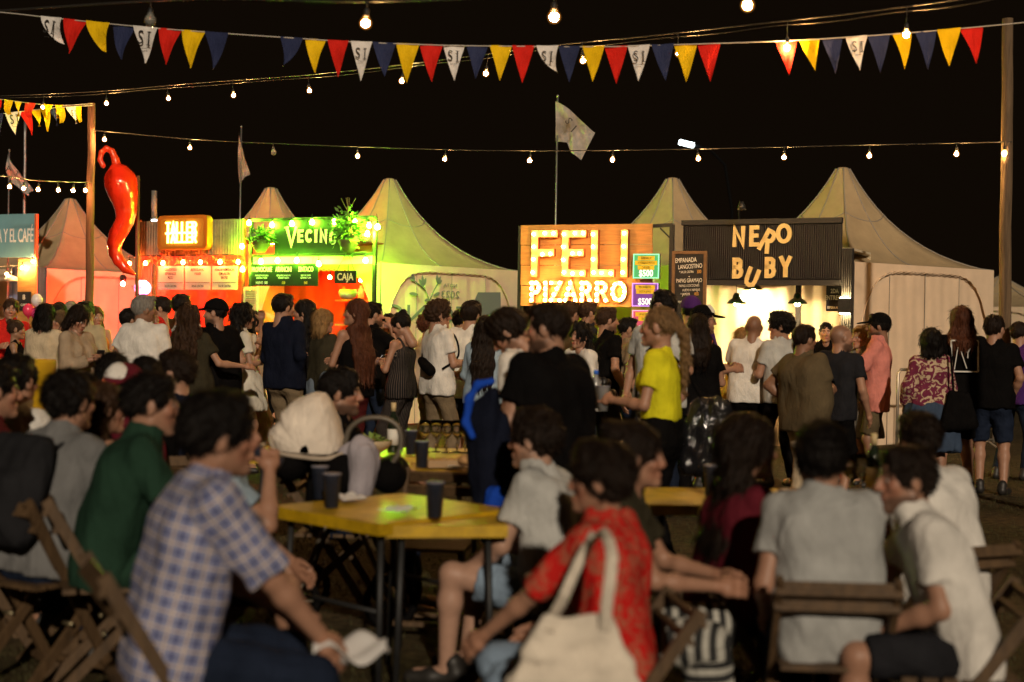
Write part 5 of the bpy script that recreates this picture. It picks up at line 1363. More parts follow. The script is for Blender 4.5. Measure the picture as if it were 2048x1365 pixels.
b = MB(); b.box(((xa + xb) / 2, .65, 2.66), (xb - xa, 1.15, .03)); b.build('ceiling', CREAMW, st)
x, z = hx(1562, 600); b = MB(); b.box((x, .9, 1.3), (.07, .05, 2.6)); b.build('post', MBLK, st)
b = MB(); b.box(((xa + xb) / 2, -.02, 1.08), (xb - xa, .42, .05)); b.build('counter_top', WOODC, st)
sl = MB(); sl.box((0, 0, .5), (.055, .03, 1.0)); sle = sl.mesh('slat')
for i in range(34): obj('slat', sle, WOODC, st, (xa + .05 + i * (xb - xa - .1) / 33, -.12, .03))
ENAM = mat('green enamel', (.012, .045, .018), .25, coat=.6); WB = bulb_mesh(.036); WB.materials.append(glow('pendant bulb', (1, .70, .34), 2100))
for k, (px, py, yy) in enumerate(((1473, 608, .45), (1595, 608, .45), (1506, 580, .95))):
    x, z = F.hit(px, py, yy); o = thing('pendant_lamp', ('green enamel pendant lamp over the counter below the gold letters', 'green enamel pendant lamp over the counter beside the black post', 'green enamel pendant lamp half hidden behind the black sign')[k], 'lamp', F.M @ Vector((x, yy, z)), -F.yaw)
    b = MB(); b.lathe([(.140, 0), (.132, .015), (.105, .05), (.06, .075), (.05, .12), (.032, .15), (.0, .155)], 20); b.lathe([(.135, .002), (.100, .047), (.055, .07), (.0, .075)], 20); b.build('lamp_shade', ENAM, o)
    obj('bulb', WB, None, o, (0, 0, .005)); b = MB(); b.tube([(0, 0, .15), (0, 0, max(.2, 2.64 - z))], .006, 6); b.build('cord', CABLE, o)
o, w_, h_ = board('hanging_sign', 'black sign with white lettering about a second course inside the ribbed stall', F, (1640, 570, 1680, 622), mat('black card', (.015, .015, .018), .6), .35, cat='sign', hang=(.2, .4))
for t, zf, sz in (('2DA', .78, .08), ('ENTREGA', .52, .085), ('ESPERA AQUI', .14, .045)): text('line', t, sz, CHALK, o, -.02, h_ * zf, -.012, extrude=.001, xs=.7, offset=.002)
# poster shelf below it and the wall lamp on the ribbed column
x, z = hx(1693, 612); wl = thing('wall_lamp', 'black box lamp shining up and down the ribbed column', 'lamp', F.M @ Vector((x, -.09, z)), -F.yaw)
b = MB(); b.box((0, 0, 0), (.16, .11, .20)); b.build('housing', BLACKP, wl)
for sg_ in (-1, 1):
    b = MB(); b.box((0, .0, sg_ * .102), (.12, .08, .003)); b.build('lamp_glass', glow('wall lamp glass', (1, .70, .3), 420), wl)
sp = thing('sign_lamp', 'black gooseneck lamp above the gold letters', 'lamp', F.M @ Vector((hx(1480, 444)[0], -.06, hx(1480, 444)[1] + .035)), -F.yaw)
b = MB(); b.tube([(0, .02, 0), (0, .0, .16), (.05, -.12, .22), (.14, -.32, .17)], .012, 8); b.build('arm', BLACKP, sp)
b = MB(); b.lathe([(.02, .05), (.045, .0), (.06, -.06)], 12, (.15, -.36, .15)); b.build('lamp_shade', BLACKP, sp); b = MB(); b.lathe([(.0, -.055), (.04, -.05), (.04, -.045), (0, -.04)], 12, (.15, -.36, .15)); b.build('lamp_glass', glow('sign lamp glass', (1, .75, .4), 1300), sp)
# ---- snake plant in front of the column
def snake_plant():
    x, z = hx(1672, 690); o = thing('snake_plant', 'tall pointed snake plant before the ribbed column', 'plant', F.M @ Vector((x, -.45, 0)), -F.yaw)
    b = MB(); b.lathe([(.12, 0), (.15, .3), (.17, 1.02), (.15, 1.02)], 14); b.build('pot', BLACKP, o); rs = random.Random(4)
    LF = mat('snake leaf', (.10, .15, .04), .5, noise=(14, .6), stretch=(1, 1, 3))
    for i in range(11):
        a = rs.uniform(0, 6.28); r_ = rs.uniform(.0, .09); lean = rs.uniform(.05, .30); hgt = rs.uniform(.28, .72); d = Vector((math.cos(a), math.sin(a), 0)); s_ = Vector((-d.y, d.x, 0)); m = MB()
        m.sheet(lambda u, v: d * (r_ + lean * hgt * v * v) + s_ * ((u - .5) * .075 * (math.sin(math.pi * min(1, .35 + .65 * v)) if v < .999 else .02)) + Vector((0, 0, .98 + hgt * v)) + d * (.02 * abs(u - .5)), 2, 8); m.build('leaf', LF, o)
snake_plant()
# ---- blue cafe stall
F = Front(77, 24.2, 26); hx = F.hit
st = F.root('food_stall', 'cafe stall with a pale blue name board and plywood corner', 'food stall')
sg = panel('sign_panel', F.rect(-130, 431, 77, 516), mat('pale blue board', (.16, .34, .40), .6, noise=(3, .1)), st, -.05, .04)
x, z = hx(2, 474); text('line', 'A Y EL CAFÉ', .33, mat('white sign paint', (.75, .74, .7), .6), st, hx(73, 474)[0], z, -.072, extrude=.002, xs=.46, offset=.003, align='RIGHT')
panel('edge_trim', F.rect(75, 429, 79, 518), mat('orange edge', (.5, .13, .05), .6), st, -.052, .05)
panel('plywood_corner', F.rect(38, 519, 75, 660), PLY, st, -.02, .03)
b = MB(); b.sheet(lambda u, v: (-1.9 + .95 * u, 1.2 + .04 * math.sin(u * 30), 2.5 * v), 40, 4); b.build('back_wall', mat('blue tarp', (.10, .14, .30), .6, bump=(5, .5)), st)
b = MB(); b.box((-.95, .3, .52), (1.9, .5, 1.04)); b.build('counter', WOODC, st)
cp = [F.M @ Vector((hx(px, py)[0], -.1, hx(px, py)[1])) for px, py in ((-40, 536), (5, 534), (40, 532), (76, 516))]
string_light('warm bulbs under the pale blue cafe board', cp, [F.M @ Vector((hx(px, py)[0], -.12, hx(px, py)[1] + .1)) for px, py in ((2, 545), (24, 547), (54, 535), (76, 522))], drop=.0)
x, z = hx(30, 563); o = thing('pendant_lamp', 'small pale pendant lamp under the cafe board', 'lamp', F.M @ Vector((x, -.08, z)), -F.yaw)
b = MB(); b.lathe([(.12, 0), (.10, .06), (.03, .10)], 14); b.build('lamp_shade', mat('pale shade', (.5, .45, .35), .6), o); b = MB(); b.tube([(0, 0, .1), (0, 0, .3)], .005, 5); b.build('cord', CABLE, o)
o, w_, h_ = board('chalk_board', 'small black board on the plywood corner of the cafe', F, (40, 584, 66, 622), mat('black card', (.015, .015, .018), .6), -.05, cat='chalkboard')
text('line', '8', .12, CHALK, o, 0, h_ * .7, -.012, extrude=.001); text('line', 'CAFE', .06, CHALK, o, 0, h_ * .3, -.012, extrude=.001)
# balloons
for px, py, c, nm in ((74, 601, (.75, .68, .66), 'white'), (57, 621, (.75, .05, .12), 'red pink'), (74, 628, (.72, .06, .22), 'deep pink')):
    q_ = P(px, py, 18.0); b = MB(); b.lathe([(.0, -.12)] + [(.072 * math.cos(a) * (1 + .0), .085 * math.sin(a)) for a in (-1.3, -1, -.6, -.2, .2, .6, 1, 1.35)] + [(0, .085)], 16); b.tube([(0, 0, -.11), (.02, 0, -.4), (.01, .02, -1.0)], .002, 4)
    tag(b.build('balloon', mat('balloon ' + nm, c, .25, spec=.6), None, q_), nm + ' balloon in the small bunch near the cafe', 'balloon', 'bunch of balloons')
# ---- far street lamp
Yl = 60; q_ = P(1373, 288, Yl); sl_ = thing('street_lamp', 'distant street lamp with a cold white head behind the stalls', 'street lamp', (P(1462, 640, Yl).x, Yl, 0)); o0 = Vector(sl_.location)
b = MB(); b.tube([(0, 0, 0), P(1464, 420, Yl) - o0, P(1450, 330, Yl) - o0, P(1420, 300, Yl) - o0, P(1392, 292, Yl) - o0], .06, 8); b.build('pole', mat('dark lamp post', (.004, .004, .004), .8, spec=.05), sl_)
b = MB(); b.box(q_ - o0, (.62, .3, .16), (0, R(12), 0)); b.build('lamp_head', glow('street lamp glass', (.78, .92, .95), 14), sl_)
# ---- crowd barrier before the right tent
def barrier(label, pa, pb):
    a, b_ = Vector(pa), Vector(pb); d = b_ - a; o = thing('barrier', label, 'barrier', a, math.atan2(d.y, d.x)); ln = d.length; GAL = mat('barrier tube', (.45, .40, .33), .4, metal=.6)
    b = MB(); b.tube([(0, 0, .12), (0, 0, 1.05), (.05, 0, 1.1), (ln - .05, 0, 1.1), (ln, 0, 1.05), (ln, 0, .12)], .019, 8); b.build('frame', GAL, o)
    b = MB(); b.tube([(0, 0, .16), (ln, 0, .16)], .015, 8); b.build('rail', GAL, o)
    for i in range(1, 5):
        b = MB(); b.tube([(ln * i / 5, 0, .16), (ln * i / 5, 0, 1.09)], .009, 6); b.build('bar', GAL, o)
    for x in (.1, ln - .1):
        b = MB(); b.tube([(x, -.25, .012), (x, -.2, .03), (x, 0, .14), (x, .2, .03), (x, .25, .012)], .014, 6); b.build('foot', GAL, o)
q1 = P(1797, 700, 17.9); q2 = P(1990, 700, 19.0); barrier('grey tube crowd barrier before the rightmost tent', (q1.x, q1.y, 0), (q2.x, q2.y, 0))
# ------------------------------------------------------------------ clothes
def C_(n, c, *a, **k): return cloth('cloth ' + n, c, *a, **k)
WHITE = C_('white', (.66, .63, .58)); OFFW = C_('off white', (.58, .53, .44)); CREAMC = C_('cream', (.50, .40, .27)); BEIGE = C_('beige', (.33, .25, .17)); TAN = C_('tan', (.24, .17, .10))
BLACKC = C_('black', (.005, .0045, .0045)); NAVY = C_('navy', (.008, .010, .020)); CHAR = C_('charcoal', (.018, .018, .021)); GREYT = C_('grey marl', (.36, .365, .355)); LGREY = C_('light grey', (.44, .44, .42)); MGREY = C_('mid grey', (.16, .16, .16))
OLIVE = C_('olive', (.10, .075, .042)); DOLIVE = C_('dark olive', (.035, .03, .018)); KHAKI = C_('khaki', (.19, .14, .085)); GREENP = C_('bottle green', (.018, .044, .028)); DENIM = C_('denim', (.04, .06, .10)); LDENIM = C_('light denim', (.20, .27, .36)); DDENIM = C_('dark denim', (.014, .02, .038))
REDC = C_('red', (.50, .02, .015)); REDP = C_('red paisley', (.52, .018, .015), 'floral', (.40, .10, .06), scale=26); PINK_REDLIT = C_('red light tinted pink', (.62, .22, .18)); PURP = C_('purple', (.06, .02, .12)); YELLOW = C_('acid yellow', (.66, .62, .02)); BURG = C_('burgundy', (.10, .012, .02)); MUST = C_('mustard', (.36, .22, .04)); MAROON = C_('maroon', (.07, .012, .012)); NEONY = C_('neon piped beige', (.40, .33, .20))
PLAID = C_('blue plaid', (.05, .06, .18), 'plaid', (.30, .32, .46), (.62, .52, .46), scale=13); STRIPE = C_('dark stripe', (.035, .035, .035), 'stripes', (.46, .45, .40), scale=6.5); PIN = C_('pinstripe', (.016, .014, .014), 'pin', (.14, .11, .09), scale=16)
FLOR = C_('purple floral', (.15, .025, .055), 'floral', (.50, .38, .25), scale=17); FLORD = C_('dark floral', (.015, .013, .014), 'print', (.40, .10, .04), scale=11); SHIM = C_('shimmer grey', (.14, .13, .12)); SKF = C_('dark leaf skirt', (.02, .022, .016), 'print', (.12, .14, .07), scale=14)
BLUEJ = C_('royal blue', (.012, .06, .42)); PALEB = C_('pale blue', (.28, .36, .43)); LEATH = mat('black leather', (.012, .011, .011), .35, bump=(20, .4), spec=.5); SEQ = C_('black sequins', (.012, .012, .014), 'sequin', scale=90)
mat('shoe white', (.6, .58, .55), .6); mat('shoe brown', (.09, .045, .02), .6); mat('shoe black', (.02, .018, .016), .5)
LN = dict
# ------------------------------------------------------------------ the standing crowd before the stalls
G1 = 'people standing before the stalls'
def cr(label, px, y, s, face, **k):
    k.setdefault('group', G1); return person(label, px, y, s, face, **k)
cr('person in a red shirt standing under the cafe bulbs', 22, 598, 158, -160, top=('tee', REDC), low=('long', DDENIM), hair=('wavy', 'brown'))
w1 = cr('person in a black sleeveless top and leafy skirt by the cafe', 34, 640, 172, -75, sex='f', top=('tank', BLACKC), low=('skirt', SKF, .75, .05), hair=('bun', 'brown'), armL='hold', armR='hold', skin='olive')
cr('person in a red lit shirt beside the grey haired head near the balloons', 119, 604, 158, 20, top=('tee', MAROON), low=('long', DDENIM))
cr('grey haired person behind the cream blouse near the balloons', 143, 603, 156, 10, top=('tee', OLIVE), low=('long', DDENIM), hair=('short', 'grey'))
cr('person in a loose cream blouse with dark hair seen from behind', 92, 608, 188, -12, sex='f', top=('blouse', CREAMC, -.06), low=('long', TAN), hair=('bob', 'black'), armR='around', armL='hold')
cr('fair haired person partly hidden between the cream blouse and beige cardigan', 118, 622, 168, 140, sex='f', top=('tee', OLIVE), low=('long', KHAKI), hair=('long', 'dblond'))
cr('person in a pale jacket with neon piping behind the beige cardigan', 172, 603, 178, -25, top=('long', NEONY), low=('long', TAN), hair=('short', 'black', .01))
cr('person with loose brown hair coloured as if lit orange beside the red tent', 192, 614, 162, -140, sex='f', top=('tank', C_('orange', (.5, .15, .04))), low=('slim', REDC), hair=('long', 'auburn'), armL='hold')  # orange light is put into the hair and top colours
w4 = cr('person in a beige cardigan looking down at a phone', 158, 611, 206, -120, sex='f', fat=1.15, top=('blouse', BEIGE, -.22), low=('long', TAN), hair=('bob', 'dark'), armL='phone', armR='phone', pitch=28, handL='grip', handR='grip')
cr('person in a white tee raising a hand behind the grey haired man', 262, 617, 188, -60, top=('tee', WHITE), low=('long', KHAKI), hair=('short', 'black'), armR='up', skin='tan')
cr('person in a red tee facing left behind the grey haired man', 320, 592, 186, 100, top=('tee', REDC), low=('long', DDENIM), hair=('short', 'dark'))
cr('dark haired person behind the wavy haired person by the red stall', 364, 588, 180, -25, top=('tee', LGREY), low=('long', DDENIM), hair=('short', 'black', .006), beard=.4)
w9 = cr('grey haired person in a loose white tee seen from behind', 290, 590, 212, -18, fat=1.12, top=('tee', WHITE, -.05), low=('long', DDENIM), hair=('short', 'grey'), yaw=-40, skin='tan')
cr('person with long wavy light brown hair and an olive top seen from behind', 378, 612, 208, -5, sex='f', fat=1.1, top=('tee', DOLIVE, -.1), low=('long', KHAKI), hair=('curlylong', 'brown', 0, .30), armR='around')
cr('person in a black cap and black tee looking left', 430, 600, 203, 40, fat=1.35, yaw=45, top=('tee', BLACKC, -.06), low=('shorts', BLACKC), hair=('crop', 'black'), beard=.8, cap=(BLACKC, 1))
cr('person with thick dark curls in a white mini dress', 486, 609, 192, -70, sex='f', top=('tee', OFFW), low=('skirt', OFFW, .30, .10), hair=('curlylong', 'black', 0, .16), armL='up', armR='hold')
cr('person with long dark hair and beige wide trousers beside the white dress', 506, 621, 182, -55, sex='f', top=('tank', BEIGE), low=('wide', BEIGE), hair=('long', 'black'))
cr('person in a short white top and black trousers at the green stall counter', 533, 646, 152, 15, sex='f', top=('tee', WHITE, .3), low=('slim', BLACKC), hair=('long', 'dark', 0, .2), shoes='shoe white')
cr('tall person in a navy shirt and khaki trousers seen from behind', 568, 587, 197, -28, top=('long', NAVY), low=('long', KHAKI), hair=('short', 'black', .004), yaw=-18, armR='pocket', armL='hold')
cr('person in a black dress with long dark hair facing the navy shirt', 608, 600, 190, 60, sex='f', top=('long', BLACKC), low=('skirt', BLACKC, .6, .03), hair=('long', 'black', 0, .36), armL='hold', yaw=30)
cr('fair haired person in an olive tee and blue grey skirt', 648, 619, 192, -50, sex='f', top=('tee', DOLIVE), low=('skirt', C_('blue grey', (.14, .17, .21)), .55, .05), hair=('bob', 'blond'), armL='hold', armR='hold')
w20 = cr('person with very long auburn hair, black top and maroon trousers', 712, 598, 210, 55, sex='f', top=('tank', BLACKC), low=('wide', MAROON), hair=('long', 'auburn', 0, .42), armL='phone', armR='hold', yaw=30, pitch=-6)
cr('bearded person in a black tee behind the auburn haired person', 747, 604, 184, -60, top=('tee', BLACKC), low=('long', DDENIM), hair=('short', 'black'), beard=.9, armR='mouth')
cr('dark haired person covering their mouth with one hand', 777, 629, 178, 150, sex='f', top=('tee', BLACKC), low=('shorts', DDENIM, .45), hair=('long', 'black', 0, .2), armL='mouth', handL='grip')
w23 = cr('person with a small bun in a pinstriped jumpsuit reading a phone', 802, 626, 196, 70, sex='f', top=('tank', PIN), low=('wide', PIN), hair=('bun', 'black'), armL='phone', armR='phone', pitch=26, handL='grip', handR='grip')
cr('curly haired person before the plant print of the tent', 858, 630, 170, -60, sex='f', top=('tee', OFFW), low=('long', KHAKI), hair=('curly', 'auburn', .01))
w25 = cr('curly topped person in a white tee with a black sling bag', 879, 603, 200, -55, top=('tee', WHITE), low=('long', KHAKI), hair=('curly', 'brown', .006), armR='hold', yaw=-20)
cr('person in a grey tee between the sling bag and the white polo', 924, 619, 180, -45, top=('tee', CHAR), low=('long', BLACKC), hair=('short', 'black'))
cr('person in an untucked white polo seen from behind', 944, 603, 194, -20, top=('polo', WHITE, -.06), low=('shorts', CHAR), hair=('wavy', 'dark'), yaw=-20)
cr('person with long dark hair down a pale denim shirt', 972, 632, 204, -15, sex='f', top=('long', PALEB), low=('long', BLACKC), hair=('long', 'dark', 0, .40))
# around the marquee letter stall
cr('brown haired person below the marquee letters beside the one in glasses', 1143, 603, 166, -50, top=('tee', OLIVE), low=('long', DDENIM), hair=('short', 'brown', .006), beard=.4)
cr('bearded person in glasses below the marquee letters', 1178, 604, 166, -70, top=('tee', CHAR), low=('long', DDENIM), hair=('short', 'brown'), beard=.6, glasses=True)
w5 = cr('person with black curls and earrings in a white blouse', 1160, 647, 212, 135, sex='f', top=('blouse', WHITE), low=('long', BLACKC), hair=('curlylong', 'black', 0, .18), armR='hold', armL='hold')
cr('smiling bearded person in a black tee before the lit menu boxes', 1215, 614, 202, -70, top=('tee', BLACKC), low=('long', CHAR), hair=('short', 'brown', .004), beard=.8, armR='hang')
cr('short haired person in a tan shirt beside the pink lit box', 1258, 634, 200, -85, top=('tee', TAN), low=('long', DDENIM), hair=('crop', 'black'), beard=.6)
cr('tall dark haired person in glasses and a grey tee behind the yellow top', 1326, 583, 238, 150, top=('tee', LGREY), low=('long', DDENIM), hair=('wavy', 'black', .004), glasses=True, beard=.7, armR='hang')
cr('person in a purple cap beside the chalkboard', 1383, 595, 190, -20, top=('tee', PURP), low=('long', BLACKC), cap=(PURP, 1, PURP), hair=('crop', 'black'))
cr('long haired person in a black top behind the yellow top', 1396, 628, 235, -10, sex='f', top=('tee', BLACKC), low=('long', BLACKC), hair=('long', 'dark', 0, .15))
cr('person in a trucker cap and dark floral shirt', 1408, 613, 205, -80, fat=1.15, top=('tee', FLORD, -.05), low=('long', CHAR), cap=(BLACKC, 1, WHITE), hair=('crop', 'dark'), beard=.6, glasses=True, armR='hold', armL='hold')
# at the black ribbed stall
cr('fair haired person in a mustard skirt lit by the pendant lamps', 1486, 657, 172, -150, sex='f', top=('tee', MUST), low=('skirt', MUST, .6, .06), hair=('bob', 'blond'), armR='hold')
cr('server with tied hair behind the counter of the ribbed stall', 1600, 659, 150, 160, sex='f', top=('tee', MUST), low=('long', BLACKC), hair=('bob', 'auburn'))
cr('server in a black tee behind the counter near the snake plant', 1652, 645, 158, 170, top=('tee', BLACKC), low=('long', BLACKC), hair=('short', 'black'))
cr('bald person in a white tee and black trousers seen from behind', 1508, 629, 197, -15, fat=1.05, top=('tee', WHITE), low=('long', BLACKC), hair=('bald', 'black', .35), skin='tan', shw=1.05)
w2r = cr('curly haired person in a grey tee with one backpack strap', 1560, 627, 200, 30, top=('tee', LGREY), low=('long', BLACKC), hair=('curly', 'black', .004), yaw=50, armL='hold')
w5r = cr('stout person in an olive tee and cream trousers holding a wine glass', 1610, 650, 240, -60, fat=1.4, top=('tee', OLIVE, -.05), low=('long', CREAMC), hair=('short', 'dark'), armR='hold', handR='grip', skin='tan')
cr('shaven headed person in a dark tee beside the olive tee', 1684, 648, 228, -45, top=('tee', CHAR), low=('shorts', BLACKC), hair=('buzz', 'dark', .75), beard=.8, yaw=-30, armR='hang')
cr('person with long blond hair in a shimmering grey dress', 1722, 651, 194, 120, sex='f', top=('long', SHIM), low=('skirt', SHIM, .45, .05), hair=('long', 'blond'), armL='hold')
w8r = cr('person in a black cap, coral shirt and olive shorts holding food', 1757, 627, 198, 75, top=('half', PINK_REDLIT, -.08), low=('shorts', OLIVE), hair=('short', 'black', .006), beard=.9, cap=(BLACKC, 1), armL='out', armR='hold', skin='tan', handL='grip')  # shirt colour stands in for red spill light on the back
w9r = cr('person in a purple floral blouse with a large black shoulder bag', 1862, 660, 208, -5, sex='f', fat=1.1, top=('blouse', FLOR, .12), low=('skirt', DENIM, .5, .04), hair=('bob', 'black', .012), armR='low')
w10 = cr('long haired person in a black tee with a white back print', 1922, 614, 204, 0, fat=1.1, top=('tee', BLACKC, -.05), low=('shorts', BLACKC), hair=('long', 'auburn', .006, .10))
cr('person in a black tee and dark denim shorts before the right tent', 1990, 631, 205, -22, fat=1.08, top=('tee', BLACKC), low=('shorts', DDENIM), hair=('short', 'dark', .006), yaw=-28)
cr('person in a shirt coloured as if purple lit past the right wooden pole', 2040, 644, 186, -50, top=('long', PURP), low=('long', DDENIM), hair=('short', 'dark'))  # purple light is painted into the shirt colour
# ------------------------------------------------------------------ nearer standing people
MV = .012
m1 = person('curly haired person in a white tee bending over the blue jacket', 1018, 622, 352, 66, top=('tee', WHITE), low=('long', DDENIM), hair=('wavy', 'dark', .008), lean=14, pitch=38, beard=.5, armL='low', armR='low', vox=MV, yaw=12, shw=.98)
m2 = person('broad person in a black tee holding a blue jacket', 1095, 605, 410, 48, lean=7, fat=1.3, top=('tee', BLACKC, -.04), low=('long', DDENIM), hair=('short', 'dark'), yaw=22, beard=.8, armL='hold', armR='low', vox=MV, skin='light', handL='grip', shw=1.08)
m3 = person('person with a ponytail in an acid yellow tee holding a cup', 1318, 611, 338, 68, sex='f', top=('tee', YELLOW, .30), low=('long', BLACKC), hair=('pony', 'mblond'), armL='hold', armR='hip', vox=MV, handL='grip', pitch=-2)

# ------------------------------------------------------------------ furniture
WOOD = mat('chair wood', (.095, .055, .025), .6, noise=(5, .45), bump=(20, .3), stretch=(6, 6, 1)); BRASS = mat('chair bolt', (.3, .25, .15), .4, metal=.8)
def make_chair():
    o = thing('folding_chair', 'x', 'chair')
    for sg_ in (-1, 1):
        b = MB(); b.bar((sg_ * .195, .24, .0), (sg_ * .195, -.25, .80), .022, .042, (0, 1, 0)); b.build('back_leg', WOOD, o)
        b = MB(); b.bar((sg_ * .168, -.28, .0), (sg_ * .168, .19, .445), .022, .040, (0, 1, 0)); b.build('front_leg', WOOD, o)
        b = MB(); b.tube([(sg_ * .155, -.028, .30), (sg_ * .212, -.028, .30)], .009, 8); b.build('bolt', BRASS, o)
    for i in range(6):
        b = MB(); b.box((0, -.16 + i * .068, .455), (.36, .052, .018)); b.build('seat_slat', WOOD, o)
    for z, y in ((.70, -.205), (.765, -.245)):
        b = MB(); b.box((0, y, z), (.42, .018, .055), (R(-30), 0, 0)); b.build('back_slat', WOOD, o)
    for y, z in ((.185, .09), (-.23, .05)):
        b = MB(); b.box((0, y, z), (.38 if y > 0 else .33, .03, .022)); b.build('stretcher', WOOD, o)
    return o
CHAIR0 = make_chair(); used = [False]
def chair(label, x, y, face, zs=1.0):
    o = CHAIR0 if not used[0] else copy_tree(CHAIR0); used[0] = True
    o.location = (x, y, 0); o.rotation_euler = (0, 0, R(face)); o.scale = (1, 1, zs); o['label'] = label; o['group'] = 'wooden folding chairs'; return o
YTOP = mat('yellow table top', (.50, .31, .008), .42, noise=(9, .40), bump=(40, .08), spec=.5)
def table(label, x, y, face, w_, d_, z=.74):
    o = thing('folding_table', label, 'table', (x, y, 0), R(face), 'yellow folding tables')
    b = MB(); b.box((0, 0, z - .02), (w_, d_, .035)); b.build('table_top', YTOP, o)
    for s1, s2, sx_, sy_ in ((0, -1, w_ + .006, .012), (0, 1, w_ + .006, .012), (-1, 0, .012, d_ - .022), (1, 0, .012, d_ - .022)):
        b = MB(); b.box((s1 * (w_ / 2 - .003), s2 * (d_ / 2 - .003), z - .028), (sx_, sy_, .048)); b.build('edge_skirt', YTOP, o)
    for sx_ in (-1, 1):
        for sy_ in (-1, 1):
            b = MB(); b.tube([(sx_ * (w_ / 2 - .07), sy_ * (d_ / 2 - .07), z - .05), (sx_ * (w_ / 2 - .05), sy_ * (d_ / 2 - .05), .01)], .014, 8); b.build('leg', BLACKP, o)
        b = MB(); b.tube([(sx_ * (w_ / 2 - .062), -(d_ / 2 - .062), .36), (sx_ * (w_ / 2 - .062), d_ / 2 - .062, .36)], .010, 8); b.build('brace', BLACKP, o)
    return o
table('yellow folding table with three dark cups', -.52, 6.30, 45.5, .78, .75)
table('yellow table butted against the one with the dark cups', -.30, 6.17, 8, .50, .66, .726)
table('long yellow table with glasses and a salad bowl behind the pram', -.93, 9.05, 3, 1.35, .70)
table('yellow table beside the person in the black tee holding a jacket', -.24, 8.15, 12, .80, .62)
table('yellow table between the burgundy top and the white tees', 1.18, 6.95, 4, 1.12, .72)
ct = thing('cocktail_table', 'tall round table under a tight yellow cover at the far left', 'table', (P(34, 720, 13.2).x, 13.2, 0))
b = MB(); b.lathe([(.27, .02), (.25, .45), (.26, .85), (.275, .93), (.345, .965), (.35, 1.15), (.345, 1.175), (0, 1.18)], 28); b.build('cover', mat('yellow stretch cover', (.58, .36, .012), .55, bump=(3, .2)), ct)
b = MB(); b.lathe([(.30, 0), (.30, .02), (.03, .03)], 20); b.build('foot', BLACKP, ct)

# ------------------------------------------------------------------ seated people
NV = .0095; G2 = 'people seated at the yellow tables'
def seated(label, px, y, s, face, clabel=None, cdx=0, cface=None, **k):
    k.setdefault('seat', .44); k.setdefault('vox', NV); k.setdefault('group', G2)
    wv = person(label, px, y, s, face, **k)
    if clabel:
        r_ = wv['root']; q = Matrix.Rotation(R(face), 3, 'Z') @ Vector((cdx, .03, 0)); chair(clabel, r_.location.x + q.x, r_.location.y + q.y, cface if cface is not None else face, wv['seat'] / .455)
    return wv
f5 = seated('dark haired seated person in a white shirt near the tall yellow table', 36, 712, 400, -25, 'folding chair of the white shirted person near the tall table', top=('tee', WHITE), low=('long', DDENIM), hair=('short', 'black', .006), lean=6, vox=MV)
seated('seated person in dark clothes at the left edge, leaning forward', -6, 728, 430, -60, 'folding chair of the dark clothed person at the left edge', top=('tee', MAROON), low=('long', DDENIM), hair=('short', 'black'), lean=12, vox=MV)
seated('seated person in glasses with dark hair facing the camera', 226, 708, 335, -160, 'folding chair under the person in glasses', sex='f', top=('tee', CHAR), low=('long', DDENIM), hair=('bob', 'black'), glasses=True, vox=MV, lean=6, skin='pale')
seated('seated person in a white fronted trucker cap with a dark red brim', 246, 733, 385, 150, 'folding chair under the trucker cap', top=('tee', BURG), low=('long', DDENIM), hair=('crop', 'black'), cap=(BURG, 1, WHITE), lean=12, vox=MV, glasses=True)
seated('seated person with short black hair seen from behind beside the glasses', 292, 714, 365, 25, 'folding chair under the black haired person', top=('tee', BLACKC), low=('long', DDENIM), hair=('short', 'black', .006), vox=MV)
seated('seated person in a dark navy tee looking left', 350, 703, 355, 80, 'folding chair under the navy tee', top=('tee', NAVY), low=('long', DDENIM), hair=('short', 'dark', .004), lean=8, vox=MV, armL='table', armR='table')
seated('seated person with long brown hair and a bare arm between two men', 208, 764, 440, -55, 'folding chair under the long brown hair', sex='f', top=('tank', BLACKC), low=('long', DDENIM), hair=('long', 'brown', 0, .25), armR='table', lean=8, vox=MV)
f4 = seated('seated person in a grey tee wearing a black backpack', 143, 742, 475, -32, 'folding chair behind the black backpack', top=('tee', MGREY), low=('long', DDENIM), hair=('wavy', 'black'), lean=16, armR='table', armL='table')
f3 = seated('seated person in a bottle green polo looking right', 305, 747, 490, -72, 'folding chair of the green polo', top=('polo', GREENP, -.04), low=('shorts', GREENP), hair=('short', 'black', .004), lean=20, armR='table', armL='lap', shw=1.08, fat=1.1)
f12 = seated('seated bearded person in a dark shirt behind the pram', 684, 738, 372, -92, 'folding chair behind the pram', top=('tee', BLACKC), low=('long', DDENIM), hair=('short', 'black', .01), beard=.85, vox=MV, lean=6, armR='table', armL='table')
f2 = seated('seated person in grey shorts drinking from a dark cup', 468, 806, 480, -84, 'folding chair of the drinking person', top=('tee', PALEB), low=('shorts', CHAR), hair=('short', 'black'), lean=18, armR='mouth', armL='lap', handR='grip', legs=LN(L=(-.12, .40, 0), R=(.16, .46, 0)), cdx=0)
f1 = seated('seated person in a blue plaid shirt with rolled sleeves', 440, 786, 655, -66, 'folding chair under the blue plaid shirt', top=('half', PLAID, -.05), low=('long', DDENIM), hair=('short', 'black', .010), lean=16, armR=((-.02, .36, -.47), (.7, -.5, -.3)), armL='lap', fat=1.05, shw=1.05, legs=LN(L=(-.12, .42, 0), R=(.20, .50, 0)))
f13 = seated('seated person in a light grey tee and denim shorts holding a phone', 1068, 822, 462, 68, 'folding chair under the denim shorts', top=('tee', LGREY, -.02), low=('shorts', LDENIM, .72), hair=('wavy', 'dark', .008), beard=.35, lean=8, armL='lap', armR='lap', handL='grip', slump=10, seat=.42, smin=.33, skin='pale', legs=LN(L=(-.16, .44, 0), R=(.14, .47, 0)))
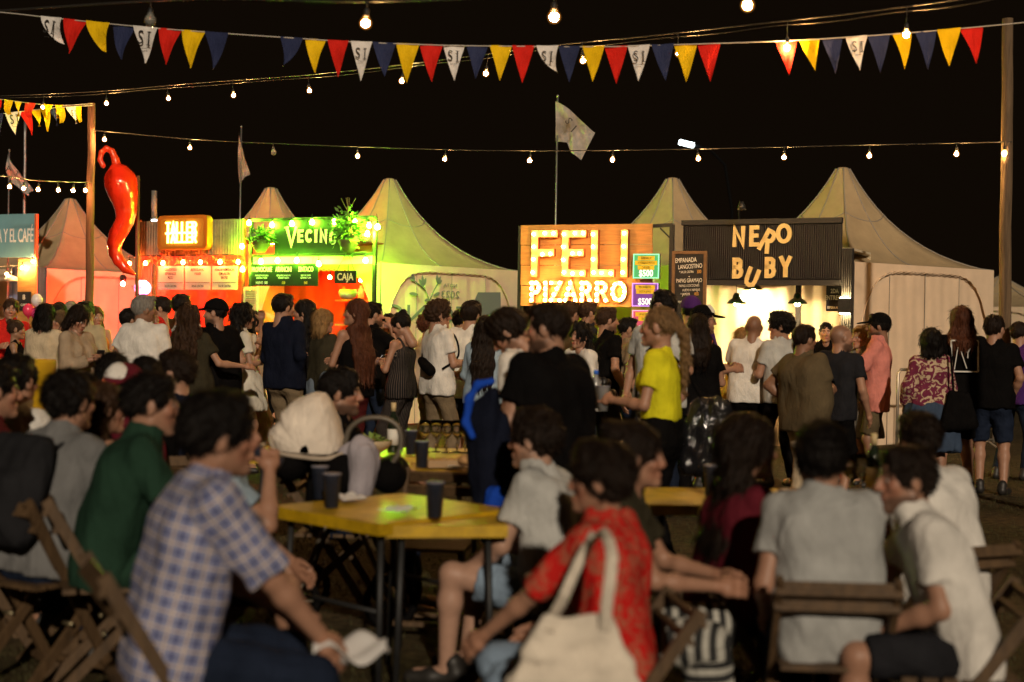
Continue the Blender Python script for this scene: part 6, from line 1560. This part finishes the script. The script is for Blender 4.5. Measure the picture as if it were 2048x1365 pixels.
f15 = seated('seated person with tied dark hair and striped trousers looking right behind the red shirt', 1272, 845, 560, -100, 'folding chair behind the red shirt', sex='f', top=('tee', DOLIVE), low=('wide', STRIPE), hair=('bun', 'dark', .006), armR='table', armL='table', lean=14, yaw=12, seat=.43, legs=LN(L=(-.12, .42, 0), R=(.14, .46, 0)))
f16 = seated('seated person with very long dark hair and a burgundy top', 1500, 835, 515, -72, 'folding chair under the burgundy top', sex='f', top=('tee', BURG), low=('long', BLACKC), hair=('long', 'dark', .010, .46), armR='lap', armL='table', lean=10, yaw=-12, seat=.43)
f14 = seated('seated person in a red patterned blouse with a cream tote bag', 1200, 886, 625, 98, 'folding chair under the red blouse', cface=98, twist=-38, sex='f', top=('half', REDP, -.02), low=('long', LDENIM), hair=('short', 'dark', .014), armL='knee', armR='lap', lean=8, yaw=-20, seat=.43, legs=LN(L=(-.06, .40, 0), R=(.20, .36, 0)), fat=1.05)
f19 = seated('seated person in a white tee hunched over the table edge', 1838, 824, 455, 24, 'folding chair under the hunched white tee', top=('tee', WHITE, -.03), low=('long', DDENIM), hair=('short', 'dark', .006), lean=22, armL='table', armR='table', seat=.43, fat=1.12)
f17 = seated('seated person in a grey tee with their back to the camera', 1642, 848, 565, -4, 'folding chair under the grey tee, its back slats in full view', top=('tee', GREYT, -.02), low=('long', DENIM), hair=('short', 'black', .012), lean=8, slump=12, armL=((.03, .14, -.42), (.25, -.8, -.3)), armR=((-.05, .30, -.38), (.2, -.8, -.4)), seat=.44, smin=.41, fat=1.0, shw=.98)
f18 = seated('seated bearded person in a loose white tee leaning left', 1812, 892, 575, 84, 'folding chair under the loose white tee', top=('tee', WHITE, -.05), low=('shorts', CHAR), hair=('short', 'dark', .004), beard=.8, lean=24, armL=((-.08, .16, -.38), (.4, -.8, -.5)), armR='lap', yaw=12, seat=.43, fat=1.02, shw=.98)
chair('empty folding chair behind the table with the dark cups', P(872, 980, 7.1).x, 7.1, 172)
# ------------------------------------------------------------------ things on the tables and in hands
CUPM = mat('dark blue tumbler', (.020, .026, .045), .45, noise=(12, .4)); CUPI = mat('tumbler print', (.16, .16, .20), .6)
def cup(label, loc, rot=(0, 0, 0), m=None):
    o = thing('cup', label, 'cup', loc); o.rotation_euler = rot
    b = MB(); b.lathe([(.030, 0), (.0395, .145), (.041, .147), (.0375, .147), (.028, .006)], 20); b.build('cup_body', m or CUPM, o)
    b = MB(); b.lathe([(.0415, .143), (.0425, .147), (.0405, .150)], 20); b.build('rim', CUPI, o)
    return o
for px, py, n in ((639, 998, 'dark blue tumbler at the back of the cup table'), (663, 1016, 'dark blue tumbler next to another on the cup table'), (869, 1036, 'dark blue tumbler alone near the corner of the cup table')):
    d = ray(px, py); t = (.742 - CAM_Z) / d.z; cup(n, (d.x * t, d.y * t, .744))
q = f2['gripR']; cup('dark blue tumbler tipped to the mouth of the drinking person', q + Vector((.05, 0, -.03)), (0, R(-65), 0))
q = m3['gripL']; cup('clear plastic cup in the hand of the person in yellow', q + Vector((-.01, -.02, -.06)), m=mat('clear plastic', (.55, .55, .55), .15, trans=.6))
o = thing('water_bottle', 'small water bottle with a blue cap held by the person in yellow', 'bottle', q + Vector((-.05, .05, -.05))); b = MB(); b.lathe([(.03, 0), (.032, .12), (.028, .16), (.013, .19), (.013, .205)], 14); b.build('bottle_body', mat('clear plastic', (.55, .55, .55), .15, trans=.6), o); b = MB(); b.lathe([(.015, .205), (.015, .23), (0, .231)], 12); b.build('cap', mat('blue cap', (.02, .12, .6), .4), o)
GLASS = mat('clear glass', (.9, .9, .9), .03, trans=1.0, spec=.5)
def wine_glass(label, loc, fill=None, group=None):
    o = thing('wine_glass', label, 'wine glass', loc, 0, group)
    b = MB(); b.lathe([(.034, 0), (.032, .004), (.005, .01), (.004, .085), (.02, .10), (.038, .13), (.041, .16), (.034, .205), (.033, .205), (.040, .16), (.036, .132), (.018, .104), (.0, .10)], 18); b.build('glass_body', GLASS, o)
    if fill: b = MB(); b.lathe([(0, .105), (.018, .107), (.035, .133), (.0365, .145), (0, .145)], 16); b.build('wine', mat('red wine', (.08, .005, .01), .1, trans=.3), o)
    return o
def on_table(px, Y, z=.744): return Vector((P(px, 900, Y).x, Y, z))
for i, px in enumerate((850, 872, 893, 914, 930)): wine_glass('empty wine glass in the row on the long table behind the pram', on_table(px, 9.0 + .04 * (i % 2)), group='row of empty wine glasses')
wine_glass('wine glass with red wine by the dark bottle on the right table', on_table(1700, 6.95), True); wine_glass('empty wine glass beside the dark bottle on the right table', on_table(1722, 7.0))
wine_glass('small stemmed glass in the lap of the person in burgundy', f16['gripR'] + Vector((0, -.02, -.1)), True)
wine_glass('wine glass held by the stout person in the olive tee', w5r['gripR'] + Vector((0, 0, -.13)), True)
def bottle(label, loc, c, cap):
    o = thing('wine_bottle', label, 'bottle', loc); b = MB(); b.lathe([(.035, 0), (.037, .01), (.037, .19), (.028, .225), (.0145, .25), (.0135, .30)], 18); b.build('bottle_body', c, o)
    b = MB(); b.lathe([(.0155, .262), (.016, .315), (0, .316)], 14); b.build('capsule', cap, o); b = MB(); b.lathe([(.0376, .05), (.0376, .15)], 18); b.build('paper_label', mat('bottle label', (.62, .60, .55), .8), o)
DKGL = mat('dark bottle glass', (.012, .018, .010), .08, coat=.5); CAPC = mat('cream capsule', (.55, .42, .22), .5)
bottle('dark wine bottle with a pale label on the long table', on_table(786, 8.95), DKGL, CAPC); bottle('dark wine bottle with a cream capsule on the right table', on_table(1748, 6.9), DKGL, CAPC)
o = thing('salad_bowl', 'wooden bowl of green salad on the long table', 'bowl', on_table(742, 8.85)); b = MB(); b.lathe([(.05, 0), (.11, .04), (.135, .085), (.128, .085), (.1, .04)], 20); b.build('bowl', mat('pale wood bowl', (.42, .32, .2), .5), o); b = MB(); leafy(b, (0, 0, .08), (.10, .10, .03), 90, .05, random.Random(2)); b.build('salad', mat('salad leaf', (.16, .24, .04), .6), o)
o = thing('bread_roll', 'half eaten bread roll on a paper on the yellow table', 'bread', on_table(950, 8.05)); s_ = Skin(.01); s_.ball((0, 0, .045), (.10, .07, .04), .02); s_.ball((.04, 0, .07), (.04, .05, .03), .02); s_.fold(.004, .05, 3); s_.build('bread', mat('bread crust', (.42, .24, .10), .8, noise=(15, .4)), o); b = MB(); b.sheet(lambda u, v: (-.15 + .3 * u, -.1 + .2 * v, .004 + .015 * abs(math.sin(u * 5 + v * 3))), 10, 8); b.build('paper', mat('wrap paper', (.6, .57, .5), .8), o)
def slab(name, label, loc, size, rot, m, cat):
    b = MB(); b.box((0, 0, 0), size); o = b.build(name, m, None, loc, rot); return tag(o, label, cat)
def phone(label, loc, rot):
    o = thing('phone', label, 'phone', loc); o.rotation_euler = rot; b = MB(); b.box((0, 0, 0), (.072, .009, .148)); b.build('case', mat('phone case', (.015, .015, .017), .4), o); b = MB(); b.box((0, -.006, 0), (.066, .002, .138)); b.build('screen', glow('phone screen', (.55, .6, .75), .9), o)
phone('phone held by the person in light grey tee', f13['gripL'] + Vector((0, -.01, .03)), (R(-50), R(15), R(160))); phone('phone in the hands of the person in the beige cardigan', (w4['gripL'] + w4['gripR']) / 2 + Vector((0, .03, .03)), (R(-40), 0, R(-150))); phone('phone in the hands of the person in the pinstriped jumpsuit', (w23['gripL'] + w23['gripR']) / 2 + Vector((0, 0, .02)), (R(-40), 0, R(-100)))
o = thing('sandwich', 'burger in paper held by the person in the coral shirt', 'food', w8r['gripL'] + Vector((0, 0, .02))); s_ = Skin(.012); s_.ball((0, 0, .03), (.065, .065, .03), .01); s_.ball((0, 0, -.005), (.07, .07, .015), .01); s_.fold(.004, .05, 4); s_.build('bun', mat('bread crust', (.42, .24, .10), .8), o); b = MB(); b.lathe([(.03, -.06), (.07, -.01), (.075, .02)], 12); b.build('wrapper', mat('wrap paper', (.6, .57, .5), .8), o)
o = thing('paper_plate', 'crumpled white napkin in the hand of the plaid shirted person', 'napkin', f1['gripR'] + Vector((.03, 0, .02))); b = MB(); b.sheet(lambda u, v: (-.07 + .22 * u, -.08 + .16 * v, .03 * math.sin(u * 7 + v * 4) + .02 * math.sin(v * 9)), 14, 10); b.build('napkin', mat('napkin paper', (.62, .60, .58), .8), o)
PAPERW = mat('napkin paper', (.62, .60, .58), .8); TRAYB = mat('card tray', (.36, .24, .13), .85)
def napkin(label, loc, seed):
    b = MB(); b.sheet(lambda u, v: (-.07 + .15 * u, -.06 + .13 * v, .006 + .012 * abs(math.sin(u * 6 + seed)) + .015 * abs(math.sin(v * 5 + seed * 2)) * u), 12, 10); tag(b.build('napkin', PAPERW, None, loc, (0, 0, seed)), label, 'napkin')
def tray(label, loc, rz):
    o = thing('food_tray', label, 'food tray', loc, rz); b = MB(); b.box((0, 0, .004), (.20, .13, .006)); b.build('base', TRAYB, o)
    for dx, dy, sx_, sy_ in ((0, -.068, .21, .006), (0, .068, .21, .006), (-.102, 0, .006, .13), (.102, 0, .006, .13)): b = MB(); b.box((dx, dy, .022), (sx_, sy_, .04)); b.build('side', TRAYB, o)
    s_ = Skin(.01)
    for k in range(7): s_.ball((RND.uniform(-.07, .07), RND.uniform(-.04, .04), .03), (RND.uniform(.02, .035), .02, .018), .01)
    s_.build('food', mat('fried food', (.40, .22, .07), .7, noise=(20, .5)), o)
napkin('crumpled napkin near the single tumbler on the cup table', (-.47, 6.05, .744), 1.0); napkin('napkin left beside the pair of tumblers', (-.72, 6.45, .744), 2.3)
tray('card tray of food on the yellow table by the blue jacket', (-.38, 8.1, .744), .3); tray('card tray beside the wine glass on the right table', (1.42, 6.85, .744), .2)
napkin('napkin on the right table near the dark bottle', (1.3, 6.75, .744), .4); cup('dark tumbler on the yellow table by the blue jacket', (-.5, 8.05, .744)); cup('dark tumbler at the end of the row of empty wine glasses', (-.62, 8.88, .744)); cup('dark tumbler on the right table behind the grey tee', (.98, 6.9, .744))
# blue jacket hanging from the hands of the person in black
jr = m2['gripL']; o = thing('jacket', 'navy jacket with a royal blue lining hanging over an arm', 'jacket', (jr.x, jr.y, 0)); J0 = Vector((jr.x, jr.y, 0))
def jp(px, py, Y): return P(px, py, Y) - J0
Yj = 6.75
s_ = Skin(.014)
for a, b_, ra, rb in (((985, 790), (975, 850), .04, .10), ((975, 850), (985, 950), .09, .11), ((990, 900), (985, 1010), .10, .10), ((985, 1010), (1000, 1090), .085, .05)): s_.cone(jp(*a, Yj), jp(*b_, Yj), ra, rb, .05)
s_.fold(.012, .10, 11, (1, 1, .35)); s_.build('jacket_shell', NAVY, o)
s_ = Skin(.012); pts = ((985, 762), (955, 770), (938, 800), (932, 845), (945, 872))
for a, b_ in zip(pts[:-1], pts[1:]): s_.cone(jp(*a, Yj - .08), jp(*b_, Yj - .08), .017, .019, .03)
s_.fold(.003, .08, 12); s_.build('lining', BLUEJ, o)
s_ = Skin(.012)
for a, b_ in (((990, 990), (975, 1060)), ((975, 1060), (1005, 1110))): s_.cone(jp(*a, Yj - .12), jp(*b_, Yj - .12), .05, .035, .04)
s_.fold(.006, .08, 13); s_.build('sleeve', BLUEJ, o)
# cream tote bag of the person in red
o = thing('tote_bag', 'cream cotton tote bag hanging from the shoulder of the red blouse', 'bag', (P(1170, 1300, 3.95).x, 3.95, 0)); T0 = Vector(o.location); TOTE = C_('tote cotton', (.72, .64, .53))
Yt = 3.92
s_ = Skin(.010)
for i in range(9):
    t = i / 8; a = P(1092 - 62 * t, 1238 + 130 * t, Yt) - T0; b_ = P(1212 + 50 * t, 1238 + 130 * t, Yt + .03) - T0; s_.cone(a, b_, .014 + .012 * t, .014 + .012 * t, .02)
s_.fold(.006, .12, 21); s_.fold(.003, .05, 22); s_.build('bag_body', TOTE, o)
def strap(pts, wdt):
    m = MB(); q = dense([P(x, y, Y) - T0 for x, y, Y in pts], 6); n = len(q)
    vs = []; fs = []
    for i, p in enumerate(q):
        t = (q[min(i + 1, n - 1)] - q[max(0, i - 1)]).normalized(); s2 = t.cross(Vector((0, -1, .15))).normalized() * wdt
        vs += [p - s2 - Vector((0, .004, 0)), p + s2 - Vector((0, .004, 0)), p + s2 + Vector((0, .004, 0)), p - s2 + Vector((0, .004, 0))]
        if i: a = (i - 1) * 4; c = i * 4; fs += [(a + k, a + (k + 1) % 4, c + (k + 1) % 4, c + k) for k in range(4)]
    m.add(vs, fs, True); m.build('strap', TOTE, o)
strap(((1098, 1262, 3.90), (1106, 1235, 3.96), (1125, 1200, 4.12), (1160, 1120, 4.26), (1190, 1066, 4.20)), .016)
strap(((1208, 1262, 3.92), (1216, 1190, 3.90), (1224, 1120, 3.92), (1216, 1080, 4.0), (1200, 1060, 4.12)), .017)
# bags
def bagmesh(name, label, loc, prims, m, strap_pts=None, sm=None, fold=.004):
    o = thing(name, label, 'bag', loc); s_ = Skin(.012)
    for a, b_, ra, rb in prims: s_.cone(a, b_, ra, rb, .03)
    s_.fold(fold, .07, 31); s_.build('bag_body', m, o)
    if strap_pts:
        b = MB(); b.tube(dense([Vector(p) for p in strap_pts], 5), .011, 6); b.build('strap', sm or m, o)
    return o
q = f4; c0 = (q['chest'] + q['waist']) / 2 - q['fwd'] * .185 - q['updir'] * .02; rt_, ud, fw = q['right'], q['updir'], q['fwd']
bagmesh('backpack', 'black backpack on the back of the grey tee', c0, [(-rt_ * .10 + ud * (-.16 + .065 * i), rt_ * .10 + ud * (-.16 + .065 * i), .075 - .002 * i, .075 - .002 * i) for i in range(6)] + [(-rt_ * .07 + ud * (-.13 + .05 * i) - fw * .07, rt_ * .07 + ud * (-.13 + .05 * i) - fw * .07, .045, .045) for i in range(4)], C_('backpack nylon', (.018, .018, .02)),
        [ud * .18 + rt_ * .10 + fw * .05, ud * .25 + rt_ * .11 + fw * .17, ud * .16 + rt_ * .13 + fw * .30, -ud * .05 + rt_ * .17 + fw * .30, -ud * .14 + rt_ * .16 + fw * .1])
q = w2r; c0 = q['chest'] - q['fwd'] * .19 + q['right'] * .10; rt_, ud, fw = q['right'], q['updir'], q['fwd']
bagmesh('backpack', 'black backpack on one shoulder of the curly haired person', c0, [(-ud * .16, ud * .12, .08, .075), (-ud * .16 + rt_ * .08, ud * .12 + rt_ * .08, .08, .07)], BLACKC, [ud * .13 + rt_ * .04, ud * .22 + fw * .10 + rt_ * .06, ud * .12 + fw * .26 + rt_ * .08, -ud * .1 + fw * .24 + rt_ * .10])
q = w25; c0 = q['waist'] - q['fwd'] * .15 + q['right'] * .06; rt_, ud, fw = q['right'], q['updir'], q['fwd']
bagmesh('sling_bag', 'black sling bag across the white tee before the tent print', c0, [(-rt_ * .10 + ud * .05, rt_ * .10 - ud * .04, .05, .055)], BLACKC, [-rt_ * .12 + ud * .06, -rt_ * .17 + ud * .20 + fw * .05, -rt_ * .12 + ud * .34 + fw * .12, rt_ * .0 + ud * .34 + fw * .28, rt_ * .16 + ud * .12 + fw * .27, rt_ * .16 - ud * .02 + fw * .1])
q = w9r; c0 = q['pel'] + q['right'] * .20 - q['fwd'] * .16; rt_, ud, fw = q['right'], Vector((0, 0, 1)), q['fwd']
bagmesh('shoulder_bag', 'large black shoulder bag of the person in purple floral', c0, [(-rt_ * (.05 + .008 * i) + ud * (.12 - .05 * i), rt_ * (.09 + .010 * i) + ud * (.10 - .045 * i), .034 + .004 * i, .034 + .004 * i) for i in range(7)], BLACKC, [-rt_ * .03 + ud * .12, -rt_ * .05 + ud * .40 + fw * .02, -rt_ * .05 + ud * .56 + fw * .10, -rt_ * .02 + ud * .5 + fw * .28])
q = m3; c0 = q['pel'] + q['right'] * .13 - q['fwd'] * .26 + Vector((0, 0, .05)); rt_, ud, fw = q['right'], Vector((0, 0, 1)), q['fwd']
bagmesh('sequin_bag', 'shiny black sequinned bag hanging behind the person in yellow', c0, [(-fw * (.07 + .012 * min(i, 5)) + ud * (.13 - .05 * i), fw * (.06 + .008 * min(i, 5)) + ud * (.13 - .05 * i), .05 + .006 * min(i, 4), .05 + .006 * min(i, 4)) for i in range(8)], SEQ, [ud * .18 + fw * .05, ud * .36 + fw * .16 + rt_ * .02, ud * .49 + fw * .30 + rt_ * -.06, ud * .46 + fw * .36 - rt_ * .12], BLACKC, .008)
b = MB(); b.tube(dense([q['neck'] + q['right'] * .09 - Vector((0, 0, .02)), q['chest'] + q['right'] * .07 + q['fwd'] * .14, q['waist'] + q['right'] * .02 + q['fwd'] * .145, q['waist'] - q['right'] * .12 + q['fwd'] * .07 - Vector((0, 0, .08))], 6), .012, 6); ob = b.build('cross_strap', LEATH); tag(ob, 'thin black strap across the acid yellow tee', 'strap')
q = w5; c0 = q['waist'] + q['right'] * .06 - Vector((0, 0, .02)) + Vector((.16, -.10, 0))
bagmesh('leather_bag', 'slouchy black leather bag beside the white blouse', c0, [(Vector((-.08, 0, .08)), Vector((.10, 0, .03)), .06, .06), (Vector((-.06, 0, -.08)), Vector((.14, 0, -.08)), .08, .08)], LEATH, [Vector((-.06, 0, .1)), Vector((-.12, .05, .26)), Vector((-.14, .1, .34))], None, .01)
# white print on the back of the long haired person's tee
pr = MB(); hw, hh = .13, .15
pts = [(-hw, hh), (hw, hh), (hw, -hh), (-hw, -hh), (-hw, hh)]
for (a, c), (d, e) in zip(pts[:-1], pts[1:]): pr.bar((a, 0, c), (d, 0, e), .014, .014)
pr.bar((-.10, 0, -.13), (-.06, 0, .12), .008, .008); pr.bar((-.06, 0, .12), (.02, 0, -.12), .008, .008); pr.bar((.0, 0, .08), (.03, 0, .03), .01, .01); pr.bar((.03, 0, .03), (.06, 0, .09), .01, .01); pr.bar((.03, 0, .03), (.03, 0, -.02), .01, .01)
r_ = w10['root']; k_ = w10['k']; po = pr.build('print', mat('white back print', (.6, .57, .52), .8), r_, (0, -.150 * k_, 1.27 * k_), (R(-4), 0, 0))
# ------------------------------------------------------------------ pram
Yp = 7.35; o = thing('pram', 'pram with a cream hood and a grey blanket among the tables', 'pram', (P(640, 900, Yp).x, Yp, 0)); P0 = Vector(o.location)
def pp3(px, py, dy=0.0): return P(px, py, Yp + dy) - P0
HOODM = C_('pram hood', (.74, .65, .55))
prof = [(548, 902), (537, 868), (545, 852), (560, 842), (563, 824), (580, 806), (606, 794), (628, 785), (646, 787), (662, 806), (676, 842), (686, 884), (684, 908), (640, 914), (590, 908)]
cen = pp3(618, 900)
def hood_pt(u, v):
    n = len(prof); i = int(u * n) % n; t = u * n - int(u * n); q0 = pp3(*prof[i]); q1 = pp3(*prof[(i + 1) % n]); q = q0.lerp(q1, t)
    vv = 2 * v - 1; k_ = .12 + .88 * (1 - abs(vv) ** 3.2) ** .6; rip = .010 * math.sin(u * 37 + 3 * vv) * (1 - abs(vv)) + .006 * math.sin(u * 71 - 5 * vv)
    d_ = q - cen
    return cen + d_ * (k_ + rip * 1.2) + Vector((0, .05 + vv * .21, 0))
m_ = MB(); m_.sheet(hood_pt, 75, 22, closed=True); m_.build('hood', HOODM, o)
m_ = MB(); m_.tube(dense([pp3(540, 872, -.10), pp3(552, 903, -.14), pp3(600, 914, -.17), pp3(650, 918, -.17), pp3(686, 908, -.14)], 6), .012, 8); m_.build('hood_rim', C_('pram rim', (.40, .33, .26)), o)
s_ = Skin(.012); s_.cone(pp3(585, 925) + Vector((0, -.08, 0)), pp3(585, 925) + Vector((0, .2, 0)), .09, .09, .06); s_.cone(pp3(690, 945) + Vector((0, -.1, 0)), pp3(690, 945) + Vector((0, .2, 0)), .12, .12, .08); s_.cone(pp3(780, 950) + Vector((0, -.07, 0)), pp3(780, 950) + Vector((0, .18, 0)), .09, .09, .08); s_.build('carrycot', BLACKC, o)
s_ = Skin(.011); s_.cone(pp3(692, 905, -.1), pp3(735, 905, -.12), .05, .05, .05); s_.cone(pp3(720, 905, -.17), pp3(722, 965, -.19), .075, .06, .05); s_.cone(pp3(735, 930, -.17), pp3(720, 990, -.19), .06, .05, .05); s_.fold(.012, .09, 43, (1, 1, .4)); s_.build('blanket', C_('lilac grey blanket', (.34, .31, .34)), o)
ALU = mat('pram handle', (.12, .10, .075), .45, metal=.3)
b = MB(); b.tube(dense([pp3(690, 890, -.1), pp3(700, 858, -.1), (pp3(728, 838, -.1)), pp3(770, 838, -.1), pp3(798, 858, -.1), pp3(800, 900, -.1), pp3(775, 940, -.1)], 6), .014, 8); b.build('handle', ALU, o)
for sx_, sy_ in ((-1, -.15), (-1, .25), (1, -.15), (1, .25)):
    cx_ = pp3(600 if sx_ < 0 else 790, 900).x; b = MB(); rr_ = .12
    b.tube([(cx_ + rr_ * math.cos(a * math.pi / 10), sy_, rr_ + .02 + rr_ * math.sin(a * math.pi / 10)) for a in range(21)], .02, 8); wh = b.build('wheel', BLACKC, o)
    for k in range(6): b = MB(); b.tube([(cx_, sy_, rr_ + .02), (cx_ + rr_ * math.cos(k * math.pi / 3), sy_, rr_ + .02 + rr_ * math.sin(k * math.pi / 3))], .006, 5); b.build('spoke', ALU, wh)
    b = MB(); b.tube([(cx_, sy_ * .9, rr_ + .02), (cx_ * .0 + pp3(690, 940).x, sy_ * .7, .72)], .013, 8); b.build('strut', ALU, o)
# earrings, bracelets
b = MB(); wv = m3['wrR']; b.tube([m3['wrR'] + Vector((.034 * math.cos(a * .5236), .034 * math.sin(a * .5236), .004)) for a in range(13)], .008, 6); tag(b.build('wristband', mat('red wristband', (.75, .05, .02), .5)), 'red paper wristband on the wrist of the person in yellow', 'wristband')
